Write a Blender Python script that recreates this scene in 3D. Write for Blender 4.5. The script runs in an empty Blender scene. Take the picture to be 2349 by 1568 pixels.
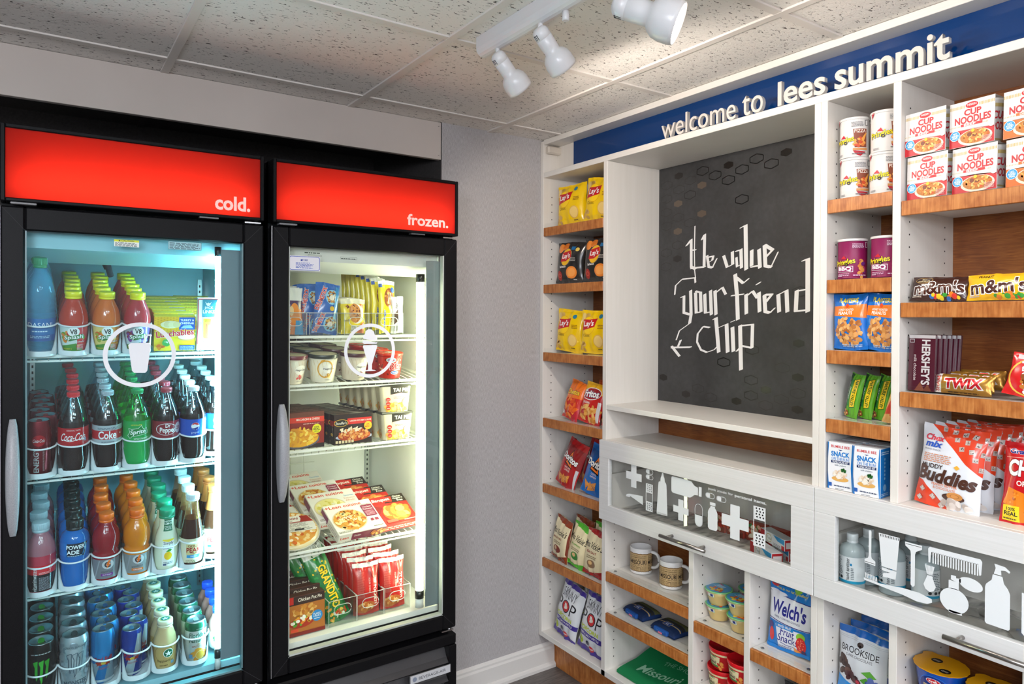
import bpy, math, random
from mathutils import Matrix, Vector
from mathutils.geometry import tessellate_polygon
SC = bpy.context.scene
COL = SC.collection
PI = math.pi

# ---------------------------------------------------------------- camera
cam_d = bpy.data.cameras.new('camera')
cam = bpy.data.objects.new('camera', cam_d)
COL.objects.link(cam)
RX = Vector((0.82589582, -0.56380632, 0.0043043))
RY = Vector((0.00102417, 0.0091343, 0.99995776))
RZ = Vector((-0.56382182, -0.82585653, 0.00812141))
cam.matrix_world = Matrix(((RX.x, RY.x, RZ.x, -1.78), (RX.y, RY.y, RZ.y, -2.394), (RX.z, RY.z, RZ.z, 1.527), (0, 0, 0, 1)))
cam_d.sensor_width = 36
cam_d.lens = 36 * 1584.47 / 2349
cam_d.shift_y = -45.2 / 2349
cam_d.clip_start = 0.02
SC.camera = cam
# ---------------------------------------------------------------- exposure, world
SC.view_settings.view_transform = 'Standard'
SC.view_settings.look = 'None'
SC.view_settings.gamma = 1
SC.view_settings.use_curve_mapping = False
SC.view_settings.exposure = 0.12
SC.cycles.use_denoising = True
SC.cycles.transparent_max_bounces = 24
SC.cycles.max_bounces = 8
SC.cycles.diffuse_bounces = 4
SC.cycles.glossy_bounces = 4
SC.cycles.caustics_reflective = False
SC.cycles.caustics_refractive = False
SC.cycles.sample_clamp_indirect = 6
W = bpy.data.worlds.new('world')
SC.world = W
W.use_nodes = True
W.node_tree.nodes['Background'].inputs[0].default_value = (0.80, 0.87, 1.0, 1)
W.node_tree.nodes['Background'].inputs[1].default_value = 0.25


def lamp(name, kind, loc, energy, color=(1, 1, 1), aim=None, **kw):
    d = bpy.data.lights.new(name, kind)
    d.energy = energy
    d.color = color
    for k, v in kw.items():
        setattr(d, k, v)
    o = bpy.data.objects.new(name, d)
    COL.objects.link(o)
    o.location = loc
    if aim is not None:
        o.rotation_euler = (Vector(aim) - Vector(loc)).to_track_quat('-Z', 'Y').to_euler()
    return o


# unseen fill added behind the camera: area panels overhead and soft point lights
for lx, ly, e in ((-1.75, -3.45, 30), (-0.75, -3.45, 26), (-1.75, -4.9, 40), (-0.75, -4.9, 36)):
    lamp('fill_area', 'AREA', (lx, ly, 2.27), e, (0.90, 0.95, 1.0), (lx, ly, 0), shape='SQUARE', size=0.55)
for lx, ly, e in ((-2.7, -2.9, 70), (-2.6, -4.5, 70)):
    lamp('fill_point', 'POINT', (lx, ly, 1.90), e, (0.86, 0.91, 1.0), shadow_soft_size=0.22)
# the four bulbs of the track light, aimed at the snack wall
WARM = (1.0, 0.89, 0.79)
HEADS = [((-0.745, -0.85, 2.165), (0.10, -0.62, 1.75)), ((-0.745, -1.045, 2.165), (0.12, -1.05, 1.35)),
         ((-0.745, -1.52, 2.20), (0.05, -1.70, 2.03)), ((-0.745, -1.75, 2.165), (0.10, -2.05, 1.6))]


# ---------------------------------------------------------------- materials
def lin(c):
    return c / 12.92 if c <= 0.04045 else ((c + 0.055) / 1.055) ** 2.4


def rgb(h):
    if isinstance(h, tuple):
        return h + (1,) if len(h) == 3 else h
    h = h.lstrip('#')
    return tuple(lin(int(h[i:i + 2], 16) / 255) for i in (0, 2, 4)) + (1,)


MATS = {}
FIN = {'film': (0.22, 0, 0.5, 0.25), 'paper': (0.42, 0, 0.4, 0), 'foil': (0.25, 0.55, 0.5, 0), 'plastic': (0.28, 0, 0.5, 0),
       'gloss': (0.08, 0, 0.5, 0), 'matte': (0.7, 0, 0.3, 0), 'can': (0.25, 0.6, 0.5, 0), 'metal': (0.3, 1, 0.5, 0)}


def M(h, fin='plastic'):
    k = (h, fin)
    if k in MATS:
        return MATS[k]
    m = bpy.data.materials.new('%s_%s' % (fin, h if isinstance(h, str) else 'tone'))
    m.use_nodes = True
    b = m.node_tree.nodes['Principled BSDF']
    r, me, sp, coat = FIN[fin]
    b.inputs['Base Color'].default_value = rgb(h)
    b.inputs['Roughness'].default_value = r
    b.inputs['Metallic'].default_value = me
    b.inputs['Specular IOR Level'].default_value = sp
    b.inputs['Coat Weight'].default_value = coat
    b.inputs['Coat Roughness'].default_value = 0.12
    MATS[k] = m
    return m


def nodes(name, rough=0.5):
    m = bpy.data.materials.new(name)
    m.use_nodes = True
    t = m.node_tree
    b = t.nodes['Principled BSDF']
    b.inputs['Roughness'].default_value = rough

    def N(kind, **kw):
        n = t.nodes.new(kind)
        for k, v in kw.items():
            if k.startswith('i_'):
                n.inputs[k[2:].replace('_', ' ')].default_value = v
            else:
                setattr(n, k, v)
        return n

    def Lk(a, ao, c, ci):
        t.links.new(a.outputs[ao], c.inputs[ci])
    return m, t, b, N, Lk


def ramp(n, stops):
    el = n.color_ramp.elements
    while len(el) < len(stops):
        el.new(0.5)
    for e, (p, c) in zip(el, stops):
        e.position = p
        e.color = rgb(c)


def tex_mat(name, scale, stops, rough, noise_scale=1.0, detail=4, bump=0.0, second=None, dist=0.0):
    m, t, b, N, Lk = nodes(name, rough)
    g = N('ShaderNodeNewGeometry')
    mp = N('ShaderNodeMapping')
    mp.inputs['Scale'].default_value = scale
    no = N('ShaderNodeTexNoise', i_Scale=noise_scale, i_Detail=detail, i_Distortion=dist)
    rp = N('ShaderNodeValToRGB')
    ramp(rp, stops)
    Lk(g, 'Position', mp, 'Vector')
    Lk(mp, 'Vector', no, 'Vector')
    Lk(no, 'Fac', rp, 'Fac')
    out = rp
    if second:
        mp2 = N('ShaderNodeMapping')
        mp2.inputs['Scale'].default_value = second[0]
        n2 = N('ShaderNodeTexNoise', i_Scale=1.0, i_Detail=3)
        r2 = N('ShaderNodeValToRGB')
        ramp(r2, second[1])
        Lk(g, 'Position', mp2, 'Vector')
        Lk(mp2, 'Vector', n2, 'Vector')
        Lk(n2, 'Fac', r2, 'Fac')
        mx = N('ShaderNodeMix', data_type='RGBA', blend_type='MULTIPLY')
        mx.inputs[0].default_value = 1
        t.links.new(rp.outputs[0], mx.inputs[6])
        t.links.new(r2.outputs[0], mx.inputs[7])
        t.links.new(mx.outputs[2], b.inputs['Base Color'])
    else:
        Lk(rp, 'Color', b, 'Base Color')
    if bump:
        bp = N('ShaderNodeBump', i_Strength=bump, i_Distance=0.002)
        Lk(no, 'Fac', bp, 'Height')
        Lk(bp, 'Normal', b, 'Normal')
    return m


WHITE = tex_mat('white_laminate', (6, 6, 160), [(0.3, 'dcd8d1'), (0.7, 'e2deD8')], 0.42, bump=0.03)
WHITEP = tex_mat('white_panel', (60, 60, 3), [(0.3, 'dcd7cf'), (0.7, 'e1dcd5')], 0.45, bump=0.02)
DRAWERM = tex_mat('white_grained_front', (30, 3, 220), [(0.3, 'd4d3d1'), (0.7, 'dcdbda')], 0.5, bump=0.10)
WOODE = tex_mat('figured_wood_edge', (20, 170, 14), [(0.30, 'a3602a'), (0.5, 'b8743a'), (0.72, 'c8874a')], 0.34, dist=0.5,
                second=((5, 40, 30), [(0.3, 'dfcbb8'), (0.6, 'ffffff')]))
WOODB = tex_mat('figured_wood_back', (60, 14, 200), [(0.30, '83481c'), (0.55, '9c5e2a'), (0.75, 'ae7038')], 0.4, dist=1.2,
                second=((3, 9, 5), [(0.3, 'cdb7a4'), (0.7, 'ffffff')]))
CEIL = None
m, t, b, N, Lk = nodes('fissured_ceiling_tile', 0.9)
g = N('ShaderNodeNewGeometry')
mp = N('ShaderNodeMapping')
mp.inputs['Scale'].default_value = (70, 150, 1)
mp.inputs['Rotation'].default_value = (0, 0, 0.5)
no = N('ShaderNodeTexNoise', i_Scale=1.0, i_Detail=1.5, i_Distortion=1.0)
rp = N('ShaderNodeValToRGB')
ramp(rp, [(0.31, '5a5450'), (0.365, 'eae6e1')])
Lk(g, 'Position', mp, 'Vector')
Lk(mp, 'Vector', no, 'Vector')
Lk(no, 'Fac', rp, 'Fac')
Lk(rp, 'Color', b, 'Base Color')
bp = N('ShaderNodeBump', i_Strength=0.5, i_Distance=0.003)
Lk(no, 'Fac', bp, 'Height')
Lk(bp, 'Normal', b, 'Normal')
CEIL = m
WALLP = tex_mat('woven_wall_covering', (260, 260, 900), [(0.35, 'aaa7a8'), (0.65, 'c4c1c2')], 0.8, bump=0.25,
                second=((700, 700, 60), [(0.35, 'dedcda'), (0.65, 'ffffff')]))
FASC = tex_mat('painted_fascia', (3, 3, 3), [(0.3, 'c0b6ae'), (0.7, 'c8beb6')], 0.6)
DARKW = tex_mat('charcoal_wall_paint', (120, 120, 120), [(0.3, '3c3837'), (0.7, '474342')], 0.85, bump=0.1)
FLOORM = tex_mat('grey_vinyl_plank', (14, 160, 1), [(0.3, '4d4947'), (0.7, '77716d')], 0.45, dist=0.4, bump=0.05)
COUNTM = tex_mat('drawer_liner_board', (16, 40, 20), [(0.35, '8d8a87'), (0.5, 'c5c1bb'), (0.65, 'dedad3')], 0.5)
BLACK = tex_mat('black_textured_steel', (700, 700, 700), [(0.3, '0a0a0c'), (0.7, '161517')], 0.42, bump=0.12)
BLACK.node_tree.nodes['Principled BSDF'].inputs['Specular IOR Level'].default_value = 0.12
BLACKG = M('08080a', 'plastic')
CHALK = tex_mat('chalkboard', (9, 9, 9), [(0.3, '323232'), (0.7, '3f3f40')], 0.55, second=((60, 60, 60), [(0.3, 'e2e2e2'), (0.7, 'ffffff')]))
STEEL = tex_mat('brushed_steel', (20, 20, 900), [(0.3, '8a8580'), (0.7, 'b0aba5')], 0.28)
for mm in (STEEL,):
    mm.node_tree.nodes['Principled BSDF'].inputs['Metallic'].default_value = 1


def clear(name, tint, fres=1.45, rough=0.0, base=0.0, gl=(1, 1, 1)):
    m = bpy.data.materials.new(name)
    m.use_nodes = True
    t = m.node_tree
    t.nodes.clear()
    o = t.nodes.new('ShaderNodeOutputMaterial')
    mx = t.nodes.new('ShaderNodeMixShader')
    tr = t.nodes.new('ShaderNodeBsdfTransparent')
    tr.inputs[0].default_value = tint + (1,)
    g = t.nodes.new('ShaderNodeBsdfGlossy')
    g.inputs['Color'].default_value = gl + (1,)
    g.inputs['Roughness'].default_value = rough
    f = t.nodes.new('ShaderNodeFresnel')
    f.inputs[0].default_value = fres
    gm = t.nodes.new('ShaderNodeNewGeometry')
    inv = t.nodes.new('ShaderNodeMath')
    inv.operation = 'SUBTRACT'
    inv.inputs[0].default_value = 1
    t.links.new(gm.outputs['Backfacing'], inv.inputs[1])
    mu = t.nodes.new('ShaderNodeMath')
    mu.operation = 'MULTIPLY'
    t.links.new(f.outputs[0], mu.inputs[0])
    t.links.new(inv.outputs[0], mu.inputs[1])
    f = mu
    if base:
        ad = t.nodes.new('ShaderNodeMath')
        ad.operation = 'ADD'
        ad.inputs[1].default_value = base
        t.links.new(f.outputs[0], ad.inputs[0])
        t.links.new(ad.outputs[0], mx.inputs[0])
    else:
        t.links.new(f.outputs[0], mx.inputs[0])
    t.links.new(tr.outputs[0], mx.inputs[1])
    t.links.new(g.outputs[0], mx.inputs[2])
    t.links.new(mx.outputs[0], o.inputs[0])
    return m


def milky(name, color, alpha, rough=0.15):
    m, t, b, N, Lk = nodes(name, rough)
    b.inputs['Base Color'].default_value = rgb(color)
    b.inputs['Alpha'].default_value = alpha
    return m


GLASSC = clear('cooler_door_glass', (0.90, 0.985, 0.995))
GLASSF = clear('freezer_door_glass', (0.975, 0.995, 0.965))
GLASSD = clear('drawer_glass', (0.95, 0.96, 0.955), 1.38)
ACRYL = clear('clear_acrylic', (0.985, 0.99, 0.99), 1.4)
PET = clear('clear_bottle_plastic', (0.80, 0.88, 0.90), 1.5, 0.03, 0.02)


def emis(name, c, s):
    m = bpy.data.materials.new(name)
    m.use_nodes = True
    b = m.node_tree.nodes['Principled BSDF']
    b.inputs['Base Color'].default_value = rgb(c)
    b.inputs['Emission Color'].default_value = rgb(c)
    b.inputs['Emission Strength'].default_value = s
    return m


LEDC = emis('cool_light_tube', (0.36, 0.88, 1.0), 150)
LEDF = emis('warm_white_light_tube', (0.95, 1.0, 0.69), 36)
SIGNT = emis('sign_tube', (1.0, 0.95, 0.90), 23)
BULB = emis('lamp_bulb', (1.0, 0.86, 0.70), 22)


# ---------------------------------------------------------------- mesh builder
class MB:
    def __init__(s):
        s.v, s.f, s.mi, s.sm, s.mats = [], [], [], [], []

    def m(s, mat):
        if mat not in s.mats:
            s.mats.append(mat)
        return s.mats.index(mat)

    def add(s, vs, fs, mat, smooth=False):
        o = len(s.v)
        i = s.m(mat)
        s.v.extend(tuple(p) for p in vs)
        for f in fs:
            s.f.append(tuple(a + o for a in f))
            s.mi.append(i)
            s.sm.append(smooth)
        return s

    def box(s, x0, x1, y0, y1, z0, z1, mat, bev=0.0):
        if x0 > x1: x0, x1 = x1, x0
        if y0 > y1: y0, y1 = y1, y0
        if z0 > z1: z0, z1 = z1, z0
        b = min(bev, (x1 - x0) * .45, (y1 - y0) * .45, (z1 - z0) * .45)
        if b <= 0:
            vs = [(x, y, z) for z in (z0, z1) for y in (y0, y1) for x in (x0, x1)]
            fs = [(0, 2, 3, 1), (4, 5, 7, 6), (0, 1, 5, 4), (2, 6, 7, 3), (0, 4, 6, 2), (1, 3, 7, 5)]
            return s.add(vs, fs, mat)
        X, Y, Z = (x0, x1), (y0, y1), (z0, z1)
        vs, idx = [], {}
        for i in (0, 1):
            for j in (0, 1):
                for k in (0, 1):
                    for a in range(3):
                        p = [X[i], Y[j], Z[k]]
                        for q, e in ((0, i), (1, j), (2, k)):
                            if q != a:
                                p[q] += b if e == 0 else -b
                        idx[i, j, k, a] = len(vs)
                        vs.append(p)
        fs = []
        for a in range(3):
            o1, o2 = [q for q in range(3) if q != a]
            for e in (0, 1):
                c = []
                for (p, q) in ((0, 0), (1, 0), (1, 1), (0, 1)):
                    k = [0, 0, 0]
                    k[a], k[o1], k[o2] = e, p, q
                    c.append(idx[k[0], k[1], k[2], a])
                fs.append(c if (e == 1) ^ (a == 1) else c[::-1])
        for a in range(3):
            o1, o2 = [q for q in range(3) if q != a]
            for p in (0, 1):
                for q in (0, 1):
                    k0, k1 = [0, 0, 0], [0, 0, 0]
                    k0[a], k1[a] = 0, 1
                    for k in (k0, k1):
                        k[o1], k[o2] = p, q
                    fs.append((idx[tuple(k0) + (o1,)], idx[tuple(k1) + (o1,)], idx[tuple(k1) + (o2,)], idx[tuple(k0) + (o2,)]))
        for i in (0, 1):
            for j in (0, 1):
                for k in (0, 1):
                    fs.append((idx[i, j, k, 0], idx[i, j, k, 1], idx[i, j, k, 2]))
        return s.add(vs, fs, mat)

    def lathe(s, prof, mat, seg=28, cap0=True, cap1=True, c=(0, 0, 0), a0=0, a1=2 * PI, bands=None):
        """prof: (radius, z) rows; bands: list of (z_limit, material) splitting rows by height"""
        full = abs(a1 - a0 - 2 * PI) < 1e-6
        n = seg if full else seg + 1
        rows = []
        for r, z in prof:
            rows.append([(c[0] + r * math.sin(a0 + (a1 - a0) * k / seg), c[1] - r * math.cos(a0 + (a1 - a0) * k / seg), c[2] + z) for k in range(n)])
        vs = [p for row in rows for p in row]
        groups = {}
        for i in range(len(rows) - 1):
            mt = mat
            if bands:
                zc = (prof[i][1] + prof[i + 1][1]) / 2
                for zl, bm in bands:
                    if zc < zl:
                        mt = bm
                        break
            L = groups.setdefault(mt, [])
            for k in range(seg):
                k2 = (k + 1) % n
                L.append((i * n + k, i * n + k2, (i + 1) * n + k2, (i + 1) * n + k))
        if full:
            if cap0 and prof[0][0] > 1e-6:
                groups.setdefault(bands[0][1] if bands else mat, []).append(tuple(range(n))[::-1])
            if cap1 and prof[-1][0] > 1e-6:
                groups.setdefault(mat, []).append(tuple((len(rows) - 1) * n + k for k in range(n)))
        base = len(s.v)
        s.v.extend(vs)
        for mt, L in groups.items():
            i = s.m(mt)
            for f in L:
                s.f.append(tuple(a + base for a in f))
                s.mi.append(i)
                s.sm.append(len(f) == 4)
        return s

    def tube(s, pts, r, mat, seg=8, closed=False):
        pts = [Vector(p) for p in pts]
        n = len(pts)
        vs = []
        up = Vector((0.03, 0.02, 1))
        for i, p in enumerate(pts):
            if closed:
                d = pts[(i + 1) % n] - pts[i - 1]
            else:
                d = pts[min(i + 1, n - 1)] - pts[max(i - 1, 0)]
            d.normalize()
            a = d.cross(up)
            if a.length < 1e-3:
                a = d.cross(Vector((1, 0, 0)))
            a.normalize()
            b = d.cross(a)
            rr = r[i] if isinstance(r, (list, tuple)) else r
            for k in range(seg):
                t = 2 * PI * k / seg
                vs.append(p + a * math.cos(t) * rr + b * math.sin(t) * rr)
        fs = []
        for i in range(n if closed else n - 1):
            j = (i + 1) % n
            for k in range(seg):
                k2 = (k + 1) % seg
                fs.append((i * seg + k, i * seg + k2, j * seg + k2, j * seg + k))
        if not closed:
            fs.append(tuple(range(seg))[::-1])
            fs.append(tuple((n - 1) * seg + k for k in range(seg)))
        return s.add(vs, fs, mat, True)

    def prism(s, pts, z0, z1, mat, axis='z', smooth=False):
        """pts: 2d outline (ccw); extruded between z0 and z1 along axis"""
        n = len(pts)

        def P(a, b, c):
            return {'z': (a, b, c), 'y': (a, c, b), 'x': (c, a, b)}[axis]
        vs = [P(a, b, z0) for a, b in pts] + [P(a, b, z1) for a, b in pts]
        fs = [tuple(range(n))[::-1], tuple(range(n, 2 * n))]
        fs += [(i, (i + 1) % n, n + (i + 1) % n, n + i) for i in range(n)]
        return s.add(vs, fs, mat, smooth)

    def grid(s, fn, nu, nv, mat, flip=False, tris=False):
        vs = [fn(i / nu, j / nv) for j in range(nv + 1) for i in range(nu + 1)]
        w = nu + 1
        fs = [(j * w + i, j * w + i + 1, (j + 1) * w + i + 1, (j + 1) * w + i) for j in range(nv) for i in range(nu)]
        if tris:
            fs = [t for a, b, c, d in fs for t in ((a, b, c), (a, c, d))]
        if flip:
            fs = [f[::-1] for f in fs]
        return s.add(vs, fs, mat, True)

    def art(s, art, fn, du, dv=None, fin='film', clip=None, smooth=True, lift=0.00016, lo=0.0003, diag=False):
        """lay a 2d drawing (mm) on a surface; fn(x, y, off) in mm -> point"""
        layers = []
        for tris, c in art.L:
            ts = []
            for t in tris:
                ar = sum(t[i - 1][0] * t[i][1] - t[i][0] * t[i - 1][1] for i in range(len(t)))
                ts.append(list(t) if ar >= 0 else list(t)[::-1])
            if layers and layers[-1][1] == c:
                layers[-1][0].extend(ts)
            else:
                layers.append((ts, c))
        lift = min(lift, .0022 / max(1, len(layers)))
        for li, (tris, c) in enumerate(layers):
            mat = M(c, fin) if isinstance(c, (str, tuple)) else c
            off = lo + lift * li
            out, key = [], {}
            fs = []
            for t in tris:
                for q in chop(t, du, dv, clip, diag):
                    ids = []
                    for x, y in q:
                        k = (round(x, 3), round(y, 3))
                        if k not in key:
                            key[k] = len(out)
                            out.append(fn(x, y, off))
                        if not ids or ids[-1] != key[k]:
                            ids.append(key[k])
                    if len(ids) > 2 and ids[0] == ids[-1]:
                        ids.pop()
                    if len(ids) > 2:
                        fs.append(tuple(ids))
            if fs:
                s.add(out, fs, mat, smooth)
        return s

    def build(s, name, parent=None, loc=(0, 0, 0), rot=(0, 0, 0)):
        me = bpy.data.meshes.new(name)
        me.from_pydata(s.v, [], s.f)
        for mt in s.mats:
            me.materials.append(mt)
        me.polygons.foreach_set('material_index', s.mi)
        me.polygons.foreach_set('use_smooth', s.sm)
        me.update()
        o = bpy.data.objects.new(name, me)
        COL.objects.link(o)
        o.parent = parent
        o.location = loc
        o.rotation_euler = rot
        return o


def clip_half(p, ax, lim, keep_low):
    out = []
    n = len(p)
    for i in range(n):
        a, b = p[i], p[(i + 1) % n]
        ia = (a[ax] <= lim) if keep_low else (a[ax] >= lim)
        ib = (b[ax] <= lim) if keep_low else (b[ax] >= lim)
        if ia:
            out.append(a)
        if ia != ib:
            t = (lim - a[ax]) / (b[ax] - a[ax])
            out.append((a[0] + t * (b[0] - a[0]), a[1] + t * (b[1] - a[1])))
    return out


def clip_diag(p, du, dv, lim, low):
    out = []
    n = len(p)
    for i in range(n):
        a, b = p[i], p[(i + 1) % n]
        fa, fb = a[0] / du - a[1] / dv - lim, b[0] / du - b[1] / dv - lim
        ia, ib = (fa <= 0, fb <= 0) if low else (fa >= 0, fb >= 0)
        if ia:
            out.append(a)
        if ia != ib:
            t = fa / (fa - fb)
            out.append((a[0] + t * (b[0] - a[0]), a[1] + t * (b[1] - a[1])))
    return out


def chop(t, du, dv, clip, diag=False):
    ps = [list(t)]
    if clip:
        x0, x1, y0, y1 = clip
        q = ps[0]
        for ax, lim, low in ((0, x1, True), (0, x0, False), (1, y1, True), (1, y0, False)):
            if q:
                q = clip_half(q, ax, lim, low)
        ps = [q] if len(q) > 2 else []
    for ax, d in ((0, du), (1, dv)):
        if not d:
            continue
        nx = []
        for q in ps:
            lo = min(p[ax] for p in q)
            hi = max(p[ax] for p in q)
            k = math.floor(lo / d) + 1
            while k * d < hi - 1e-4:
                a = clip_half(q, ax, k * d, True)
                if len(a) > 2:
                    nx.append(a)
                q = clip_half(q, ax, k * d, False)
                k += 1
                if len(q) < 3:
                    break
            if len(q) > 2:
                nx.append(q)
        ps = nx
    if diag:
        nx = []
        for q in ps:
            v = [p[0] / du - p[1] / dv for p in q]
            k = math.floor(min(v) + 1e-6) + 1
            if k < max(v) - 1e-6:
                nx += [r for r in (clip_diag(q, du, dv, k, True), clip_diag(q, du, dv, k, False)) if len(r) > 2]
            else:
                nx.append(q)
        ps = nx
    return ps


# ---------------------------------------------------------------- lettering and flat drawings
TXT = {}


def glyphs(s, bold, spacing=1.0):
    k = (s, bold, spacing)
    if k not in TXT:
        cu = bpy.data.curves.new('lettering', 'FONT')
        cu.body = s
        cu.size = 1
        cu.resolution_u = 3
        cu.offset = bold * .72
        cu.space_character = spacing
        ob = bpy.data.objects.new('lettering', cu)
        COL.objects.link(ob)
        me = bpy.data.meshes.new_from_object(ob)
        vs = [(v.co.x, v.co.y) for v in me.vertices]
        ts = []
        me.calc_loop_triangles()
        for lt in me.loop_triangles:
            ts.append([vs[i] for i in lt.vertices])
        bpy.data.objects.remove(ob)
        bpy.data.curves.remove(cu)
        bpy.data.meshes.remove(me)
        xs = [p[0] for t in ts for p in t] or [0, 1]
        ys = [p[1] for t in ts for p in t] or [0, 1]
        TXT[k] = (ts, min(xs), max(xs), min(ys), max(ys))
    return TXT[k]


def tri(pts):
    v = [Vector((p[0], p[1], 0)) for p in pts]
    return [[pts[i] for i in t] for t in tessellate_polygon([v])]


class Art:
    def __init__(s):
        s.L = []

    def P(s, pts, c):
        s.L.append((tri(pts), c))
        return s

    def R(s, x0, y0, x1, y1, c):
        s.L.append(([[(x0, y0), (x1, y0), (x1, y1)], [(x0, y0), (x1, y1), (x0, y1)]], c))
        return s

    def E(s, x, y, rx, ry, c, rot=0, n=20):
        ca, sa = math.cos(rot), math.sin(rot)
        q = [(rx * math.cos(2 * PI * k / n), ry * math.sin(2 * PI * k / n)) for k in range(n)]
        q = [(x + a * ca - b * sa, y + a * sa + b * ca) for a, b in q]
        s.L.append(([[q[0], q[i], q[i + 1]] for i in range(1, n - 1)], c))
        return s

    def ring(s, x, y, r0, r1, c, n=28, sy=1.0):
        T = []
        for k in range(n):
            a, b = 2 * PI * k / n, 2 * PI * (k + 1) / n
            p = [(x + r * math.cos(q), y + r * sy * math.sin(q)) for r, q in ((r0, a), (r1, a), (r1, b), (r0, b))]
            T += [[p[0], p[1], p[2]], [p[0], p[2], p[3]]]
        s.L.append((T, c))
        return s

    def T(s, txt, x, y, h, c, b=0.0, w=None, sh=0.0, rot=0.0, out=None, ow=0.05, al='C', sp=1.0, arc=0.0):
        """text with its box centred on (x, y), box height h, optional width w"""
        ref = glyphs(txt, b, sp)
        k = h / max(ref[4] - ref[3], 1e-6)
        kx = k if w is None else w / max(ref[2] - ref[1], 1e-6)
        mx = (ref[1] + ref[2]) / 2
        if al == 'L':
            mx = ref[1]
        elif al == 'R':
            mx = ref[2]
        my = (ref[3] + ref[4]) / 2
        ca, sa = math.cos(rot), math.sin(rot)
        for bb, cc in (((b + ow, out),) if out else ()) + ((b, c),):
            tr = []
            for t in glyphs(txt, bb, sp)[0]:
                q = []
                for px, py in t:
                    X, Y = (px - mx) * kx, (py - my) * k
                    X += Y * sh
                    Y += arc * X * X
                    q.append((x + X * ca - Y * sa, y + X * sa + Y * ca))
                tr.append(q)
            s.L.append((tr, cc))
        return s

    def line(s, pts, w, c):
        T = []
        for (ax, ay), (bx, by) in zip(pts, pts[1:]):
            d = math.hypot(bx - ax, by - ay) or 1
            nx, ny = -(by - ay) / d * w / 2, (bx - ax) / d * w / 2
            T += [[(ax + nx, ay + ny), (ax - nx, ay - ny), (bx - nx, by - ny)], [(ax + nx, ay + ny), (bx - nx, by - ny), (bx + nx, by + ny)]]
        s.L.append((T, c))
        return s

    def bars(s, x0, y0, x1, y1, n, c, seed=1):
        r = random.Random(seed)
        T = []
        st = (y1 - y0) / n
        for i in range(n):
            yy = y0 + st * i
            xx = x0
            lim = x1 - (x1 - x0) * r.random() * .25
            while xx < lim:
                e = min(lim, xx + (x1 - x0) * (.06 + .12 * r.random()))
                T += [[(xx, yy), (e, yy), (e, yy + st * .5)], [(xx, yy), (e, yy + st * .5), (xx, yy + st * .5)]]
                xx = e + (x1 - x0) * .03
        s.L.append((T, c))
        return s

    def blobs(s, x, y, rx, ry, n, cols, r, seed=1, sq=0.75):
        q = random.Random(seed)
        per = {}
        for i in range(n):
            a, d = q.random() * 2 * PI, math.sqrt(q.random())
            bx, by = x + rx * d * math.cos(a), y + ry * d * math.sin(a)
            k = q.choice(cols)
            rr = r * (.75 + .5 * q.random())
            ro = q.random() * PI
            ca, sa = math.cos(ro), math.sin(ro)
            pts = [(rr * math.cos(2 * PI * j / 9), rr * sq * math.sin(2 * PI * j / 9)) for j in range(9)]
            pts = [(bx + u * ca - v * sa, by + u * sa + v * ca) for u, v in pts]
            per.setdefault((i * 4 // n, k), []).extend([[pts[0], pts[j], pts[j + 1]] for j in range(1, 8)])
        for (i, k), T in sorted(per.items()):
            s.L.append((T, k))
        return s

    def rep(s, cells, fn, c):
        T = []
        for a in cells:
            T += tri(fn(*a))
        s.L.append((T, c))
        return s


# ---------------------------------------------------------------- things
def tag(o, label, cat, group=None, kind=None):
    o['label'] = label
    o['category'] = cat
    if group:
        o['group'] = group
    if kind:
        o['kind'] = kind
    return o


def thing(name, label, cat, loc=(0, 0, 0), rot=(0, 0, 0), group=None):
    o = bpy.data.objects.new(name, None)
    o.empty_display_size = 0.02
    COL.objects.link(o)
    o.location = loc
    o.rotation_euler = rot
    return tag(o, label, cat, group)


def struct(o):
    o['kind'] = 'structure'
    return o


USED = set()


def put(proto, loc, rot=(0, 0, 0), label='', group=None, sc=None):
    """place the first one of a kind, or a copy of it with copies of its parts"""
    if proto.name in USED:
        r = proto.copy()
        COL.objects.link(r)
        for ch in list(proto.children):
            c = ch.copy()
            COL.objects.link(c)
            c.parent = r
            for gc in ch.children:
                d = gc.copy()
                COL.objects.link(d)
                d.parent = c
    else:
        r = proto
        USED.add(proto.name)
    r.location = loc
    r.rotation_euler = rot
    if sc:
        r.scale = sc
    r['label'] = label
    if group:
        r['group'] = group
    return r

# ================================================================ the room
CZ = 2.285
ALX, ALY = -0.482, 0.66                       # recess behind the two coolers
struct(MB().box(-3.2, 0.6, -6.0, 0.9, -0.06, 0.0, FLOORM).build('floor'))
struct(MB().box(-3.2, 0.6, -6.0, 0.9, CZ, CZ + 0.05, CEIL).build('ceiling'))
GRIDM = M('dcd6d0', 'matte')
k = 1
for x in (-2.66, -2.06, -1.46, -0.855, -0.26):
    struct(MB().box(x - .012, x + .012, -6, -0.0, CZ - .005, CZ + .002, GRIDM, .001).build('trim_%d' % k)); k += 1
for y in [-.13 - .6075 * i for i in range(9)]:
    struct(MB().box(-3.2, 0.0, y - .012, y + .012, CZ - .0045, CZ + .002, GRIDM, .001).build('trim_%d' % k)); k += 1
wb = MB().box(ALX, 0.36, 0.0, 0.9, 0, CZ, WALLP)
struct(wb.build('wall_back'))
wr = MB().box(0.36, 0.46, -6.0, 0.9, 0, CZ, WALLP)
struct(wr.build('wall_right'))
struct(MB().box(-3.2, -3.1, -6.0, 0.9, 0, CZ, WALLP).build('wall_left'))
struct(MB().box(-3.2, 0.46, -6.1, -6.0, 0, CZ, WALLP).build('wall_front'))
al = MB().box(-3.1, ALX, ALY, ALY + .1, 0, CZ, DARKW)
al.box(ALX - .004, ALX - .0005, 0.0, ALY, 0, CZ, DARKW)
struct(al.build('wall_recess'))
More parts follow.
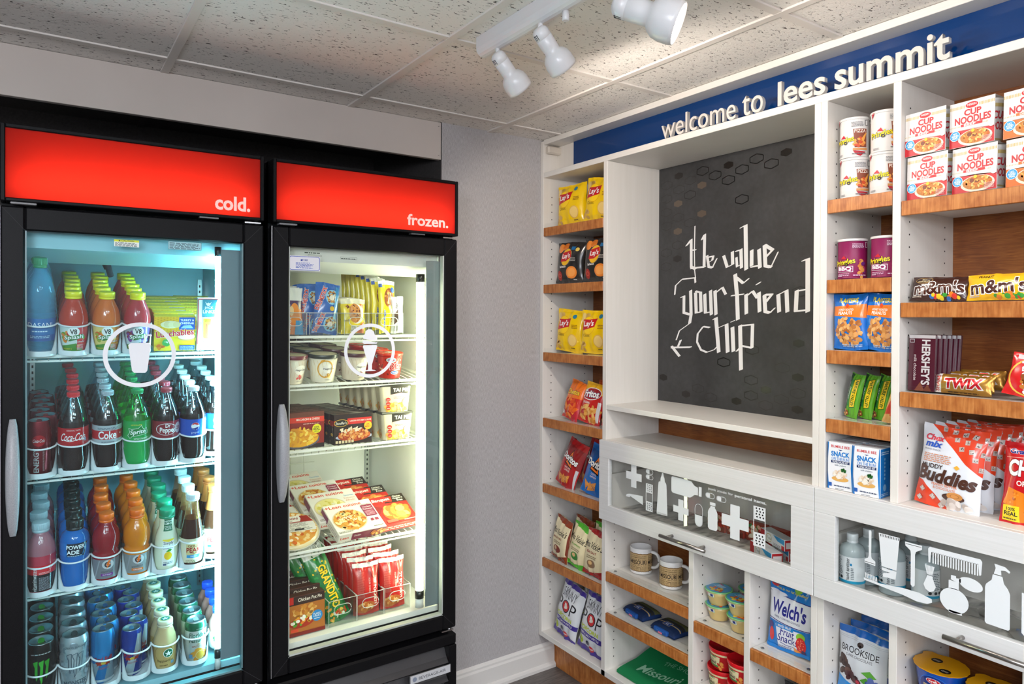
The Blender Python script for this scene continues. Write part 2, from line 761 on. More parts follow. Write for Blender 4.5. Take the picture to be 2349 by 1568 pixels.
fa = MB().box(-3.1, ALX - .0005, 0.0, 0.02, 2.139, CZ - .001, FASC, .001)
for z in (2.155, 2.268):
    fa.lathe([(0.0, -.0006), (.003, -.0006), (.003, 0)], M('4a4644', 'matte'), 8, c=(ALX - .014, 0.0, z))
o = fa.build('trim_fascia')
struct(o)
ac = MB().box(-3.1, ALX, .02, ALY, CZ - .02, CZ - .001, DARKW)
ac.box(-1.47, -1.445, .02, ALY, CZ - .026, CZ - .02, DARKW).box(-.87, -.845, .02, ALY, CZ - .026, CZ - .02, DARKW)
struct(ac.build('ceiling_recess'))
bbm = M('d9d6d2', 'plastic')
bb = MB().prism([(0, 0), (-.024, 0), (-.024, .012), (-.020, .020), (-.014, .024), (-.014, .082), (-.010, .09), (-.010, .098), (-.004, .106), (0, .108)][::-1], ALX, 0.078, bbm, 'x')
struct(bb.build('baseboard_back'))

# ================================================================ track light
tl = thing('track_light', 'white four-bulb track light bar screwed under the tiled ceiling', 'track light', (-0.7775, -0.78, CZ))
WL = M('dcdbdc', 'plastic')
b_ = MB()
pf = []
for a in range(9):
    q = PI * a / 8
    pf.append((-.0225 * math.cos(q), -.030 - .02 * math.sin(q)))
b_.prism([(-.0225, 0)] + pf + [(.0225, 0)], -1.35, 0, WL, 'y')
b_.lathe([(.006, 0), (.0085, .002), (.0085, .022)], WL, 14, c=(.004, -.355, -.072))
b_.build('bar', tl)


def lamp_head(base, aim, stem_top, r=.036, ln=.105, watts=16, spot=True, size=2.7):
    """swivel head: pivot end at base, opening towards aim"""
    loc = Vector(base) - Vector((-0.7775, -0.78, CZ))
    d = (Vector(aim) - Vector(base)).normalized()
    q = d.to_track_quat('Z', 'Y').to_euler()
    st = Vector(stem_top) - Vector((-0.7775, -0.78, CZ))
    MB().tube([st, (loc.x, loc.y, loc.z + .008)], .0065, WL, 12).build('stem', tl)
    k_ = r / .036
    prof = [(.004, -.012), (.012, -.011), (.018, -.006), (.021, .002), (.021, .0138), (.0204, .0142), (.0204, .0150), (.021, .0154), (.0205, .040), (.020, .054), (.026, .058),
            (.033, .068), (.036, .082), (.036, .098), (.0345, ln), (.033, ln), (.034, .097), (.033, .083), (.024, .070)]
    h = MB().lathe([(a * k_, b * k_) for a, b in prof], WL, 28, True, False)
    for i in range(3):
        a = PI * .5 + (i - 1) * .22
        h.box(.0205 * k_ * math.cos(a) - .0009, .0205 * k_ * math.cos(a) + .0009, -.0212 * k_ * math.sin(a), -.0202 * k_ * math.sin(a), -.002 * k_, .011 * k_, M('3a3a3c', 'matte'))
    ho = h.build('lamp_head', tl, loc, q)
    MB().lathe([(.0, ln * k_ * .93), (.0325 * k_, ln * k_ * .93)], BULB, 24, False, False).build('bulb', ho)
    if spot:
        p = Vector(base) + d * (ln * k_ + .012)
        lamp('track_spot', 'SPOT', p, watts, WARM, aim, spot_size=size, spot_blend=.25, shadow_soft_size=.03)


lamp_head((-.782, -.862, 2.212), (.0, -.80, 1.50), (-.7765, -.85, 2.242), watts=8.5)
lamp_head((-.785, -1.052, 2.212), (.06, -1.02, 1.40), (-.7765, -1.042, 2.242), watts=8.5)
lamp_head((-.800, -1.345, 2.165), (-.25, -1.995, 1.80), (-.7765, -1.33, 2.242), r=.044, watts=4)
lamp_head((-.785, -1.56, 2.212), (.05, -1.85, 1.50), (-.7765, -1.55, 2.242), watts=4)

# ================================================================ built-in snack wall (front edge at x = 0, back at x = DX)
DX = 0.285
un = thing('display_cabinet', 'tall white built-in snack cabinet with wooden backs along the side wall', 'cabinet', (0, 0, 0))


def holes(mb, y, z0, z1, side):
    """rows of shelf-pin holes on an upright; side +1 faces -y, -1 faces +y"""
    for x in (.045, .235):
        z = z0
        while z < z1:
            mb.add([(x + .0026 * math.cos(a), y - side * .0004, z + .0026 * math.sin(a)) for a in [PI * j / 4 for j in range(8)]],
                   [tuple(range(8)) if side > 0 else tuple(range(8))[::-1]], M('2b2724', 'matte'))
            z += .032


YE = -2.75                                     # the unit runs on past the frame
def board(name, *a, mat=WHITE, bev=.0012):
    return MB().box(*a, mat, bev).build(name, un)


p = MB().box(0, DX, -.022, -.001, .153, 2.278, WHITEP, .001)
holes(p, -.022, .25, 2.06, 1)
p.build('side_panel', un)
d = MB().box(0, DX, -.4255, -.404, .153, 2.121, WHITEP, .001)
holes(d, -.4255, .22, .74, 1)
d.build('divider', un)
d = MB().box(0, DX, -1.295, -1.276, .153, 2.121, WHITEP, .001)
d.build('divider', un)
d = MB().box(0, DX, -1.3145, -1.2955, .153, 2.121, WHITEP, .001)
holes(d, -1.3145, 1.09, 2.08, 1)
holes(d, -1.3145, .22, .74, 1)
d.build('divider', un)
d = MB().box(0, DX, -1.511, -1.491, 1.061, 2.121, WHITEP, .001)
holes(d, -1.511, 1.10, 2.08, 1)
d.build('divider', un)
for y0, y1, hh in ((-.8555, -.835, 1), (-1.0755, -1.0545, 1), (-1.511, -1.491, 1), (-1.80, -1.78, 0)):
    d = MB().box(0, DX, y0, y1, .175, .762, WHITEP, .001)
    if hh:
        holes(d, y0, .22, .74, 1)
    d.build('divider', un)
board('divider', 0, DX, -2.20, -2.18, 1.061, 2.121, mat=WHITEP)
board('top_board', 0, DX, YE, -.022, 2.262, 2.2835)
board('beam', 0, DX, YE, -.022, 2.121, 2.143)
board('bottom_board', 0, DX, YE, -.022, .153, .175)
board('counter', -.001, DX, -1.276, -.4255, 1.035, 1.061)
board('counter', -.001, DX, YE, -1.3145, 1.035, 1.061)
board('display_ledge', 0, DX - .004, -1.276, -.4255, 1.175, 1.193)
board('drawer_bay_floor', .012, DX, -1.276, -.4255, .765, .785)
board('drawer_bay_floor', .012, DX, YE, -1.3145, .765, .785)
board('back_panel', DX, DX + .018, YE, -.001, .153, 2.28, mat=WOODB, bev=0)
board('toe_kick', .08, .10, YE, -.001, 0.001, .153, mat=WOODE, bev=0)
MB().box(.008, .098, -.047, -.0225, 2.224, 2.256, M('cfc6ba', 'plastic'), .005).build('cable_cover', un)

ch = thing('chalkboard', 'black framed-in chalkboard with white hand lettering and hexagon pattern', 'chalkboard', (DX - .006, -.4255, 1.193))
cb = MB().box(0, .006, -.8505, 0, 0, .9275, CHALK)
CHALK_STROKES = [(9, [(146, 611), (168, 632), (169, 528), (190, 518)]), (3, [(186, 681), (184, 590), (186, 513), (190, 485)]), (9, [(222, 628), (233, 645), (231, 524)]), (8, [(169, 522), (235, 524)]), (5, [(171, 591), (191, 591)]), (8, [(245, 565), (253, 523), (270, 519)]), (4, [(270, 519), (290, 551)]), (7, [(252, 559), (274, 561), (269, 546), (254, 540)]), (9, [(321, 559), (337, 517), (361, 525), (359, 571)]), (7, [(375, 572), (397, 575)]), (9, [(396, 577), (399, 511)]), (7, [(377, 549), (380, 516), (396, 523)]), (11, [(398, 655), (415, 660), (419, 504)]), (10, [(441, 570), (441, 516)]), (7, [(441, 512), (475, 515)]), (10, [(471, 571), (475, 507)]), (10, [(493, 584), (497, 512), (518, 507)]), (3, [(518, 505), (546, 556)]), (9, [(494, 584), (525, 565), (497, 541)]), (5, [(87, 424), (91, 459), (124, 482), (190, 485)]), (6, [(188, 485), (190, 467)]), (9, [(122, 413), (134, 416), (134, 352), (166, 345)]), (10, [(167, 437), (170, 345), (163, 311)]), (4, [(163, 311), (112, 282), (96, 246)]), (10, [(191, 429), (195, 352)]), (7, [(195, 352), (218, 355)]), (10, [(218, 355), (215, 428)]), (6, [(215, 428), (192, 434)]), (10, [(235, 421), (239, 352)]), (6, [(239, 351), (264, 355)]), (10, [(262, 434), (267, 345)]), (10, [(283, 433), (288, 345)]), (8, [(286, 425), (316, 444), (331, 419)]), (11, [(372, 489), (381, 411), (385, 327)]), (8, [(378, 477), (407, 456)]), (5, [(407, 456), (429, 471)]), (5, [(357, 413), (408, 417)]), (10, [(419, 416), (421, 348)]), (8, [(421, 410), (446, 427), (465, 403)]), (10, [(472, 421), (475, 355)]), (8, [(464, 450), (475, 456)]), (10, [(494, 411), (498, 355), (516, 351)]), (4, [(516, 351), (535, 367)]), (9, [(495, 413), (523, 413), (498, 386)]), (10, [(548, 413), (552, 354)]), (8, [(549, 412), (579, 426)]), (10, [(579, 426), (583, 354)]), (10, [(617, 424), (614, 357)]), (8, [(614, 356), (656, 360)]), (7, [(617, 422), (652, 427)]), (11, [(641, 522), (656, 525), (657, 354)]), (6, [(259, 297), (229, 300), (203, 272), (200, 241), (219, 212), (247, 204), (281, 215)]), (3, [(281, 215), (301, 234)]), (11, [(280, 328), (288, 333), (302, 207)]), (8, [(303, 298), (336, 310)]), (11, [(336, 310), (342, 209)]), (11, [(362, 299), (367, 213)]), (7, [(358, 319), (369, 323)]), (11, [(395, 306), (400, 149)]), (7, [(395, 305), (448, 310)]), (9, [(447, 310), (445, 229)]), (6, [(445, 228), (402, 234), (381, 214)]), (9, [(169, 220), (74, 215)]), (8, [(73, 220), (113, 183)]), (8, [(119, 245), (103, 216)])]
HEX_DARK = [(221, 885), (279, 859), (339, 832), (398, 860), (458, 887), (517, 859), (398, 754), (160, 804), (324, 171), (445, 222), (442, 115), (442, 61)]
HEX_FAINT = [(42, 858), (162, 859), (105, 832), (41, 804), (39, 751), (42, 696), (103, 724), (161, 697), (100, 616), (41, 590), (40, 535), (629, 420), (564, 166), (206, 65), (265, 37), (502, 33), (562, 59), (623, 85)]
HEX_FILL = [(103, 886), (339, 886), (574, 887), (99, 563), (29, 94), (146, 38), (381, 35), (502, 86), (623, 138), (625, 250), (622, 32), (218, 832), (101, 778), (218, 725), (100, 670)]
ca = Art()
hexa = lambda x, y, a, b: [(x - a, y - b * .5), (x, y - b), (x + a, y - b * .5), (x + a, y + b * .5), (x, y + b), (x - a, y + b * .5)]
for lst, c, w in ((HEX_FAINT, '242220', 2.4), (HEX_DARK, '100f0e', 3.4)):
    for x, y in lst:
        pts = hexa(x, y, 27, 17)
        ca.line(pts + pts[:1], w, c)
for i, (x, y) in enumerate(HEX_FILL):
    ca.P(hexa(x, y, 21, 14), '191512' if i < 11 else '54483c')  # browner hexagons at the list end have lit sheen put into their colour


def hull2(ps):
    ps = sorted(set(ps))
    lo_, up_ = [], []
    for seq, H in ((ps, lo_), (ps[::-1], up_)):
        for p_ in seq:
            while len(H) > 1 and (H[-1][0] - H[-2][0]) * (p_[1] - H[-2][1]) - (H[-1][1] - H[-2][1]) * (p_[0] - H[-2][0]) <= 0:
                H.pop()
            H.append(p_)
    return lo_[:-1] + up_[:-1]


INK = ('e9e8e6', 'e9e8e5')
for w, pts in CHALK_STROKES:
    w *= 1.55
    nx, ny = w * .5 * .93, w * .5 * .36
    e = 1.1
    nib = [(-nx - e * .36, -ny + e), (-nx + e * .36, -ny - e), (nx + e * .36, ny - e), (nx - e * .36, ny + e)]
    for (ax, ay), (bx, by) in zip(pts, pts[1:]):
        hl = hull2([(ax + p_, ay + q_) for p_, q_ in nib] + [(bx + p_, by + q_) for p_, q_ in nib])
        ca.L.append(([[hl[0], hl[j], hl[j + 1]] for j in range(1, len(hl) - 1)], INK[len(ca.L) % 2]))
lay = [l for l in ca.L]
pat, wri = Art(), Art()
pat.L = [l for l in lay if l[1] not in INK]
wri.L = [l for l in lay if l[1] in INK]
fch = lambda x, y, off: (-off, -x / 1000, y / 1000)
cb.art(pat, fch, None, fin='plastic', lift=0, smooth=False)
cb.art(wri, fch, None, fin='matte', lift=0.000004, lo=.0006, smooth=False).build('board', ch)

# header sign
hs = thing('header_sign', 'glossy navy blue header panel above the shelves reading welcome to lees summit', 'sign', (.068, 0, 2.143))
blue = M('03346c', 'gloss')
MB().box(0, .006, YE + .01, -.140, .0002, .1185, blue).build('panel', hs)
board('header_backing', .0745, .090, YE + .01, -.0222, 2.1432, 2.2618, mat=WHITEP)


def letters(txt, y0, y1, h, bold, depth, name, parent, mat):
    cu = bpy.data.curves.new('lettering', 'FONT')
    cu.body = txt
    cu.size = 1
    cu.extrude = .5
    cu.resolution_u = 4
    cu.offset = bold
    ob = bpy.data.objects.new('lettering', cu)
    COL.objects.link(ob)
    me = bpy.data.meshes.new_from_object(ob)
    bpy.data.objects.remove(ob)
    xs = [v.co.x for v in me.vertices]
    ys = [v.co.y for v in me.vertices]
    kx, ky = (y0 - y1) / (max(xs) - min(xs)), h / max(ys)
    for v in me.vertices:
        X, Y, Z = v.co
        v.co = (-.068 + .012 + (.5 - Z) * depth - depth, y0 - (X - min(xs)) * kx, (Y - min(ys)) * ky)
    me.name = name
    me.materials.clear()
    me.materials.append(mat)
    o = bpy.data.objects.new(name, me)
    COL.objects.link(o)
    o.parent = parent
    return o


LW = M('d3cdc6', 'plastic')
for txt, a, b, bo in (('welcome', -.703, -1.012, .0), ('to', -1.036, -1.110, .0), ('lees', -1.160, -1.308, .018), ('summit', -1.335, -1.622, .018)):
    o = letters(txt, a, b, .068 if txt != 'to' else .060, bo, .014, 'raised_lettering', hs, LW)
    o['label'] = 'raised white letters reading ' + txt

# ================================================================ shelves
SHELVES = []


def shelf(y0, y1, z, label, group=None, lip=.018, screws=False, edge=.0365):
    """white board, figured wood front edge (top at z), clear lip"""
    t = thing('adjustable_shelf', label, 'shelf', (0, (y0 + y1) / 2, z), group=group)
    w = (y0 - y1) / 2 - .0012
    MB().box(.012, DX - .008, -w, w, -.019, 0, WHITE, .001).build('board', t)
    MB().box(0, .0118, -w, w, -edge, 0.0, WOODE, .0012).build('wood_edge', t)
    lp = MB().box(.004, .006, -w + .002, w - .002, .0004, lip, ACRYL)
    lp.box(.0062, .055, -w + .002, w - .002, .0003, .0018, ACRYL)
    lo_ = lp.build('clear_lip', t)
    if screws:
        for yy in (-w + .022, w - .022):
            s_ = MB()
            s_.lathe([(.0055, .0019), (.0055, .0028), (.0045, .0034), (0.0, .0036)], M('8d8e90', 'metal'), 12, c=(.03, yy, 0))
            s_.build('screw', lo_)
    return t


LC = (-.0225, -.4035)
RC1 = (-1.315, -1.4905)
RC2 = (-1.5115, -2.1795)
for z, l in ((1.907, 'topmost wood-edged shelf of the left tower, under the yellow chip bags'), (1.664, 'wood-edged shelf of the left tower under the black barbecue chip bags'),
             (1.375, 'wood-edged shelf of the left tower under the lower yellow chip bags'), (1.094, 'wood-edged shelf of the left tower under orange and yellow corn snacks'),
             (.812, 'wood-edged shelf of the left tower under red and blue tortilla chips'), (.494, 'wood-edged shelf of the left tower under cream kettle chip bags')):
    shelf(*LC, z, l, 'wood-edged shelves of the left tower')
shelf(-.426, -.8345, .557, 'wood-edged shelf under the two printed mugs', screws=True)
shelf(-.426, -.8345, .399, 'wood-edged shelf under the two folded blue drink sleeves', screws=True)
shelf(-.856, -1.054, .526, 'short wood-edged shelf under the stacked fruit cups', screws=True)
shelf(-1.076, -1.2755, .523, 'short wood-edged shelf under the fruit snack pouches', screws=True)
for z, l in ((1.849, 'short wood-edged shelf under the white crisp cans'), (1.631, 'short wood-edged shelf under the purple crisp cans'),
             (1.439, 'short wood-edged shelf under the blue peanut bags'), (1.251, 'short wood-edged shelf under the green granola bars')):
    shelf(*RC1, z, l, 'short wood-edged shelves beside the chalkboard')
for z, l in ((1.820, 'wide wood-edged shelf under the noodle cups'), (1.566, 'wide wood-edged shelf under the candy bags lying flat'),
             (1.343, 'wide wood-edged shelf under the chocolate bars')):
    shelf(*RC2, z, l, 'wide wood-edged shelves at the right')
shelf(-1.315, -1.4905, .482, 'short wood-edged shelf under the chocolate pouches, below the right drawer')
shelf(-1.5115, -1.7795, .4555, 'wood-edged shelf under the macaroni cups, below the right drawer')


# ================================================================ glass-fronted drawers
def drawer(y0, y1, gy0, gy1, hy0, hy1, label, art):
    X0 = -.020
    t = thing('display_case', label, 'drawer', (X0, 0, 0))
    z0, z1, g0, g1 = .760, 1.0605, .819, .995
    f = MB().box(0, .019, y1, y0, z0, g0, DRAWERM, .001).box(0, .019, y1, y0, g1, z1, DRAWERM, .001)
    f.box(0, .019, gy0, y0, g0, g1, DRAWERM, .001).box(0, .019, y1, gy1, g0, g1, DRAWERM, .001)
    f.build('front_frame', t)
    g = MB().box(.008, .012, gy1 - .004, gy0 + .004, g0 - .004, g1 + .004, GLASSD).build('glass', t)
    MB().art(art, lambda x, y, off: (.008 - off, -x / 1000, y / 1000), None, fin='matte', lift=0, smooth=False).build('white_decals', g)
    bx = MB().box(.0195, DX - .01, y1 + .02, y0 - .02, .786, .794, COUNTM)
    bx.box(.0195, DX - .01, y0 - .034, y0 - .022, .794, .93, WHITEP).box(.0195, DX - .01, y1 + .022, y1 + .034, .794, .93, WHITEP)
    bx.box(DX - .022, DX - .01, y1 + .034, y0 - .034, .794, .93, WHITEP)
    bx.build('drawer_box', t)
    h = MB().tube([(-.032, hy0, .790), (-.032, hy1, .790)], .006, STEEL, 16).build('handle', t)
    for yy in (hy0 - .028, hy1 + .028):
        MB().tube([(-.030, yy, .790), (0, yy, .790)], .0055, STEEL, 12).build('handle_post', h)
    return t


DW = 'dfe2e4'
DG = '8a8b86'
A = Art()


def plus(a, x, y, w, h, t):
    a.R(x - t / 2, y - h / 2, x + t / 2, y + h / 2, DW).R(x - w / 2, y - t / 2, x - t / 2, y + t / 2, DW).R(x + t / 2, y - t / 2, x + w / 2, y + t / 2, DW)


def capsule(x, y, w, h, n=8):
    """outline of a capsule w long, h wide, lying along x"""
    r = h / 2
    p = [(x + w / 2 - r + r * math.cos(a), y + r * math.sin(a)) for a in [-PI / 2 + PI * k / n for k in range(n + 1)]]
    return p + [(x - w / 2 + r + r * math.cos(a), y + r * math.sin(a)) for a in [PI / 2 + PI * k / n for k in range(n + 1)]]


def pill(a, x, y, w, h, vert=False):
    o = capsule(0, 0, w, h)
    half = [(px, py) for px, py in o if px <= 0] + [(0, -h / 2)]
    half = [(0, h / 2)] + [q for q in o if q[0] < -.01] + [(0, -h / 2)]
    M_ = (lambda q: (x - q[1], y + q[0])) if vert else (lambda q: (x + q[0], y + q[1]))
    a.P([M_(q) for q in half], DW)
    oo = [M_(q) for q in o]
    a.line(oo + oo[:1], 1.6, DW)


def bandage(a, x0, x1, y0, y1):
    w = x1 - x0
    m0, m1 = y0 + (y1 - y0) * .35, y0 + (y1 - y0) * .67
    a.R(x0, y0, x1, m0, DW).R(x0, m1, x1, y1, DW).R(x0, m0, x0 + 2.5, m1, DW).R(x1 - 2.5, m0, x1, m1, DW)
    for base in (y0, m1):
        hh = m0 - y0
        for i in range(3):
            for j in range(4):
                a.E(x0 + w * (.24 + .26 * i + (.0 if j % 2 else .06)), base + hh * (.2 + .2 * j), w * .065, w * .065, '5c5d5b', n=8)


plus(A, 588.5, 953, 79, 81, 27)
pill(A, 666, 984, 34, 15)
pill(A, 666, 965, 34, 15)
bandage(A, 649, 682, 845, 941)
A.P([(549, 876), (551, 881), (560, 884), (568, 886), (634, 891), (635, 860), (571, 878), (568, 873), (551, 873)], DW)
A.P([(701, 852), (702, 846), (751, 848), (751, 854), (746, 955), (742, 960), (738, 962), (737, 976), (734, 978), (731, 992), (725, 992), (722, 977), (719, 975), (718, 961), (712, 960), (709, 955)], DW)
A.rep([(x,) for x in range(704, 750, 4)], lambda x: [(x, 848.5), (x + 1.5, 848.5), (x + 1.5, 853), (x, 853)], DG)
A.P([(768, 984), (772, 989), (838, 989), (856, 988), (868, 976), (883, 973), (883, 948), (868, 946), (856, 937), (848, 933), (774, 934), (768, 940)], DW)
A.R(886, 946, 898, 977, DW)
plus(A, 810.5, 883, 67, 70, 22)
pill(A, 886.5, 884, 73, 31, True)
A.P([(924, 856), (930, 850), (956, 850), (962, 856), (962, 906), (957, 916), (952, 921), (952, 926), (934, 926), (934, 921), (928, 915), (924, 906)], DW)
A.R(932, 928, 954, 938, DW)
pill(A, 932, 957.5, 35, 16)
pill(A, 976, 956, 36, 16)
A.T('peek inside for', 925, 979, 12, DW, w=96, al='L').T('personal items.', 1139, 978, 12, DW, b=.03, w=112, al='R')
plus(A, 1028.5, 896, 100, 106, 35)
bandage(A, 1095, 1137, 844, 964)
drawer(-.4095, -1.2945, -.4615, -1.2245, -.753, -.944, 'white glass-front drawer with medicine decals beside the left tower', A)
B = Art()
B.P([(1444.5, 978), (1448, 981), (1451.5, 978), (1451, 915), (1453, 908), (1462, 903), (1462, 892), (1434, 893), (1434, 903), (1443, 908), (1445, 915)], DW)
B.line([(1435, 896.5), (1461, 896)], 1.2, DG)
B.P([(1470, 980), (1522, 980), (1515, 896), (1478, 897)], DW)
B.rep([(x,) for x in range(1474, 1520, 4)], lambda x: [(x, 972), (x + 1.6, 972), (x + 1.6, 978), (x, 978)], DG)
B.P([(1479, 894), (1515, 893), (1513, 873), (1481, 871), (1482, 880), (1500, 886), (1479, 887)], DW)
B.P([(1535, 975), (1575, 975), (1575, 965), (1570, 962), (1561, 956), (1559, 948), (1559, 873), (1554, 868), (1549, 873), (1549, 948), (1548, 956), (1541, 962), (1536, 965)], DW)
B.line([(1537, 970.5), (1573, 970.5)], 1.2, DG)
B.P([(1589, 973), (1593, 978), (1701, 979), (1705, 974), (1703, 943), (1699, 941), (1697, 966), (1596, 966), (1594, 940), (1590, 940)], DW)
for i in range(18):
    x = 1599 + i * 5.6
    B.P([(x, 967), (x, 940), (x + 2.8, 940), (x + 2.8, 967)], DW)
B.P([(1579, 884), (1584, 873), (1593, 869), (1602, 873), (1607, 884), (1600, 903), (1600, 908), (1587, 908), (1586, 903)], DW)
for i in range(7):
    B.P([(1587 + i * 1.8, 910), (1588.4 + i * 1.8, 910), (1584.5 + i * 3.2, 932), (1582 + i * 3.2, 932)], DW)
B.P([(1432, 853), (1433, 848), (1474, 845), (1500, 843), (1530, 841), (1563, 836), (1588, 838), (1599, 845), (1598, 853), (1568, 859), (1530, 858), (1506, 855), (1474, 851), (1440, 855)], DW)
for i in range(8):
    B.P([(1437 + i * 4, 853), (1439.6 + i * 4, 853), (1438 + i * 4, 868 - i * .5), (1435.5 + i * 4, 868 - i * .5)], DW)
B.E(1647, 866, 31, 29, DW, n=26).R(1636, 836.5, 1664, 842, DW)
B.P([(1635, 893), (1657, 893), (1657, 912), (1635, 912)], DW)
B.E(1682, 915, 25, 15, DW, -.12).P([(1640, 914), (1640, 925), (1651, 925), (1651, 920), (1661, 922), (1661, 912), (1651, 912)], DW)
B.P([(1711, 842), (1714, 838), (1757, 837), (1760, 841), (1760, 918), (1756, 928), (1748, 938), (1745, 953), (1726, 953), (1724, 940), (1713, 928), (1711, 920)], DW)
B.P([(1728, 955), (1743, 955), (1742, 966), (1750, 968), (1758, 964), (1760, 968), (1750, 976), (1729, 978), (1732, 968), (1731, 966)], DW)
B.P([(1782, 842), (1786, 838), (1826, 838), (1830, 842), (1830, 930), (1782, 930)], DW)
drawer(-1.2965, -2.195, -1.3575, -2.13, -1.641, -1.86, 'white glass-front drawer with toiletry decals below the right shelves', B)

# ================================================================ the two glass-door coolers
YF = -0.274


def red_panel():
    m = bpy.data.materials.new('translucent_red_sign')
    m.use_nodes = True
    t = m.node_tree
    t.nodes.clear()
    o = t.nodes.new('ShaderNodeOutputMaterial')
    a = t.nodes.new('ShaderNodeMixShader')
    a.inputs[0].default_value = 0.6
    d = t.nodes.new('ShaderNodeBsdfDiffuse')
    d.inputs[0].default_value = (0.5, 0.03, 0.025, 1)
    tr = t.nodes.new('ShaderNodeBsdfTranslucent')
    tr.inputs[0].default_value = (0.92, 0.17, 0.105, 1)
    t.links.new(d.outputs[0], a.inputs[1])
    t.links.new(tr.outputs[0], a.inputs[2])
    t.links.new(a.outputs[0], o.inputs[0])
    return m


REDP = red_panel()
SLET = emis('backlit_letters', 'f0b4ac', 0.45)
INW = tex_mat('white_liner', (4, 4, 4), [(0.3, 'dfe3df'), (0.7, 'e6e9e6')], 0.4)
INC = tex_mat('cyan_lit_liner', (4, 4, 4), [(0.3, '8fc4d0'), (0.7, '9accd6')], 0.4)  # white liner with the tube's cyan light put into its colour
WIRE = M('e9ece6', 'plastic')
HANDM = tex_mat('grey_handle_plastic', (500, 500, 500), [(0.3, '8d8e92'), (0.7, 'a3a4a8')], 0.4)
CHROME = M('b9b9bb', 'metal')
RINGM = 'eceef2'


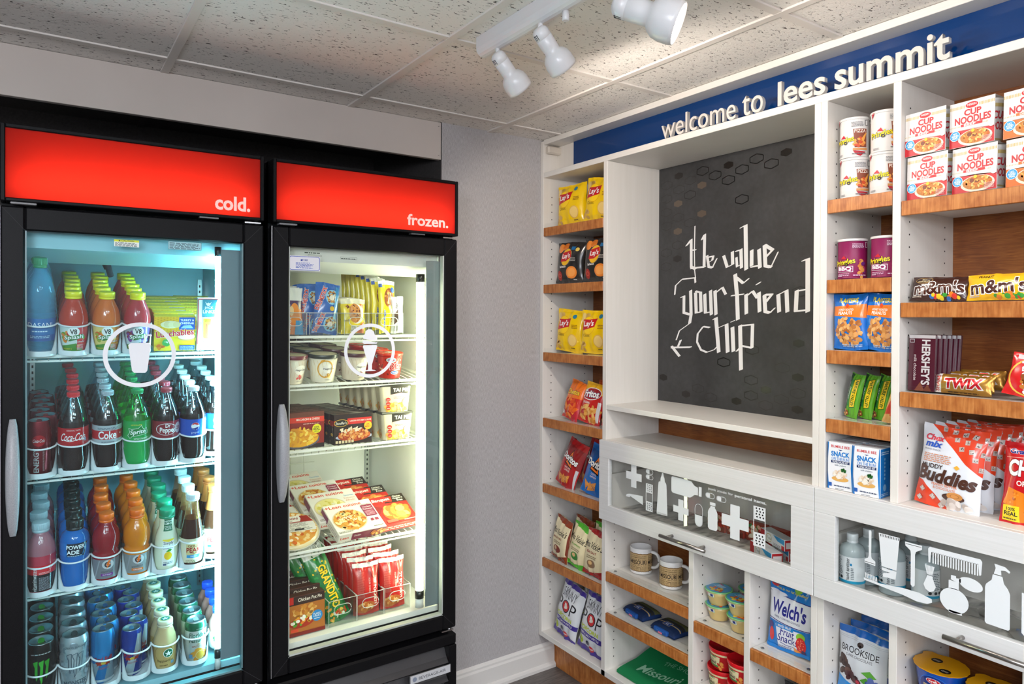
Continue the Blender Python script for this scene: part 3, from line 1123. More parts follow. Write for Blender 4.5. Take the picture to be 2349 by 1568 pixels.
def fridge(x0, x1, gx0, gx1, gz0, name, label, liner, glass, led, ledx, ledr, ledz, panel, word, icon, hand):
    t = thing(name, label, 'refrigerator', (x0, YF, 0))
    w = x1 - x0
    X = lambda x: x - x0                      # world x -> local
    Y = lambda y: y - YF
    ib, it, yb = .498, 1.762, .405            # inside floor, top, back wall
    c = MB()
    yo = .052
    c.box(0, .036, yo, .78, 0, 2.0, BLACK).box(w - .036, w, yo, .78, 0, 2.0, BLACK)
    c.box(.036, w - .036, Y(yb) + .02, .78, .44, 2.0, BLACK)
    c.box(.036, w - .036, yo, .78, 1.98, 2.0, BLACK)
    c.box(.036, w - .036, yo, .66, 1.775, 1.80, BLACK).box(.036, w - .036, yo, .66, .43, .478, BLACK)
    c.build('cabinet', t)
    li = MB()
    li.box(.036, .046, yo + .004, Y(yb) + .018, .48, 1.773, liner).box(w - .046, w - .036, yo + .004, Y(yb) + .018, .48, 1.773, liner)
    li.box(.046, w - .046, Y(yb), Y(yb) + .018, .48, 1.773, liner)
    li.box(.046, w - .046, yo + .004, Y(yb), it, it + .011, liner).box(.046, w - .046, yo + .004, Y(yb), .48, ib, liner)
    li.prism([(yo + .01, 1.70), (yo + .09, 1.668), (yo + .10, 1.672), (yo + .10, it), (yo + .01, it)], .047, w - .047, liner, 'x')
    lo = li.build('liner', t)
    sd = MB()
    for sx in (.060, w - .060):
        for sy in (Y(yb) - .012,):
            sd.box(sx - .007, sx + .007, sy - .004, sy, .52, 1.66, M('c9cfcb', 'metal'))
            for i in range(56):
                z = .53 + i * .02
                sd.box(sx - .0025, sx + .0025, sy - .0046, sy - .004, z, z + .009, M('26292a', 'matte'))
    sd.build('shelf_standard', lo)
    # door
    d0, d1, dt = .430, 1.797, .046
    fr = MB()
    fw = .0
    A0, A1 = X(gx0), X(gx1)
    fr.box(0, A0, 0, dt, d0, d1, BLACK, .004).box(A1, w, 0, dt, d0, d1, BLACK, .004)
    fr.box(A0, A1, 0, dt, 1.738, d1, BLACK, .004).box(A0, A1, 0, dt, d0, gz0, BLACK, .004)
    mi_ = M('2e2d30', 'matte')
    for sx, ex in ((.004, A0), (w - .004, A1)):
        for zz, ez in ((d1 - .004, 1.738), (d0 + .004, gz0)):
            a, b = Vector((sx, -.0003, zz)), Vector((ex, -.0003, ez))
            n_ = Vector((b.z - a.z, 0, a.x - b.x)).normalized() * .0005
            fr.add([a + n_, b + n_, b - n_, a - n_], [(0, 1, 2, 3)], mi_)
    fr.box(-.0022, -.0002, .004, .030, d0, d1, CHROME)
    do = fr.build('door_frame', t)
    gk = MB()
    gm = M('5f8288' if liner is INC else 'b4bab4', 'plastic')
    gk.box(A0 - .002, A0 + .0035, .006, .030, gz0, 1.738, gm).box(A1 - .0035, A1 + .002, .006, .030, gz0, 1.738, gm)
    gk.box(A0, A1, .006, .030, gz0 - .002, gz0 + .005, gm)
    gk.build('glass_edging', do)
    gl = MB().box(A0 - .003, A1 + .003, .009, .013, gz0 - .003, 1.741, glass)
    go = gl.build('door_glass', do)
    a = Art()
    icon(a)
    MB().art(a, lambda x, y, off: (X(x / 1000), .0085 - off, y / 1000), None, fin='matte', lift=0, smooth=False).build('glass_decal', go)
    # handle
    hx0, hx1, hz0, hz1 = hand
    hm = MB()
    n = 16
    cx = (hx0 + hx1) / 2

    def hsec(i, j):
        v = i
        z = hz0 + (hz1 - hz0) * v
        e = math.sin(PI * min(1, max(0, v)))
        hw = (hx1 - hx0) * (.22 + .28 * e ** .6)
        pr = -.010 - .034 * e ** .7
        sq = [(-hw, -.001), (-hw, pr * .75), (-hw * .75, pr), (hw * .75, pr), (hw, pr * .75), (hw, -.001)]
        k = min(5, int(round(j * 5)))
        return (X(cx) + sq[k][0], sq[k][1], z)
    hm.grid(lambda u, v: hsec(u, v), n, 5, HANDM)
    for o_ in (0, n):
        hm.add([hsec(o_ / n, k / 5) for k in range(6)], [tuple(range(6))], HANDM)
    ho = hm.build('handle', do)
    # light tube and its cover
    lz0, lz1 = ledz
    lt = MB().lathe([(ledr, lz0), (ledr, lz1)], led, 16, c=(X(ledx), Y(-.226), 0)).build('light_tube', t)
    for z_, s_ in ((lz0, -1), (lz1, 1)):
        e = MB()
        e.lathe([(ledr + .002, min(z_, z_ + s_ * .028)), (ledr + .002, max(z_, z_ + s_ * .028))], M('1b1a19', 'plastic'), 16, c=(X(ledx), Y(-.226), 0))
        if s_ < 0:
            e.lathe([(ledr + .001, lz0 - .06), (ledr + .001, lz0 - .028)], M('cfd2cf', 'plastic'), 16, c=(X(ledx), Y(-.226), 0))
        e.build('tube_socket', lt)
    MB().box(X(panel[0]), X(panel[1]), Y(-.239), Y(-.237), .512, 1.72, M('6c797f', 'plastic'), .0006).build('light_cover', t)
    # sign box
    s0, s1 = 1.808, 2.0
    sb = MB()
    f_ = .0105
    sb.box(0, f_, -.006, .075, s0, s1, BLACK, .002).box(w - f_, w, -.006, .075, s0, s1, BLACK, .002)
    sb.box(f_, w - f_, -.006, .075, s1 - f_, s1, BLACK, .002).box(f_, w - f_, -.006, .075, s0, s0 + .009, BLACK, .002)
    sb.box(f_, w - f_, .075, .085, s0, s1, M('b8b8b8', 'matte'))
    sb.box(.02, .075, .0, .03, s0 - .005, s0, M('9a9a9c', 'plastic'), .002).box(w * .72, w * .80, .0, .02, s0 - .004, s0, M('5f5f62', 'plastic'))
    so = sb.build('sign_box', t)
    fc = MB().box(f_, w - f_, .0, .002, s0 + .009, s1 - f_, REDP).build('sign_face', so)
    MB().lathe([(.008, 0), (.008, w - .05)], SIGNT, 12, c=(0, 0, 0)).build('sign_tube', so, (.025, .056, s0 + .050), (0, PI / 2, 0))
    a = Art()
    word(a)
    MB().art(a, lambda x, y, off: (X(x / 1000), -off, y / 1000), None, lift=0, smooth=False).build('sign_lettering', fc)
    # hinge
    for z in (1.800, .418):
        hg = MB()
        hg.box(w - .052, w - .006, .008, .040, z, z + .004, CHROME).lathe([(.007, z - .003), (.007, z + .008)], CHROME, 12, c=(w - .018, .018, 0))
        hg.build('hinge', t)
    # base grille
    gr = MB()
    gr.box(0, w + .004, .001, .05, .368, .408, BLACK, .006)
    gr.box(0, .03, .001, .05, .0, .368, BLACK, .003).box(w - .026, w + .004, .001, .05, .0, .368, BLACK, .003)
    gr.box(.03, w - .026, .045, .06, .0, .368, BLACKG)
    sl = M('3b3a3c', 'plastic')
    for i in range(5):
        z = .352 - i * .066
        gr.prism([(.006, z - .044), (.010, z - .048), (.040, z), (.040, z - .012)][::-1], .03, w - .026, sl, 'x')
    gr.build('base_grille', t)
    return t


def icon_cup(a):
    a.ring(-1555, 1418.5, 77.5, 88.5, RINGM, 48)
    a.P([(-1578, 1451), (-1584, 1446), (-1575, 1376), (-1570, 1370), (-1543, 1369), (-1538, 1375), (-1529, 1446), (-1534, 1451)], RINGM)
    a.line([(-1547, 1451), (-1541, 1473), (-1527, 1471)], 4.5, RINGM)


def icon_cone(a):
    a.ring(-889, 1414, 77.5, 88.5, RINGM, 48)
    a.P([(-912, 1432), (-914, 1428), (-896, 1369), (-896, 1352), (-908, 1349), (-909, 1347), (-869, 1347), (-870, 1349), (-882, 1352), (-882, 1369), (-864, 1428), (-866, 1432)], RINGM)
    a.P([(-910, 1436), (-916, 1441), (-913, 1449), (-868, 1440), (-863, 1443), (-866, 1436)], RINGM)
    a.P([(-912, 1453), (-868, 1445), (-863, 1453), (-867, 1462), (-873, 1466), (-876, 1476), (-884, 1483), (-895, 1484), (-905, 1478), (-907, 1468), (-914, 1462)], RINGM)


def word_cold(a):
    a.T('cold.', -1269, 1852, 42, SLET, b=.045, w=107 - 10, al='R')


def word_frozen(a):
    a.T('frozen.', -604, 1853, 38, SLET, b=.035, w=157, al='R')


cooler = fridge(-1.862, -1.230, -1.812, -1.287, .481, 'drinks_cooler', 'black glass-door cooler of bottled drinks under the red cold sign', INC, GLASSC, LEDC,
                -1.3485, .0075, (.545, 1.70), (-1.3430, -1.280), word_cold, icon_cup, (-1.852, -1.8225, .976, 1.267))
freezer = fridge(-1.204, -.567, -1.154, -.617, .481, 'food_freezer', 'black glass-door freezer of frozen food under the red frozen sign', INW, GLASSF, LEDF,
                 -.687, .0135, (.572, 1.645), (-.671, -.612), word_frozen, icon_cone, (-1.1935, -1.162, .963, 1.259))

# stickers and plate
wa = Art()
wa.R(-1617, 1711, -1558, 1729, 'e8efe8').R(-1617, 1724, -1558, 1729.5, 'd3dc20').T('CAUTION', -1585, 1726.8, 3.6, '1b1b1b', b=.02, w=30)
wa.bars(-1615, 1712, -1560, 1723, 4, '3a4a50', 3)
wa.P([(-1607, 1725), (-1602, 1725), (-1604.5, 1729)], '1b1b1b')
o = MB().art(wa, lambda x, y, off: (x / 1000 + 1.862, .0085 - off, y / 1000), None, fin='paper', lift=.0001, smooth=False)
door_glass_c = [c for c in cooler.children if c.name.startswith('door_frame')][0]
o.build('caution_sticker', door_glass_c)
wa = Art()
wa.R(-1486, 1711, -1401, 1733, '9fd0d8')
wa.line([(-1486, 1711), (-1401, 1711), (-1401, 1733), (-1486, 1733), (-1486, 1711)], .7, '24424c').bars(-1483, 1713, -1404, 1731, 6, '24424c', 5)
MB().art(wa, lambda x, y, off: (x / 1000 + 1.862, .0085 - off, y / 1000), None, fin='paper', lift=.0001, smooth=False).build('notice_sticker', door_glass_c)
pr = MB().tube([(.238, .19, 1.695), (.246, .20, 1.66), (.252, .21, 1.64)], .008, M('1f3038', 'matte'), 10)
pr.tube([(.222, .20, 1.70), (.240, .205, 1.66)], .005, M('1f3038', 'matte'), 8)
pr.build('temperature_probe', cooler)
df = [c for c in freezer.children if c.name.startswith('door_frame')][0]
na = Art()
na.R(-1153, 1666, -1056, 1712, 'e4e2e8')
for i, (a_, b_) in enumerate(((1.5, 1.6), )):
    x0, x1, y0, y1 = -1151, -1058, 1668.5, 1709.5
    na.line([(x0 + 4, y0), (x1 - 4, y0), (x1, y0 + 4), (x1, y1 - 4), (x1 - 4, y1), (x0 + 4, y1), (x0, y1 - 4), (x0, y0 + 4), (x0 + 4, y0)], 1.6, '2a52b4')
na.T('YORK', -1104, 1699, 6, '2b3f9a', b=.03, w=20).R(-1117, 1696, -1112, 1701, '2b3f9a').bars(-1132, 1674, -1076, 1693, 5, '4a63b8', 8)
MB().art(na, lambda x, y, off: (x / 1000 + 1.204, .0085 - off, y / 1000), None, fin='paper', lift=.0001, smooth=False).build('notice_card', df)
na = Art()
na.bars(-1105, 1721, -1040, 1727, 1, '3a463c', 2).line([(-1094, 1712), (-1052, 1712), (-1052, 1717), (-1094, 1717), (-1094, 1712)], .6, '3a463c')
na.line([(-990, 1708), (-935, 1708), (-935, 1715), (-990, 1715), (-990, 1708)], .6, '3a463c').bars(-988, 1709, -937, 1714, 1, '3a463c', 3)
MB().art(na, lambda x, y, off: (x / 1000 + 1.204, .0085 - off, y / 1000), None, fin='paper', lift=.0001, smooth=False).build('notice_sticker', df)
bg = Art()
bg.R(-746, 279, -592, 306, 'bfc0c4').T('BEVERAGE-AIR', -662, 292, 10, '34343a', w=104).E(-730, 292, 8, 8, '7d8698')
bg.L[1:] = bg.L[1:]
b_ = MB().box(-.748 + 1.204, -.590 + 1.204, -.0045, .0, .278, .307, M('aaabb0', 'metal'), .001)
b_.box(-.70 + 1.204, -.63 + 1.204, -.0005, .012, .285, .300, BLACKG)
b_.art(bg, lambda x, y, off: (x / 1000 + 1.204, -.0046 - off, y / 1000), None, fin='plastic', lift=.0001, smooth=False)
bgr = [c for c in freezer.children if c.name.startswith('base_grille')][0]
b_.build('maker_plate', bgr)
gw = MB()
for x in (-1.10, -1.085, -1.03, -.97, -.955, -.90):
    gw.tube([(x + 1.204, .655, .80), (x + 1.204, .655, 1.09)], .0022, WIRE, 6)
for z in (.93, .99, 1.04):
    gw.tube([(-1.14 + 1.204, .652, z), (-.86 + 1.204, .652, z + .004)], .0022, WIRE, 6)
gw.build('back_wire_guard', freezer)


# ---------------------------------------------------------------- wire shelves
def wire_shelf(x0, x1, z, label, group, slope=0.0):
    t = thing('wire_shelf', label, 'shelf', (x0, -.192, z), (math.atan(slope), 0, 0), group)
    w = x1 - x0
    m = MB()
    m.box(0, w, -.003, .003, -.009, 0, WIRE, .001).box(0, w, .004, .009, -.022, -.016, WIRE, .001)
    m.box(0, .005, 0, .58, -.010, -.003, WIRE).box(w - .005, w, 0, .58, -.010, -.003, WIRE)
    m.box(0, w, .575, .58, -.010, -.003, WIRE).box(0, w, .29, .296, -.012, -.005, WIRE)
    n = int(w / .0245)
    for i in range(1, n):
        x = w * i / n
        m.tube([(x, .006, -.019), (x, .001, -.006), (x, .03, -.0024), (x, .57, -.0024)], .0022, WIRE, 5)
    m.build('wires', t)
    return t


SLOPE = {1: .195, 2: .15, 3: .14, 4: .085}
for sl, z, l in ((.195, 1.421, 'top wire shelf of the drinks cooler, under juices and snack packs'), (.15, 1.102, 'second wire shelf of the drinks cooler, under the soda bottles'),
             (.14, .794, 'third wire shelf of the drinks cooler, under sports drinks and teas')):
    wire_shelf(-1.813, -1.279, z, l, 'wire shelves in the drinks cooler', sl)
for z, l in ((1.463, 'top wire shelf of the freezer, under ice cream bars in bins'), (1.308, 'second wire shelf of the freezer, under ice cream tubs'),
             (1.098, 'third wire shelf of the freezer, under pasta dinner boxes'), (.773, 'lowest wire shelf of the freezer, under tilted dinner boxes')):
    wire_shelf(-1.155, -.616, z, l, 'wire shelves in the freezer', .11 if z == 1.308 else 0)

# ================================================================ ways of making packages
ORD = ['front', 'second', 'third', 'fourth', 'fifth', 'sixth', 'seventh', 'eighth', 'ninth']


def surf(P, nu, nv, x0, x1, y0, y1, ax=-1):
    """a point on a grid of points by 2d position"""
    def fn(x, y, off):
        a = min(max((x - x0) / (x1 - x0) * nu, 0), nu - 1e-6)
        b = min(max((y - y0) / (y1 - y0) * nv, 0), nv - 1e-6)
        i, j = int(a), int(b)
        a -= i
        b -= j
        p = [P[j][i], P[j][i + 1], P[j + 1][i + 1], P[j + 1][i]]
        if a >= b:
            return tuple(p[0][k] + a * (p[1][k] - p[0][k]) + b * (p[2][k] - p[1][k]) + (-off if k == 1 else 0) for k in range(3))
        return tuple(p[0][k] + a * (p[2][k] - p[3][k]) + b * (p[3][k] - p[0][k]) + (-off if k == 1 else 0) for k in range(3))
    return fn


def bag(name, w, h, t, base, art, seed=1, crimp=.05, fin='film', stand=False, wr=1.6, pinch=.06, back=None):
    q = random.Random(seed)
    ph = [q.random() * 6.28 for _ in range(8)]
    nu, nv = 22, 26

    def F(x, y):
        u, v = 2 * x / w, y / h
        vv = min(1, max(0, (v - crimp) / (1 - 2 * crimp)))
        S = math.sin(PI * vv) ** .5 if not stand else min(1, (1 - vv) * 1.5) ** .6 * (1 if vv > .04 else vv / .04 * .3 + .7)
        U = max(0, 1 - abs(u) ** 2.4) ** .55
        d = t / 2 * U * S
        d += wr * t * .035 * U * ((1.25 - S) * math.sin(u * 9 + ph[0] + 2 * v) + .5 * math.sin(u * 3.1 + v * 8 + ph[1]) + .35 * math.sin(v * 15 - u * 5 + ph[2]) + (1 - S) * 1.2 * math.sin(u * 15 + ph[3]))
        e = (1 - U) * math.sin(v * 17 + ph[4]) * t * .012 * wr
        xx = x * (1 - pinch * S) + (1 if x > 0 else -1) * e
        zz = y + (1 - S) * h * .008 * math.sin(u * 2.3 + ph[5]) * wr
        return xx / 1000, max(.0006, d / 1000 + .0006), zz / 1000
    Pf = [[None] * (nu + 1) for _ in range(nv + 1)]
    Pb = [[None] * (nu + 1) for _ in range(nv + 1)]
    for j in range(nv + 1):
        for i in range(nu + 1):
            X, d, z = F(-w / 2 + w * i / nu, h * j / nv)
            Pf[j][i] = (X, -d, z)
            Pb[j][i] = (X, d * .9, z)
    b = MB()
    bm = M(base, fin)
    b.grid(lambda u, v: Pf[int(round(v * nv))][int(round(u * nu))], nu, nv, bm, False, True)
    b.grid(lambda u, v: Pb[int(round(v * nv))][int(round(u * nu))], nu, nv, M(back or base, fin), True)
    rim = [Pf[0][i] for i in range(nu + 1)] + [Pf[j][nu] for j in range(1, nv + 1)] + [Pf[nv][i] for i in range(nu - 1, -1, -1)] + [Pf[j][0] for j in range(nv - 1, 0, -1)]
    rib = [Pb[0][i] for i in range(nu + 1)] + [Pb[j][nu] for j in range(1, nv + 1)] + [Pb[nv][i] for i in range(nu - 1, -1, -1)] + [Pb[j][0] for j in range(nv - 1, 0, -1)]
    n = len(rim)
    b.add(rim + rib, [(i, n + i, n + (i + 1) % n, (i + 1) % n) for i in range(n)], bm)
    b.art(art, surf(Pf, nu, nv, -w / 2, w / 2, 0, h), w / nu, h / nv, fin, (-w / 2, w / 2, 0, h), lo=.0004, lift=.00014, diag=True)
    return b.build(name)


def carton(name, w, d, h, base, front=None, right=None, left=None, top=None, fin='paper', cols=None, bev=.0012):
    b = MB().box(-w / 2000, w / 2000, -d / 2000, d / 2000, 0, h / 1000, M(base, fin), bev)
    W, D, H = w / 2000, d / 2000, h / 1000
    if front:
        b.art(front, lambda x, y, o: (x / 1000, -D - o, y / 1000), None, None, fin, (-w / 2 + .8, w / 2 - .8, .8, h - .8), False)
    if right:
        b.art(right, lambda x, y, o: (W + o, x / 1000, y / 1000), None, None, fin, (-d / 2 + .8, d / 2 - .8, .8, h - .8), False)
    if left:
        b.art(left, lambda x, y, o: (-W - o, -x / 1000, y / 1000), None, None, fin, (-d / 2 + .8, d / 2 - .8, .8, h - .8), False)
    if top:
        b.art(top, lambda x, y, o: (x / 1000, y / 1000, H + o), None, None, fin, (-w / 2 + .8, w / 2 - .8, -d / 2 + .8, d / 2 - .8), False)
    return b.build(name)


SEG = 28


def radius_at(prof, z):
    for (r0, z0), (r1, z1) in zip(prof, prof[1:]):
        if z0 <= z <= z1 and z1 > z0:
            return r0 + (r1 - r0) * (z - z0) / (z1 - z0)
    return prof[-1][0] if z > prof[-1][1] else prof[0][0]


def wrap(b, prof, art, rref, fin, lo=.0003, c=(0, 0)):
    """prof in mm"""
    zs = sorted({z for r, z in prof})

    def fn(x, y, o):
        a = x / rref
        r = radius_at(prof, y) / 1000 + o
        return (c[0] + r * math.sin(a), c[1] - r * math.cos(a), y / 1000)
    # split the drawing at the profile rows so that it hugs the surface
    art2 = Art()
    for tris, col in art.L:
        ps = [list(t) for t in tris]
        for z in zs[1:-1]:
            nx = []
            for p in ps:
                lo_, hi_ = min(q[1] for q in p), max(q[1] for q in p)
                if lo_ < z < hi_:
                    nx += [q for q in (clip_half(p, 1, z, True), clip_half(p, 1, z, False)) if len(q) > 2]
                else:
                    nx.append(p)
            ps = nx
        art2.L.append((ps, col))
    b.art(art2, fn, 2 * PI * rref / SEG, None, fin, lo=lo)


def mm(p):
    return [(r / 1000, z / 1000) for r, z in p]


def label_part(root, prof, z0, z1, base, art, rref, fin='film', name='label', a0=0, a1=2 * PI, extra=.35):
    rows = [(radius_at(prof, z0) + extra, z0)] + [(r + extra, z) for r, z in prof if z0 < z < z1] + [(radius_at(prof, z1) + extra, z1)]
    b = MB().lathe(mm(rows), M(base, fin), SEG, False, False, a0=a0, a1=a1)
    wrap(b, rows, art, rref, fin)
    o = b.build(name, root)
    return o


def cap_part(root, r, z0, z1, mat, dome=.6, ridges=True, name='cap', top_art=None):
    h = z1 - z0
    b = MB().lathe(mm([(r - .6, z0), (r, z0 + .4), (r, z0 + h * .22), (r - .7, z0 + h * .24), (r - .7, z0 + h * .28), (r, z0 + h * .3), (r, z1 - 1.4), (r - 1.2, z1 - .2), (r - 2, z1), (0.01, z1)]), mat, 24, True, True)
    if ridges:
        vs, fs = [], []
        n = 40
        for k in range(n):
            a = 2 * PI * k / n
            for da, rr in ((-.05, r - .1), (0, r + .45), (.05, r - .1)):
                for z in (z0 + h * .34, z1 - 1.8):
                    vs.append((rr / 1000 * math.sin(a + da), -rr / 1000 * math.cos(a + da), z / 1000))
            o = k * 6
            fs += [(o, o + 2, o + 3, o + 1), (o + 2, o + 4, o + 5, o + 3)]
        b.add(vs, fs, mat)
    if top_art:
        b.art(top_art, lambda x, y, o: (x / 1000, y / 1000, z1 / 1000 + o), None)
    return b.build(name, root)


def bottle(name, prof, mat, bands=None, fin=None):
    b = MB().lathe(mm(prof), mat, SEG, True, True, bands=[(z / 1000, m_) for z, m_ in bands] if bands else None)
    return b.build(name)


def can(name, r, h, base, art, tab='9fa3a6', fin='can', neck=.82, topcol='b9bcbf', ring=None):
    prof = [(r * .78, 0), (r * .84, 1.5), (r, 8), (r, h - 14), (r * (neck + .06), h - 4), (r * neck, h - 2.5), (r * neck + .8, h - 1.2), (r * neck + .8, h), (r * neck - .9, h), (r * neck - 1.4, h - 3.5)]
    b = MB().lathe(mm(prof), M(base, fin), SEG, True, False)
    wrap(b, prof[:5], art, r, fin)
    o = b.build(name)
    tp = M(topcol, 'metal')
    l = MB().lathe(mm([(r * neck + .9, h - 1.3), (r * neck + .9, h + .1), (r * neck - .9, h + .1), (r * neck - 1.5, h - 3.2), (0.01, h - 3.2)]), tp, SEG, False, True)
    l.art(Art().ring(0, -r * .25, r * .30, r * .33, '6f7376').line([(-r * .2, r * .45), (r * .2, r * .45)], .8, '6f7376'), lambda x, y, o_: (x / 1000, y / 1000, (h - 3.2) / 1000 + o_), None, fin='plastic')
    lo = l.build('lid', o)
    t = MB().prism([(x * r * .30 / 10, y * r * .30 / 10) for x, y in ((-6, -10), (6, -10), (8, 0), (6, 12), (2, 17), (-2, 17), (-6, 12), (-8, 0))], (h - 2.4) / 1000, (h - 1.5) / 1000, M(tab, 'can'))
    t2 = MB()
    t2.v, t2.f, t2.mi, t2.sm, t2.mats = [(x / 1000, y / 1000, z) for x, y, z in t.v], t.f, t.mi, t.sm, t.mats
    t2.build('pull_tab', lo)
    return o


def rowof(proto, x, y, z, n, pitch, desc, where, group, dx=0.0, rot=(0, 0, 0), jit=.002, drift=0.0, start=0, word='from the glass door', slope=0.0):
    q = random.Random(len(desc) * 7 + n)
    slope = {W1: SLOPE[1], W2: SLOPE[2], W3: SLOPE[3], W4: SLOPE[4]}.get(where, slope)
    for i in range(n):
        lab = ('front %s, %s' % (desc, where)) if i == 0 and not start else '%s %s %s, %s' % (ORD[i + start], desc, word, where)
        put(proto, (x + drift * i + (dx if i % 2 else -dx if dx else 0) + q.uniform(-jit, jit), y + pitch * i, z + slope * (y + pitch * i + .192)),
            (rot[0] + math.atan(slope), rot[1], rot[2] + q.uniform(-.05, .05) * (3 if i else 1)), lab, group)


# ================================================================ drinks cooler: white feed lanes
LANEW = .0735
ORG = M('e8ecee', 'plastic')


def lane(x, z, wl, label, y0=-.2265, depth=.46, rimz=.082, slope=0.0):
    r = wl / 2 - .001
    t = thing('bottle_lane', label, 'bottle organizer', (x, y0 + r, z + slope * (y0 + r + .192)), (math.atan(slope), 0, 0), 'white bottle lanes in the drinks cooler')
    m = MB()
    k = 18
    fl = [(-r, depth), (-r, 0)] + [(-r * math.cos(PI * i / k), -r * math.sin(PI * i / k)) for i in range(1, k)] + [(r, 0), (r, depth)]
    m.prism(fl, .0005, .0035, ORG, 'z')
    m.box(-r, -r + .0012, 0, depth, .003, .022, ORG).box(r - .0012, r, 0, depth, .003, .022, ORG)
    m.build('lane_floor', t)
    g = MB()
    # front guard: curved wall, open in the middle, wider open towards the top
    for sgn in (-1, 1):
        def wall(u, v, rr):
            zz = .003 + (rimz - .004) * v
            edge = PI / 2 * (.30 + .62 * v ** .6)
            lo_ = edge
            a = sgn * (lo_ + (PI / 2 - lo_) * u)
            return (rr * math.sin(a), -rr * math.cos(a), zz)
        g.grid(lambda u, v: wall(u, v, r), 5, 10, ORG, sgn < 0)
        g.grid(lambda u, v: wall(u, v, r - .0016), 5, 10, ORG, sgn > 0)
    g.grid(lambda u, v: (r * math.sin((u - .5) * PI), -r * math.cos((u - .5) * PI), .001 + .013 * v), 16, 2, ORG)
    g.grid(lambda u, v: ((r - .0016) * math.sin((u - .5) * PI), -(r - .0016) * math.cos((u - .5) * PI), .001 + .013 * v), 16, 2, ORG, True)
    g.build('front_guard', t)
    pts = [(r * math.sin(a), -r * math.cos(a), rimz + .0015 - .004 * math.cos(a)) for a in [(-.5 + i / 16) * PI for i in range(17)]]
    MB().tube(pts, .0024, ORG, 8).build('rim', t)
    return t


CX = [-1.7800, -1.7060, -1.6310, -1.5570, -1.4850, -1.4130, -1.3470]
DZ = {1: 1.4235, 2: 1.1045, 3: .7965, 4: .5125}
W1, W2, W3, W4 = 'top cooler shelf', 'second cooler shelf', 'third cooler shelf', 'cooler bottom'
LN = {1: ['water bottles', 'red juice bottles', 'orange juice bottles', 'purple label juice bottles'],
      2: ['dark red energy cans', 'red label cola bottles', 'silver label cola bottles', 'green soda bottles', 'maroon label soda bottles', 'blue label cola bottles', 'last row of cola bottles'],
      3: ['pink vitamin drinks', 'blue sports drinks', 'red sports drinks', 'orange sports drinks', 'lemonade bottles', 'cream label teas', 'orange neck teas'],
      4: ['black energy cans', 'silver energy cans', 'light blue slim cans', 'dark blue slim cans', 'coffee bottles', 'orange juice cans']}
for s, names in LN.items():
    for i, nm in enumerate(names):
        lane(CX[i] if not (s == 4 and i == 5) else -1.405, DZ[s], LANEW if i < 6 else .072, 'white plastic lane holding the %s in the cooler' % nm, slope=SLOPE[s], y0=-.2265 if i < 6 else -.185)

FRONT = -.1905
# --- water
wp = [(24, 0), (33, 3), (35.5, 12), (35.5, 30), (36, 34), (36, 96), (35, 100), (36, 108), (35, 114), (36, 122), (35, 128), (36, 140), (33, 165), (24, 195), (14.5, 212), (13.5, 226)]
WAT = milky('water_in_plastic', '4aa6cc', .42, .05)
root = bottle('water_bottle', wp, WAT)
a = Art().R(-110, 36, 110, 94, '1f6fb0').R(-110, 36, 110, 52, '1a5a9c').T('DASANI', 0, 78, 13, 'e8f4fa', w=56, b=.0).bars(-18, 60, 18, 66, 1, 'bfe0ee').bars(-22, 44, 22, 52, 2, 'a8d4e8')
label_part(root, wp, 35, 95, '1f6fb0', a, 36)
cap_part(root, 15.5, 224, 250, M('2c8f63', 'plastic'))
rowof(root, CX[0], FRONT + .012, 1.427, 5, .074, 'green capped water bottle', W1, 'green capped water bottles')

# --- juices
jp = [(24, 0), (26.5, 3), (28.5, 20), (32.5, 74), (33.4, 78), (33.0, 82), (34, 86), (34, 90), (33, 100), (29, 118), (22, 134), (18, 143), (17, 148)]


def juice(name, liquid, bg, leaf, fruit, flav, lab2):
    r = bottle(name, jp, M(liquid, 'gloss'))
    a = Art().R(-110, 6, 110, 74, bg).R(8, 6, 110, 74, lab2).P([(-32, 6), (18, 6), (26, 10), (6, 30), (-32, 22)], '3f8f2e')
    a.blobs(-16, 48, 13, 12, 14, fruit, 6, 3).blobs(20, 30, 12, 16, 12, fruit, 6, 5)
    a.E(0, 62, 13, 13, 'f2f2ee').T('V8', 0, 62, 14, '1d2a26', b=.03, w=15)
    a.P([(-22, 40), (-14, 50), (22, 55), (24, 46), (-8, 36)], '2e7a3a').T('Splash', 0, 46, 14, 'f6f6f2', b=.02, w=42, rot=.1, sh=.15)
    a.T(flav, 16, 34, 5, 'f6f6f2', w=20).bars(8, 12, 24, 28, 5, 'f3d6d6').T('OXIDANT C', -16, 15, 4, 'f0e040', w=24).bars(-28, 8, -4, 12, 1, 'e8e8d0')
    label_part(r, jp, 5, 75, bg, a, 31)
    cap_part(r, 19.5, 147, 166, M('ece21a', 'plastic'), ridges=False)
    return r


for i, (nm, liq, bg, fr, fl, l2, ds) in enumerate((('juice_bottle', 'b8331a', 'cfe0d8', ['c2202c', 'd94a3a', 'e88a30', '6a9a2a'], 'Strawberry Kiwi', 'd4474e', 'yellow capped strawberry red juice bottle'),
                                                   ('juice_bottle', 'd0661e', 'e6cf7a', ['e08a1e', 'f0b030', '9aa83a', 'd86a20'], 'Tropical', 'e08a2a', 'yellow capped mango orange juice bottle'),
                                                   ('juice_bottle', 'b03038', 'd0d4dc', ['4a2a6a', '2a2438', '7a3a8a', '8a2a3a'], 'Berry', '6a4a9a', 'yellow capped berry juice bottle with purple label'))):
    rt = juice(nm, liq, bg, 0, fr, fl, l2)
    rowof(rt, CX[i + 1], FRONT, 1.427, 6, .0715, ds, W1, ds + 's')

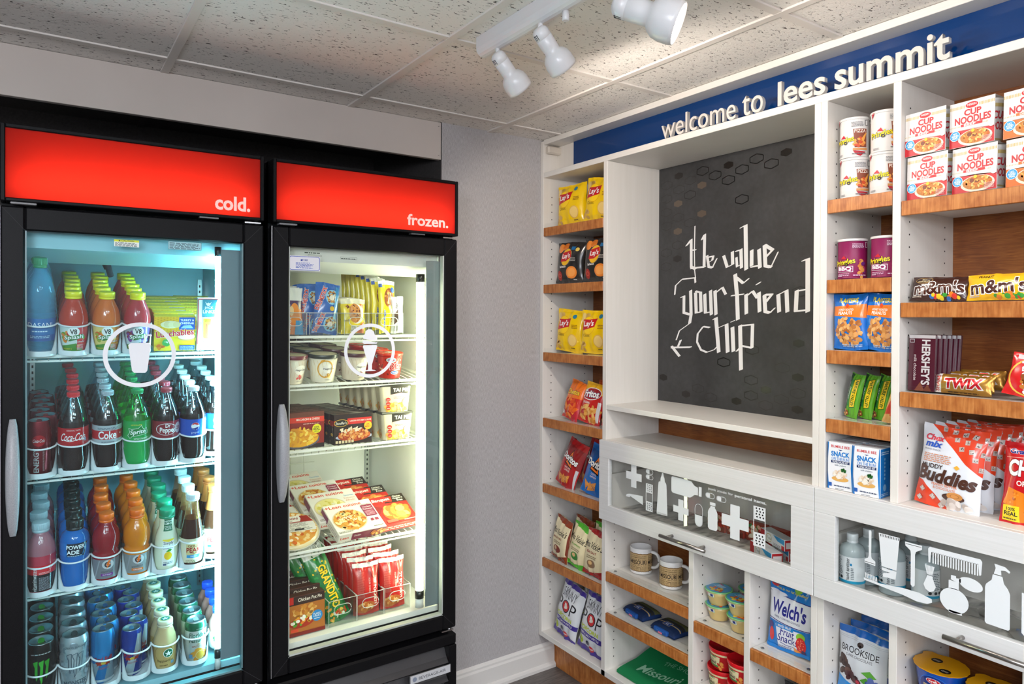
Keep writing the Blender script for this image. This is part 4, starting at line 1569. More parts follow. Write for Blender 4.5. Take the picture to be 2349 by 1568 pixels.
# --- snack packs on the top shelf
def lunch(c1, c2, txt, name):
    f = Art().R(-54, 0, 54, 100, 'e9c02a').R(-54, 52, 54, 100, c1)
    for i in range(14):
        for j in range(7):
            f.E(-52 + i * 8, 54 + j * 7 + (3 if i % 2 else 0), 2.6, 2.2, 'cf9a1e', n=6)
    f.R(10, 62, 52, 98, c2).T(txt.split('|')[0], 31, 90, 6, 'e8eef2', w=36, b=.02).T(txt.split('|')[1], 31, 81, 6, 'e8eef2', w=36, b=.02).P([(14, 66), (48, 66), (40, 76), (22, 74)], '8ab0d8')
    f.E(-12, 77, 26, 11, 'e0d2a6').E(-20, 77, 10, 9, 'd2bf8c').E(-8, 77, 10, 9, 'dccb9c').E(4, 77, 10, 9, 'd2bf8c')
    f.E(30, 38, 22, 9, 'c8925a').E(30, 42, 22, 9, 'e8d8b4').T('Lunchables', 0, 52, 18, 'c8202a', b=.04, w=98, rot=.10, out='f4f0e8', ow=.035)
    f.E(-22, 24, 11, 11, '3f9a4a').T('12g', -22, 26, 6, 'f0f4ea', b=.02).R(12, 2, 52, 16, '1f4fae').bars(14, 4, 50, 14, 3, '9fb6de').blobs(-38, 10, 14, 7, 10, ['e88a2a', 'f0b84a', 'd86a2a'], 5, 7)
    return carton(name, 108, 38, 100, 'e6bc2c', f, fin='film')


LU = lunch('e2ae22', '1c55a8', 'TURKEY &|CHEDDAR', 'snack_kit')
rowof(LU, -1.4590, -.180, 1.426, 7, .052, 'yellow cracker snack kit', W1, 'yellow cracker snack kits', drift=-.0006)
LU2 = lunch('a8742a', '1c3f86', 'HAM &|CHEDDAR', 'snack_kit')
rowof(LU2, -1.362, -.075, 1.426, 5, .055, 'tan cracker snack kit behind the jerky pack', W1, 'tan cracker snack kits behind the jerky')
f = Art().R(-28, 0, 28, 155, 'e4e6e8').R(-28, 18, -25, 155, 'c23a44').R(-28, 151, 28, 155, 'c23a44').P([(-16, 100), (16, 100), (24, 112), (24, 152), (-16, 152)], '3e8a9c')
f.P([(-9, 146), (-4, 140), (0, 143), (4, 140), (9, 146), (5, 136), (0, 132), (-5, 136)], 'e8ecee').T('JACK', 2, 127, 9, 'f0f4f4', b=.03, w=24).T("LINKS", 2, 116, 10, 'f0f4f4', b=.03, w=32)
f.bars(-14, 100, 22, 106, 1, '4a6a78').P([(-10, 36), (8, 36), (10, 96), (-12, 96)], 'e6c23a').R(-5, 36, -1, 80, 'c84a3a').R(2, 40, 7, 76, 'f0d878').bars(-8, 86, 8, 94, 2, '6a4a20')
f.P([(-24, 58), (-16, 58), (-16, 84), (-24, 88)], 'c8d4da').T('JACK LINKS', 4, 27, 6, '2e4a5a', b=.02, w=40).P([(-22, 30), (-18, 25), (-14, 30), (-18, 22)], 'c23a44').T('COLD CRAFTED', 0, 12, 6, '2e4a5a', b=.02, w=50).bars(-20, 3, 20, 7, 1, '6a8088')
JL = carton('jerky_pack', 56, 16, 155, 'e4e6e8', f, fin='film')
put(JL, (-1.3755, -.196, 1.4255), (math.atan(.195), 0, 0), 'white jerky and cheese stick pack with red edge, on the top cooler shelf')

# --- sodas
sp = [(20, 0), (29, 1), (34, 8), (35.8, 20), (35.5, 40), (33.5, 62), (34.5, 74), (35.2, 80), (35.2, 126), (34.5, 132), (33, 140), (28, 156), (21, 174), (14.5, 188), (13.2, 196), (13.2, 202), (16, 202.5), (16, 204), (13, 204.5), (13, 208)]


def soda(name, liquid, capc, lab, art, z0=78, z1=126, fill=138, glass=None, capname=None):
    r = bottle(name, sp, glass or PET, [(fill, M(liquid, 'gloss')), (999, glass or PET)])
    label_part(r, sp, z0, z1, lab, art, 35.5)
    cap_part(r, 14.6, 203.5, 216, M(capc, 'plastic'))
    return r


COLA = '1c0e0b'
a = Art().R(-111, 78, 111, 126, 'b5161f').T('Coca-Cola', 0, 102, 21, 'f3eeec', b=.012, w=60, sh=.25).line([(-24, 94), (-8, 90), (12, 95), (26, 93)], 1.6, 'f3eeec').T('ORIGINAL TASTE', 0, 120, 3.6, 'f0d6d4', w=32).bars(-16, 80, 16, 83, 1, '8a1016').R(26, 88, 31, 98, '9fb0c8')
rowof(soda('cola_bottle', COLA, 'd0222a', 'b5161f', a), CX[1], FRONT, 1.1085, 6, .0735, 'red capped cola bottle', W2, 'red capped cola bottles')
a = Art().R(-111, 78, 111, 126, 'a9b2b8').R(-111, 88, 111, 112, 'b5202a').T('Coke', -2, 100, 22, 'f1f1f1', b=.03, w=44).T('Diet', 12, 113, 5, 'b5202a', w=10).bars(-26, 116, 26, 122, 2, '5c6a74').R(30, 100, 33, 104, 'f1f1f1').bars(-16, 80, 16, 84, 1, '5c6a74')
rowof(soda('diet_cola_bottle', COLA, 'a9b6be', 'a9b2b8', a), CX[2], FRONT, 1.1085, 6, .0735, 'silver capped diet cola bottle', W2, 'silver capped diet cola bottles')
GRN = clear('clear_green_plastic', (.10, .80, .38), 1.5, .03, .02)
a = Art().R(-111, 78, 111, 126, '129a48').P([(-26, 92), (-20, 84), (-14, 90), (26, 96), (24, 112), (14, 108), (8, 120), (0, 112), (-16, 110), (-24, 112), (-20, 102)], '0f7f3c').line([(-26, 92), (-20, 84), (-14, 90), (26, 96), (22, 112), (14, 108), (8, 120), (0, 112), (-16, 110), (-24, 112), (-20, 102), (-26, 92)], .9, 'e2f4e4')
a.T('Sprite', 0, 101, 16, 'f2faf2', b=.03, w=38, sh=.2, rot=.1).T('LEMON-LIME', -4, 122, 3.4, 'e6e23a', w=26).bars(-10, 81, 26, 86, 2, 'cfe8d2')
rowof(soda('lemon_lime_bottle', '0f9a4a', '0f8f4c', '129a48', a, fill=136, glass=GRN), CX[3], FRONT, 1.1085, 6, .0735, 'green capped lemon lime soda bottle', W2, 'green lemon lime soda bottles')
a = Art().R(-111, 78, 111, 126, '8a2430').T('Dr', 2, 114, 12, 'f1ecec', b=.03, w=13).T('Pepper', 2, 99, 19, 'f1ecec', b=.03, w=42).ring(-2, 103, 26, 27.6, 'f1ecec', 30, .62).E(32, 104, 12, 16, 'c9b8bb').T('23', 32, 104, 10, '8a2430', b=.03)
rowof(soda('pepper_soda_bottle', COLA, 'a83a48', '8a2430', a), CX[4], FRONT, 1.1085, 6, .0735, 'maroon capped pepper soda bottle', W2, 'maroon capped pepper soda bottles')
a = Art().R(-111, 78, 111, 126, '1b4fb4').R(22, 80, 40, 124, 'c8d8ee').bars(24, 84, 38, 122, 9, '3a66b8').E(2, 106, 11, 11, 'f0f2f4').P([(-8.6, 109), (-4, 115.2), (2, 117), (8, 115), (12.4, 110), (6, 109), (0, 112)], 'c8303a').P([(-8.6, 103), (-3, 100), (4, 102), (12, 105), (8, 97.5), (2, 95), (-4, 97)], '1a3a8a').T('pepsi', 2, 87, 8, 'b8ccec', w=20)
PEP = soda('blue_label_cola_bottle', COLA, 'dfe6e8', '1b4fb4', a, fill=140)
rowof(PEP, CX[5], FRONT, 1.1085, 6, .0735, 'white capped blue label cola bottle', W2, 'white capped blue label cola bottles')
rowof(PEP, CX[6] - .001, FRONT + .046, 1.1085, 6, .0735, 'white capped cola bottle beside the light tube', W2, 'white capped cola bottles beside the light tube')
a = Art().R(-90, 0, 90, 148, '7c1622')
for i in range(12):
    a.line([(-26 + i * 2, 20 + i * 3), (-18 + i * 1.6, 60 + i * 2)], .5, 'a85a62')
a.E(0, 98, 15, 15, 'c2242e').T('Coca-Cola', 0, 98, 9, 'f2eeee', b=.015, w=26, sh=.2).T('ENERGY', -6, 46, 12, 'd8d4d4', b=.03, w=66, rot=PI / 2).bars(8, 16, 12, 78, 20, 'c8b8ba', 4)
EN = can('energy_drink_can', 26.5, 147, '7c1622', a, 'c03a3a')
rowof(EN, -1.776, FRONT - .003, 1.108, 7, .050, 'dark red energy drink can', W2, 'dark red energy drink cans', dx=.0065)

# --- third shelf
vp = [(25, 0), (29, 2), (32, 8), (32.5, 78), (33.5, 84), (33, 92), (33.8, 98), (33, 106), (33.5, 114), (30, 132), (24, 146), (19, 154), (17.5, 158), (17.5, 166)]
PETC = PET
r = bottle('vitamin_drink_bottle', vp, PETC, [(108, M('b8384a', 'gloss')), (999, milky('pink_clear_plastic', 'c88a96', .55, .05))])
a = Art().R(-104, 10, 104, 80, '17181c').R(-104, 56, 104, 80, 'd62a32').T('vitaminwater', -14, 42, 10, 'f2f2f2', b=.0, w=62, rot=PI / 2).bars(-4, 14, 24, 50, 12, '9a9ca4').T('11', 22, 72, 8, 'f2d8d8', w=6).bars(-4, 58, 20, 64, 2, 'f2b8b8')
label_part(r, vp, 10, 80, '17181c', a, 33)
cap_part(r, 19.5, 164, 189, milky('clear_cap_plastic', 'c2dbe4', .7, .1))
rowof(r, CX[0], FRONT, .8005, 5, .0715, 'clear capped pink vitamin drink', W3, 'clear capped pink vitamin drinks')
pp = [(25, 0), (31, 2), (34, 10), (33, 40), (31.5, 62), (33.5, 80), (34.5, 92), (34.5, 128), (34, 134), (30, 146), (22, 154), (18.5, 158)]
r = bottle('blue_sports_drink_bottle', pp, M('0f64b4', 'gloss'))
a = Art().R(-108, 94, 108, 128, '1470c0').P([(-20, 92), (20, 92), (30, 128), (-20, 128)], '142636').T('POWER', 0, 118, 11, 'eef4f8', b=.03, w=42).T('ADE', -6, 104, 11, 'eef4f8', b=.03, w=28).bars(-18, 93, 16, 97, 1, '9ac0dc').line([(16, 96), (24, 124)], 1.5, '2f8fd8')
label_part(r, pp, 93, 128, '1470c0', a, 34)
cap_part(r, 20, 157, 184, M('15201f', 'plastic'))
cp2 = [c for c in r.children if c.name.startswith('cap')][0]
MB().lathe(mm([(12, 183), (12, 190), (8, 191), (8, 198), (0.01, 198)]), M('121a1a', 'plastic'), 20).build('spout', cp2)
rowof(r, CX[1], FRONT, .8005, 6, .0725, 'black capped blue sports drink', W3, 'black capped blue sports drinks')
gp = [(26, 0), (31, 2), (33, 8), (33, 68), (32, 72), (33, 76), (31, 82), (29.5, 86), (31, 92), (33.4, 104), (34, 116), (33, 130), (29, 144), (21, 156), (18.5, 162), (18, 168)]
for liq, base, flav, ds, ii, tx in (('8e1420', '7a7a80', '7a2a8a', 'orange capped red sports drink', 2, 'FRUIT PUNCH'), ('d6780a', '8a8c8e', 'd8742a', 'orange capped amber sports drink', 3, 'ORANGE')):
    r = bottle('sports_drink_bottle', gp, M(liq, 'gloss'))
    a = Art().R(-104, 14, 104, 68, base).line([(-30, 16), (-18, 66)], 3, '9a9aa0').E(2, 54, 14, 13, 'c4c6ca').T('G', 1, 54, 17, '3a3a40', b=.05, w=15).P([(3, 66), (9, 66), (4, 56), (9, 56), (-2, 42), (1, 52), (-3, 52)], 'e86a1a').bars(-14, 32, 14, 38, 2, '54545a').R(-14, 22, 14, 29, flav).T(tx, 0, 25.5, 3.5, 'f0e8f0', w=20)
    label_part(r, gp, 14, 68, base, a, 33)
    cap_part(r, 18.6, 166, 189, M('ee6a12', 'plastic'), ridges=False)
    rowof(r, CX[ii], FRONT, .8005, 5, .0715, ds, W3, ds + 's')
lp = [(24, 0), (28, 2), (30.5, 10), (31, 40), (30, 78), (28, 98), (23, 116), (19.5, 128), (18.5, 142), (18.5, 154)]
r = bottle('lemonade_bottle', lp, M('dfe6cc', 'gloss'))
a = Art().R(-15, 18, 17, 96, 'f2f3ea').P([(-15, 96), (17, 96), (17, 92), (1, 88), (-15, 92)], 'f0d840').T('Simply', 1, 84, 11, '2a3a6a', b=.01, w=27).T('Lemonade', 1, 73, 9, '2a3a8a', w=27, sh=.2).E(0, 48, 10, 12, 'f0c020').P([(-6, 60), (2, 68), (10, 66), (6, 60)], '3f9a3a').bars(-11, 24, 13, 32, 2, '5a6a7a').R(-12, 20, -4, 26, '5a6a8a')
label_part(r, lp, 16, 98, 'dfe6cc', a, 30.5, extra=.1)
a = Art().R(-10, 118, 10, 152, '0f6a44').T('NON', 0, 146, 6, 'e8f2ea', b=.02).T('GMO', 0, 139, 6, 'e8f2ea', b=.02).T('FRESH', 0, 130, 5, 'e8f2ea', w=16).T('TASTE', 0, 124, 5, 'e8f2ea', w=16)
b = MB()
wrap(b, [(rr + .6, z) for rr, z in lp], a, 19, 'paper')
b.build('neck_tag', r)
cap_part(r, 21, 153, 178, M('12926a', 'plastic'), ridges=False)
rowof(r, CX[4] + .002, FRONT, .8005, 6, .066, 'green capped pale lemonade bottle', W3, 'green capped pale lemonade bottles', jit=.001)
tp_ = [(24, 0), (29, 2), (31, 8), (31.5, 84), (31, 90), (28, 110), (22, 140), (17, 170), (15.5, 186), (15.5, 196)]
for cap, neck, ds, ii, n, seedx in (('d3e2e6', None, 'white capped brown tea bottle', 5, 4, ''), ('c8662e', 'd87a3a', 'orange necked brown tea bottle', 6, 4, '')):
    r = bottle('tea_bottle', tp_, M('5a2a14', 'gloss'), [(150, M('3a1a0e', 'gloss')), (999, milky('amber_clear_plastic', '8a5a34', .5, .05) if not neck else M(neck, 'film'))])
    a = Art().R(-100, 14, 100, 86, 'e6dfc4').P([(-20, 70), (22, 70), (22, 40), (0, 30), (-20, 40)], 'd8c890').T('GOLD', 0, 65, 8, '8a3a1a', b=.02, w=30).T('PEAK', 0, 53, 14, 'a01c24', b=.03, w=38).T('TEA', 0, 43, 6, '8a3a1a', b=.02, w=20).P([(-18, 38), (20, 38), (20, 28), (-18, 30)], '3a9ad0').T('SWEET', 1, 33.5, 4, 'f0f4f6', w=18).bars(-20, 16, 22, 24, 2, '8a7a50').bars(-16, 74, 16, 79, 1, '5a3a1a').ring(34, 42, 8, 9, '6a4a2a').R(-100, 80, 100, 86, 'd8cfae')
    label_part(r, tp_, 14, 86, 'e6dfc4', a, 31.5)
    cap_part(r, 17.5, 194, 213, M(cap, 'plastic'), ridges=not neck)
    rowof(r, CX[ii] - .002, FRONT + (.046 if ii == 6 else 0), .8005, n, .0725, ds, W3, ds + 's')

# --- bottom
def claw(a, c, x, y, s, line=None):
    for dx, sk, ln in ((-14, -2, 44), (-1, 1, 56), (12, 3, 42)):
        p = [(-5, 20), (6, 24), (5, 8), (4, -ln + 22), (1, -ln + 14), (0, -ln + 26), (-2, -ln + 30), (-1, 6), (-4, 14)]
        p = [(x + (dx + u + (v - 20) * sk * .02) * s, y + v * s) for u, v in p]
        if line:
            a.line(p + p[:1], line, c)
        else:
            a.P(p, c)


a = Art().R(-104, 0, 104, 156, '101312')
claw(a, '3fc23a', 0, 92, 1.0)
a.T('MONSTER', 0, 34, 13, 'dfe4e2', b=.03, w=54).bars(-16, 18, 16, 24, 1, '8a9490').bars(-24, 132, 24, 137, 1, 'cfd6d6')
r = can('black_energy_can', 33, 156, '101312', a, '3fae2e')
rowof(r, CX[0], FRONT + .001, .516, 5, .068, 'black energy can with green claw mark', W4, 'black energy cans with green claw marks')
a = Art().R(-104, 0, 104, 156, 'b4c0c6').blobs(0, 75, 100, 70, 120, ['a4b2ba', 'c2ccd2', '98a8b2'], 9, 5)
claw(a, '5a6a7a', 0, 92, 1.0, 1.5)
a.T('MONSTER', 2, 34, 13, '4a5a68', b=.015, w=54).T('ZERO ULTRA', 2, 17, 7, '4a5a68', w=42).T('ZERO SUGAR', 0, 132, 5, '5a6a74', w=44)
r = can('silver_energy_can', 33, 156, 'b4c0c6', a, '4a4e52')
rowof(r, CX[1], FRONT + .001, .516, 5, .068, 'silver energy can with grey claw mark', W4, 'silver energy cans with grey claw marks')


def bull(a, w, c1, c2, txt, h, sub):
    a.R(-w, 0, w, h, c1)
    a.P([(-26, 0), (0, 0), (12, h * .42), (-8, h * .42)], c2).P([(2, h * .42), (26, h * .42), (26, h * .95), (14, h * .95)], c2)
    a.R(-w, h * .06, w, h * .1, 'dfe6ea').T(txt, 0, h * .5, h * .075, 'c8242e', b=.03, w=42)
    for s in (-1, 1):
        a.P([(s * 2, h * .40), (s * 6, h * .44), (s * 14, h * .455), (s * 19, h * .43), (s * 14, h * .40), (s * 17, h * .365), (s * 11, h * .39), (s * 6, h * .37)], 'c23a2a')
    a.E(0, h * .415, 6, 4, 'e8c24a').T(sub, 0, h * .32, h * .035, 'c86a70', w=26)
    return a


a = bull(Art(), 92, '9fb8c6', '1b7fc2', 'Red Bull', 149, 'SUGARFREE')
a.R(-92, 62, -20, 149, '1b7fc2').R(26, 62, 92, 149, '1b7fc2').P([(-20, 66), (10, 66), (26, 149), (-20, 149)], '1f86c8').T('Red Bull', 0, 74, 11, 'c8242e', b=.03, w=42)
for s in (-1, 1):
    a.P([(s * 2, 59), (s * 6, 65), (s * 14, 67), (s * 19, 64), (s * 14, 59), (s * 17, 54), (s * 11, 58), (s * 6, 55)], 'c23a2a')
a.E(0, 62, 6, 4, 'e8c24a')
r = can('light_blue_slim_can', 28.3, 149, '9fb8c6', a, '3a70a8')
rowof(r, -1.632, FRONT + .010, .516, 7, .046, 'light blue slim energy can', W4, 'light blue slim energy cans', dx=.0075)
a = bull(Art(), 88, '1c3f9c', 'b8c4cc', 'Red Bull', 132, 'ENERGY DRINK')
r = can('dark_blue_slim_can', 26.5, 132, '1c3f9c', a, '5a8ab0')
rowof(r, -1.559, FRONT + .010, .516, 7, .046, 'dark blue and silver slim energy can', W4, 'dark blue slim energy cans', dx=.0085)
fp = [(22, 0), (27, 2), (29, 6), (30, 58), (30.5, 72), (30, 80), (27, 96), (22, 110), (19.5, 118), (19, 124)]
r = bottle('coffee_drink_bottle', fp, M('c2a878', 'gloss'))
a = Art().R(-96, 12, 96, 72, 'b89a5c').ring(-6, 52, 24, 25, '8a6a34').E(6, 52, 13, 13, 'e6ece6').E(6, 52, 11.5, 11.5, '0f6a48').P([(6, 60), (9, 53), (15, 54), (10, 49), (12, 43), (6, 47), (0, 43), (2, 49), (-3, 54), (3, 53)], 'e6ece6').T('frappuccino', -2, 30, 10, '3a2a18', w=42, sh=.2).R(13, 18, 22, 27, '6a8a9a').bars(-16, 16, 6, 21, 1, '6a5028')
label_part(r, fp, 12, 72, 'b89a5c', a, 30, extra=.1)
ta = Art().E(0, 0, 15, 15, 'cdb676').E(0, 0, 12, 12, '2e7a70').P([(0, 9), (3, 2), (9, 3), (4, -2), (6, -8), (0, -4), (-6, -8), (-4, -2), (-9, 3), (-3, 2)], 'd8e2d4')
cap_part(r, 20.5, 123, 141, M('e0d9b8', 'plastic'), ridges=False, top_art=ta)
rowof(r, CX[4], FRONT, .516, 6, .063, 'cream coffee drink bottle', W4, 'cream coffee drink bottles')
a = Art().R(-90, 0, 90, 118, 'd6dbd4').R(-90, 96, 90, 118, '1f6a4c').T('NO SUGAR', 8, 101, 4, 'd6e4da', w=22).T('Florida\'s', 2, 84, 15, '1d5a44', b=.02, w=48).T('Natural', 0, 68, 12, '1d5a44', b=.02, w=44).T('100%', 6, 56, 5, 'c87a2a', b=.02).bars(-14, 48, 24, 54, 2, 'b06a50').blobs(6, 22, 24, 14, 12, ['e8932a', 'f0a83a', 'dc7a1e'], 10, 4).E(8, 24, 13, 13, 'f2b042').ring(8, 24, 11, 12.5, 'fae0a0').R(-22, 16, -12, 28, '6a9ac0')
r = can('orange_juice_can', 29, 121, 'd6dbd4', a, 'aeb6b8')
rowof(r, -1.4055, FRONT, .516, 6, .062, 'white juice can with green top', W4, 'white juice cans with green tops')
bp_ = [(20, 0), (25, 2), (27, 10), (27, 50), (26, 60), (28, 72), (26, 86), (18, 100), (15, 108)]
r = bottle('drinkable_yogurt_bottle', bp_, M('d8b8b8', 'gloss'), [(40, M('e2e4e2', 'film')), (999, M('a86a60', 'gloss'))])
a = Art().R(-84, 6, 84, 52, 'e2e6e2').blobs(-6, 34, 10, 8, 8, ['c8303a', '3f9a3a'], 6, 3).R(-14, 8, 4, 14, '5fae3a').T('STRAW', -6, 22, 5, 'c8303a', b=.02, w=20)
label_part(r, bp_, 6, 54, 'e2e6e2', a, 27)
cap_part(r, 16, 106, 128, M('1f4fd0', 'plastic'))
rowof(r, -1.333, -.150, .516, 4, .058, 'blue capped pink drink bottle by the light tube', W4, 'blue capped pink drink bottles')

# ================================================================ freezer
FZ = {1: 1.4645, 2: 1.3095, 3: 1.0995, 4: .7745, 5: .499}
BINM = clear('clear_bin_plastic', (.93, .95, .94), 1.45, .02, .01)


def bin_(w, d, h, name='clear_bin'):
    W, H, t = w / 2, h, .0022
    m = MB()

    def wall(x0, x1, y0, y1, z0, z1):
        m.box(x0, x1, y0, y1, z0, z1, BINM)
    wall(-W, W, 0, d, 0, t)
    wall(-W, -W + t, 0, d, t, H)
    wall(W - t, W, 0, d, t, H)
    wall(-W + t, W - t, d - t, d, t, H)
    o_ = MB()
    # front wall with a slot handle
    hw, h0, h1 = W * .62, H * .42, H * .80
    for a_ in ((-W + t, -hw, t, H), (hw, W - t, t, H), (-hw, hw, t, h0), (-hw, hw, h1, H)):
        m.box(a_[0], a_[1], 0, t, a_[2], a_[3], BINM)
    rm = milky('clear_bin_rim', 'e2e8e6', .5, .1)
    c = capsule(0, (h0 + h1) / 2, hw * 2, h1 - h0)
    pts = [(x, .001, z) for x, z in c]
    r_ = MB().tube(pts, .0014, rm, 6, True)
    r_.tube([(-W, 0, H), (W, 0, H), (W, d, H), (-W, d, H)], .0014, rm, 6, True)
    r_.tube([(-W, 0, 0), (-W, 0, H)], .001, rm, 6).tube([(W, 0, 0), (W, 0, H)], .001, rm, 6)
    return m, r_


def put_bin(x, y, z, w, d, h, label, rz=0):
    t = thing('clear_bin', label, 'bin', (x, y, z), (0, 0, rz), 'clear plastic bins in the freezer')
    a_, b_ = bin_(w, d, h)
    a_.build('bin_walls', t)
    b_.build('rim', t)
    return t


for x, w, l in ((-1.1115, .076, 'clear bin holding the orange cream bar at the left of the top freezer shelf'), (-1.018, .092, 'clear bin holding the blue nut cones on the top freezer shelf'),
                (-.904, .086, 'clear bin holding the yellow cookie sandwiches on the top freezer shelf'), (-.786, .102, 'clear bin holding the tall yellow bars on the top freezer shelf')):
    put_bin(x, -.1885, FZ[1], w, .30, .072, l)
for x, y, w, rz, l in ((-.948, -.183, .096, 0, 'clear bin holding the green burrito on the freezer floor'), (-.850, -.183, .096, 0, 'clear bin holding the red sandwich packs left of another bin, freezer floor'),
                       (-.750, -.183, .096, 0, 'clear bin holding red sandwich packs nearest the light tube, freezer floor')):
    put_bin(x, y, FZ[5], w, .36, .085, l, rz)

# cream bars
a = Art().R(-40, 0, 40, 150, 'e87a1e').R(-40, 104, 40, 150, 'e8ecec').R(-40, 80, 40, 108, '4a2a5a').E(4, 66, 18, 34, 'f0902a').E(-8, 74, 8, 16, 'f4d4a0').T('CREAM', -14, 26, 12, 'f6efe2', b=.03, w=52, rot=PI / 2).R(8, 0, 40, 44, '3a9ad8').E(-20, 92, 8, 8, 'c9c2d8')
CB = bag('cream_bar', 78, 150, 24, 'e8ecec', a, 11)
put(CB, (-1.112, -.163, FZ[1] + .003), (-.05, 0, .2), 'orange and purple cream bar in the leftmost freezer bin', 'cream bars')
put(CB, (-1.114, -.128, FZ[1] + .006), (-.05, 0, .1), 'white topped cream bar behind the orange front one', 'cream bars')
put(CB, (-1.110, -.095, FZ[1] + .012), (-.05, 0, -.1), 'white topped cream bar deepest in its bin', 'cream bars')
# nut cones
a = Art().R(-45, 0, 45, 170, '1560b8').T('DRUMSTICK', -24, 116, 15, 'd02a2a', b=.05, w=82, rot=PI / 2 - .35, out='f4f0ea', ow=.06)
for cy in (122, 34):
    a.E(14, cy, 25, 25, '8ac8e8').blobs(14, cy, 20, 20, 60, ['4a2410', '6a3a1a', 'c88a3a', 'e0b060', '8a4a1a'], 4, 9 + cy).E(12, cy - 2, 9, 9, 'e8e2d4')
a.T('DRUMSTICK', -24, 36, 15, 'd02a2a', b=.05, w=66, rot=PI / 2 - .3, out='f4f0ea', ow=.06).E(14, 84, 8, 8, 'e0b82a').P([(20, 50), (34, 50), (36, 160), (26, 160)], '2a8ac8')
DC = bag('ice_cream_cone', 84, 168, 40, '1560b8', a, 12)
put(DC, (-1.006, -.158, FZ[1] + .003), (-.06, .10, 0), 'blue wrapped nut cone standing at the front of its bin', 'blue wrapped nut cones')
put(DC, (-1.034, -.112, FZ[1] - .002), (-.08, -.02, .15), 'blue wrapped nut cone leaning left behind the front cone', 'blue wrapped nut cones')
put(DC, (-1.020, -.066, FZ[1] + .004), (-.1, -.1, -.1), 'blue wrapped nut cone deepest in its bin', 'blue wrapped nut cones')
# cookie sandwiches
a = Art().R(-56, 0, 56, 116, 'ecd21a').R(-56, 100, 56, 116, 'eae6c8').E(10, 66, 34, 34, 'f4f0e4').E(2, 68, 28, 33, 'c8843a').blobs(2, 68, 24, 28, 26, ['a8642a', 'd89a50', '6a3416'], 4, 6).P([(24, 100), (46, 96), (40, 84)], 'd8501e')
a.R(-16, 4, 10, 26, 'e8e4d8').T('TOLL', -3, 20, 8, '3a2a18', b=.02, w=20).T('HOUSE', -3, 10, 7, '3a2a18', b=.02, w=20).P([(14, 0), (44, 0), (44, 40), (26, 30)], 'e0702a').blobs(-36, 90, 12, 6, 6, ['8a4a1a'], 4, 2).T('nestle', -36, 44, 8, '5a3a1a', w=26)
CS = bag('cookie_sandwich', 112, 116, 36, 'ecd21a', a, 13)
for i, l in enumerate(('front yellow ice cream cookie sandwich in its bin', 'second yellow ice cream cookie sandwich from the glass', 'third yellow ice cream cookie sandwich from the glass', 'yellow ice cream cookie sandwich deepest in its bin')):
    put(CS, (-.9045 + .004 * i, -.160 + .040 * i, FZ[1] + .003 + .003 * i), (-.08, 0, .04 * (-1) ** i), l, 'yellow cookie sandwiches', (.80, .85, 1))
# tall yellow bars
a = Art().R(-34, 0, 34, 184, 'e9d71c').R(-34, 168, 34, 184, 'eef0e6').E(4, 124, 20, 34, '8a4a26', -.2).blobs(4, 124, 16, 28, 30, ['6a3418', 'a86a3a', 'c89050'], 5, 8).P([(6, 70), (30, 76), (30, 130), (20, 110)], 'e8e0d0').E(20, 150, 8, 10, '2a5ab8')
a.T('Butterfinger', -16, 44, 11, '2a56b8', b=.04, w=76, rot=PI / 2, out='f0f2f2', ow=.04).blobs(8, 40, 18, 30, 14, ['b87a1e', 'd8a82a'], 3, 5).R(-34, 160, -20, 172, '1f4fa8')
YB = bag('tall_ice_cream_bar', 66, 182, 26, 'e9d71c', a, 14)
for i in range(8):
    put(YB, (-.790 - .0052 * i + (.010 if i == 0 else 0), -.158 + .034 * i, FZ[1] + .003 + (.010 * i)), (-.06, 0, .30 if i else .12),
        ('front tall yellow candy ice cream bar in its bin' if i == 0 else '%s tall yellow candy ice cream bar from the glass' % ORD[i]), 'tall yellow ice cream bars')
a = Art().R(-24, 0, 24, 130, 'efefec').P([(-12, 30), (4, 44), (2, 84), (-12, 66)], '4a3428').T('Bar', -2, 96, 10, '4a3428', rot=PI / 2, sh=.2).bars(-12, 10, 14, 26, 4, '8a8078')
WB = bag('white_wrapped_bar', 44, 128, 22, 'efefec', a, 15)
put(WB, (-.748, -.166, FZ[1] + .003), (-.02, 0, -.2), 'white wrapped ice cream bar beside the freezer light tube')

# tubs
hp = [(37, 0), (38, 2), (48, 76), (48, 80)]


def tub(name, side, lid, art, r0=37, r1=47.5, h=80, lh=12, lidart=None, rim=2.0):
    p = [(r0 - 1, 0), (r0, 1.5), (r1, h)]
    b = MB().lathe(mm(p), M(side, 'paper'), SEG, True, True)
    wrap(b, p, art, r1, 'paper')
    o = b.build(name)
    L_ = r1 + rim
    l = MB().lathe(mm([(L_ - .6, h - .5), (L_, h + .5), (L_, h + lh - 1), (L_ - .6, h + lh), (L_ - 2.4, h + lh), (L_ - 2.8, h + lh - 1.8), (.01, h + lh - 1.8)]), M(lid, 'plastic'), 32)
    if lidart:
        l.art(lidart, lambda x, y, o_: (x / 1000, y / 1000, (h + lh - 1.8) / 1000 + o_), None, fin='paper')
    l.build('lid', o)
    return o


def hd_art(main, acc):
    a = Art()
    for i in range(9):
        a.line([(-60 + i * 14, 20), (-54 + i * 14, 46), (-62 + i * 14, 74)], .7, main)
    a.E(8, 46, 24, 16, 'f1eee6').T('Haagen-Dazs', 8, 46, 8, '2a2420', b=.02, w=42)
    a.blobs(4, 22, 12, 6, 6, acc, 5, 3).T('VANILLA' if acc[0] == 'e8c860' else 'CHOCOLATE', 6, 10, 4, '5a4a40', w=24)
    return a


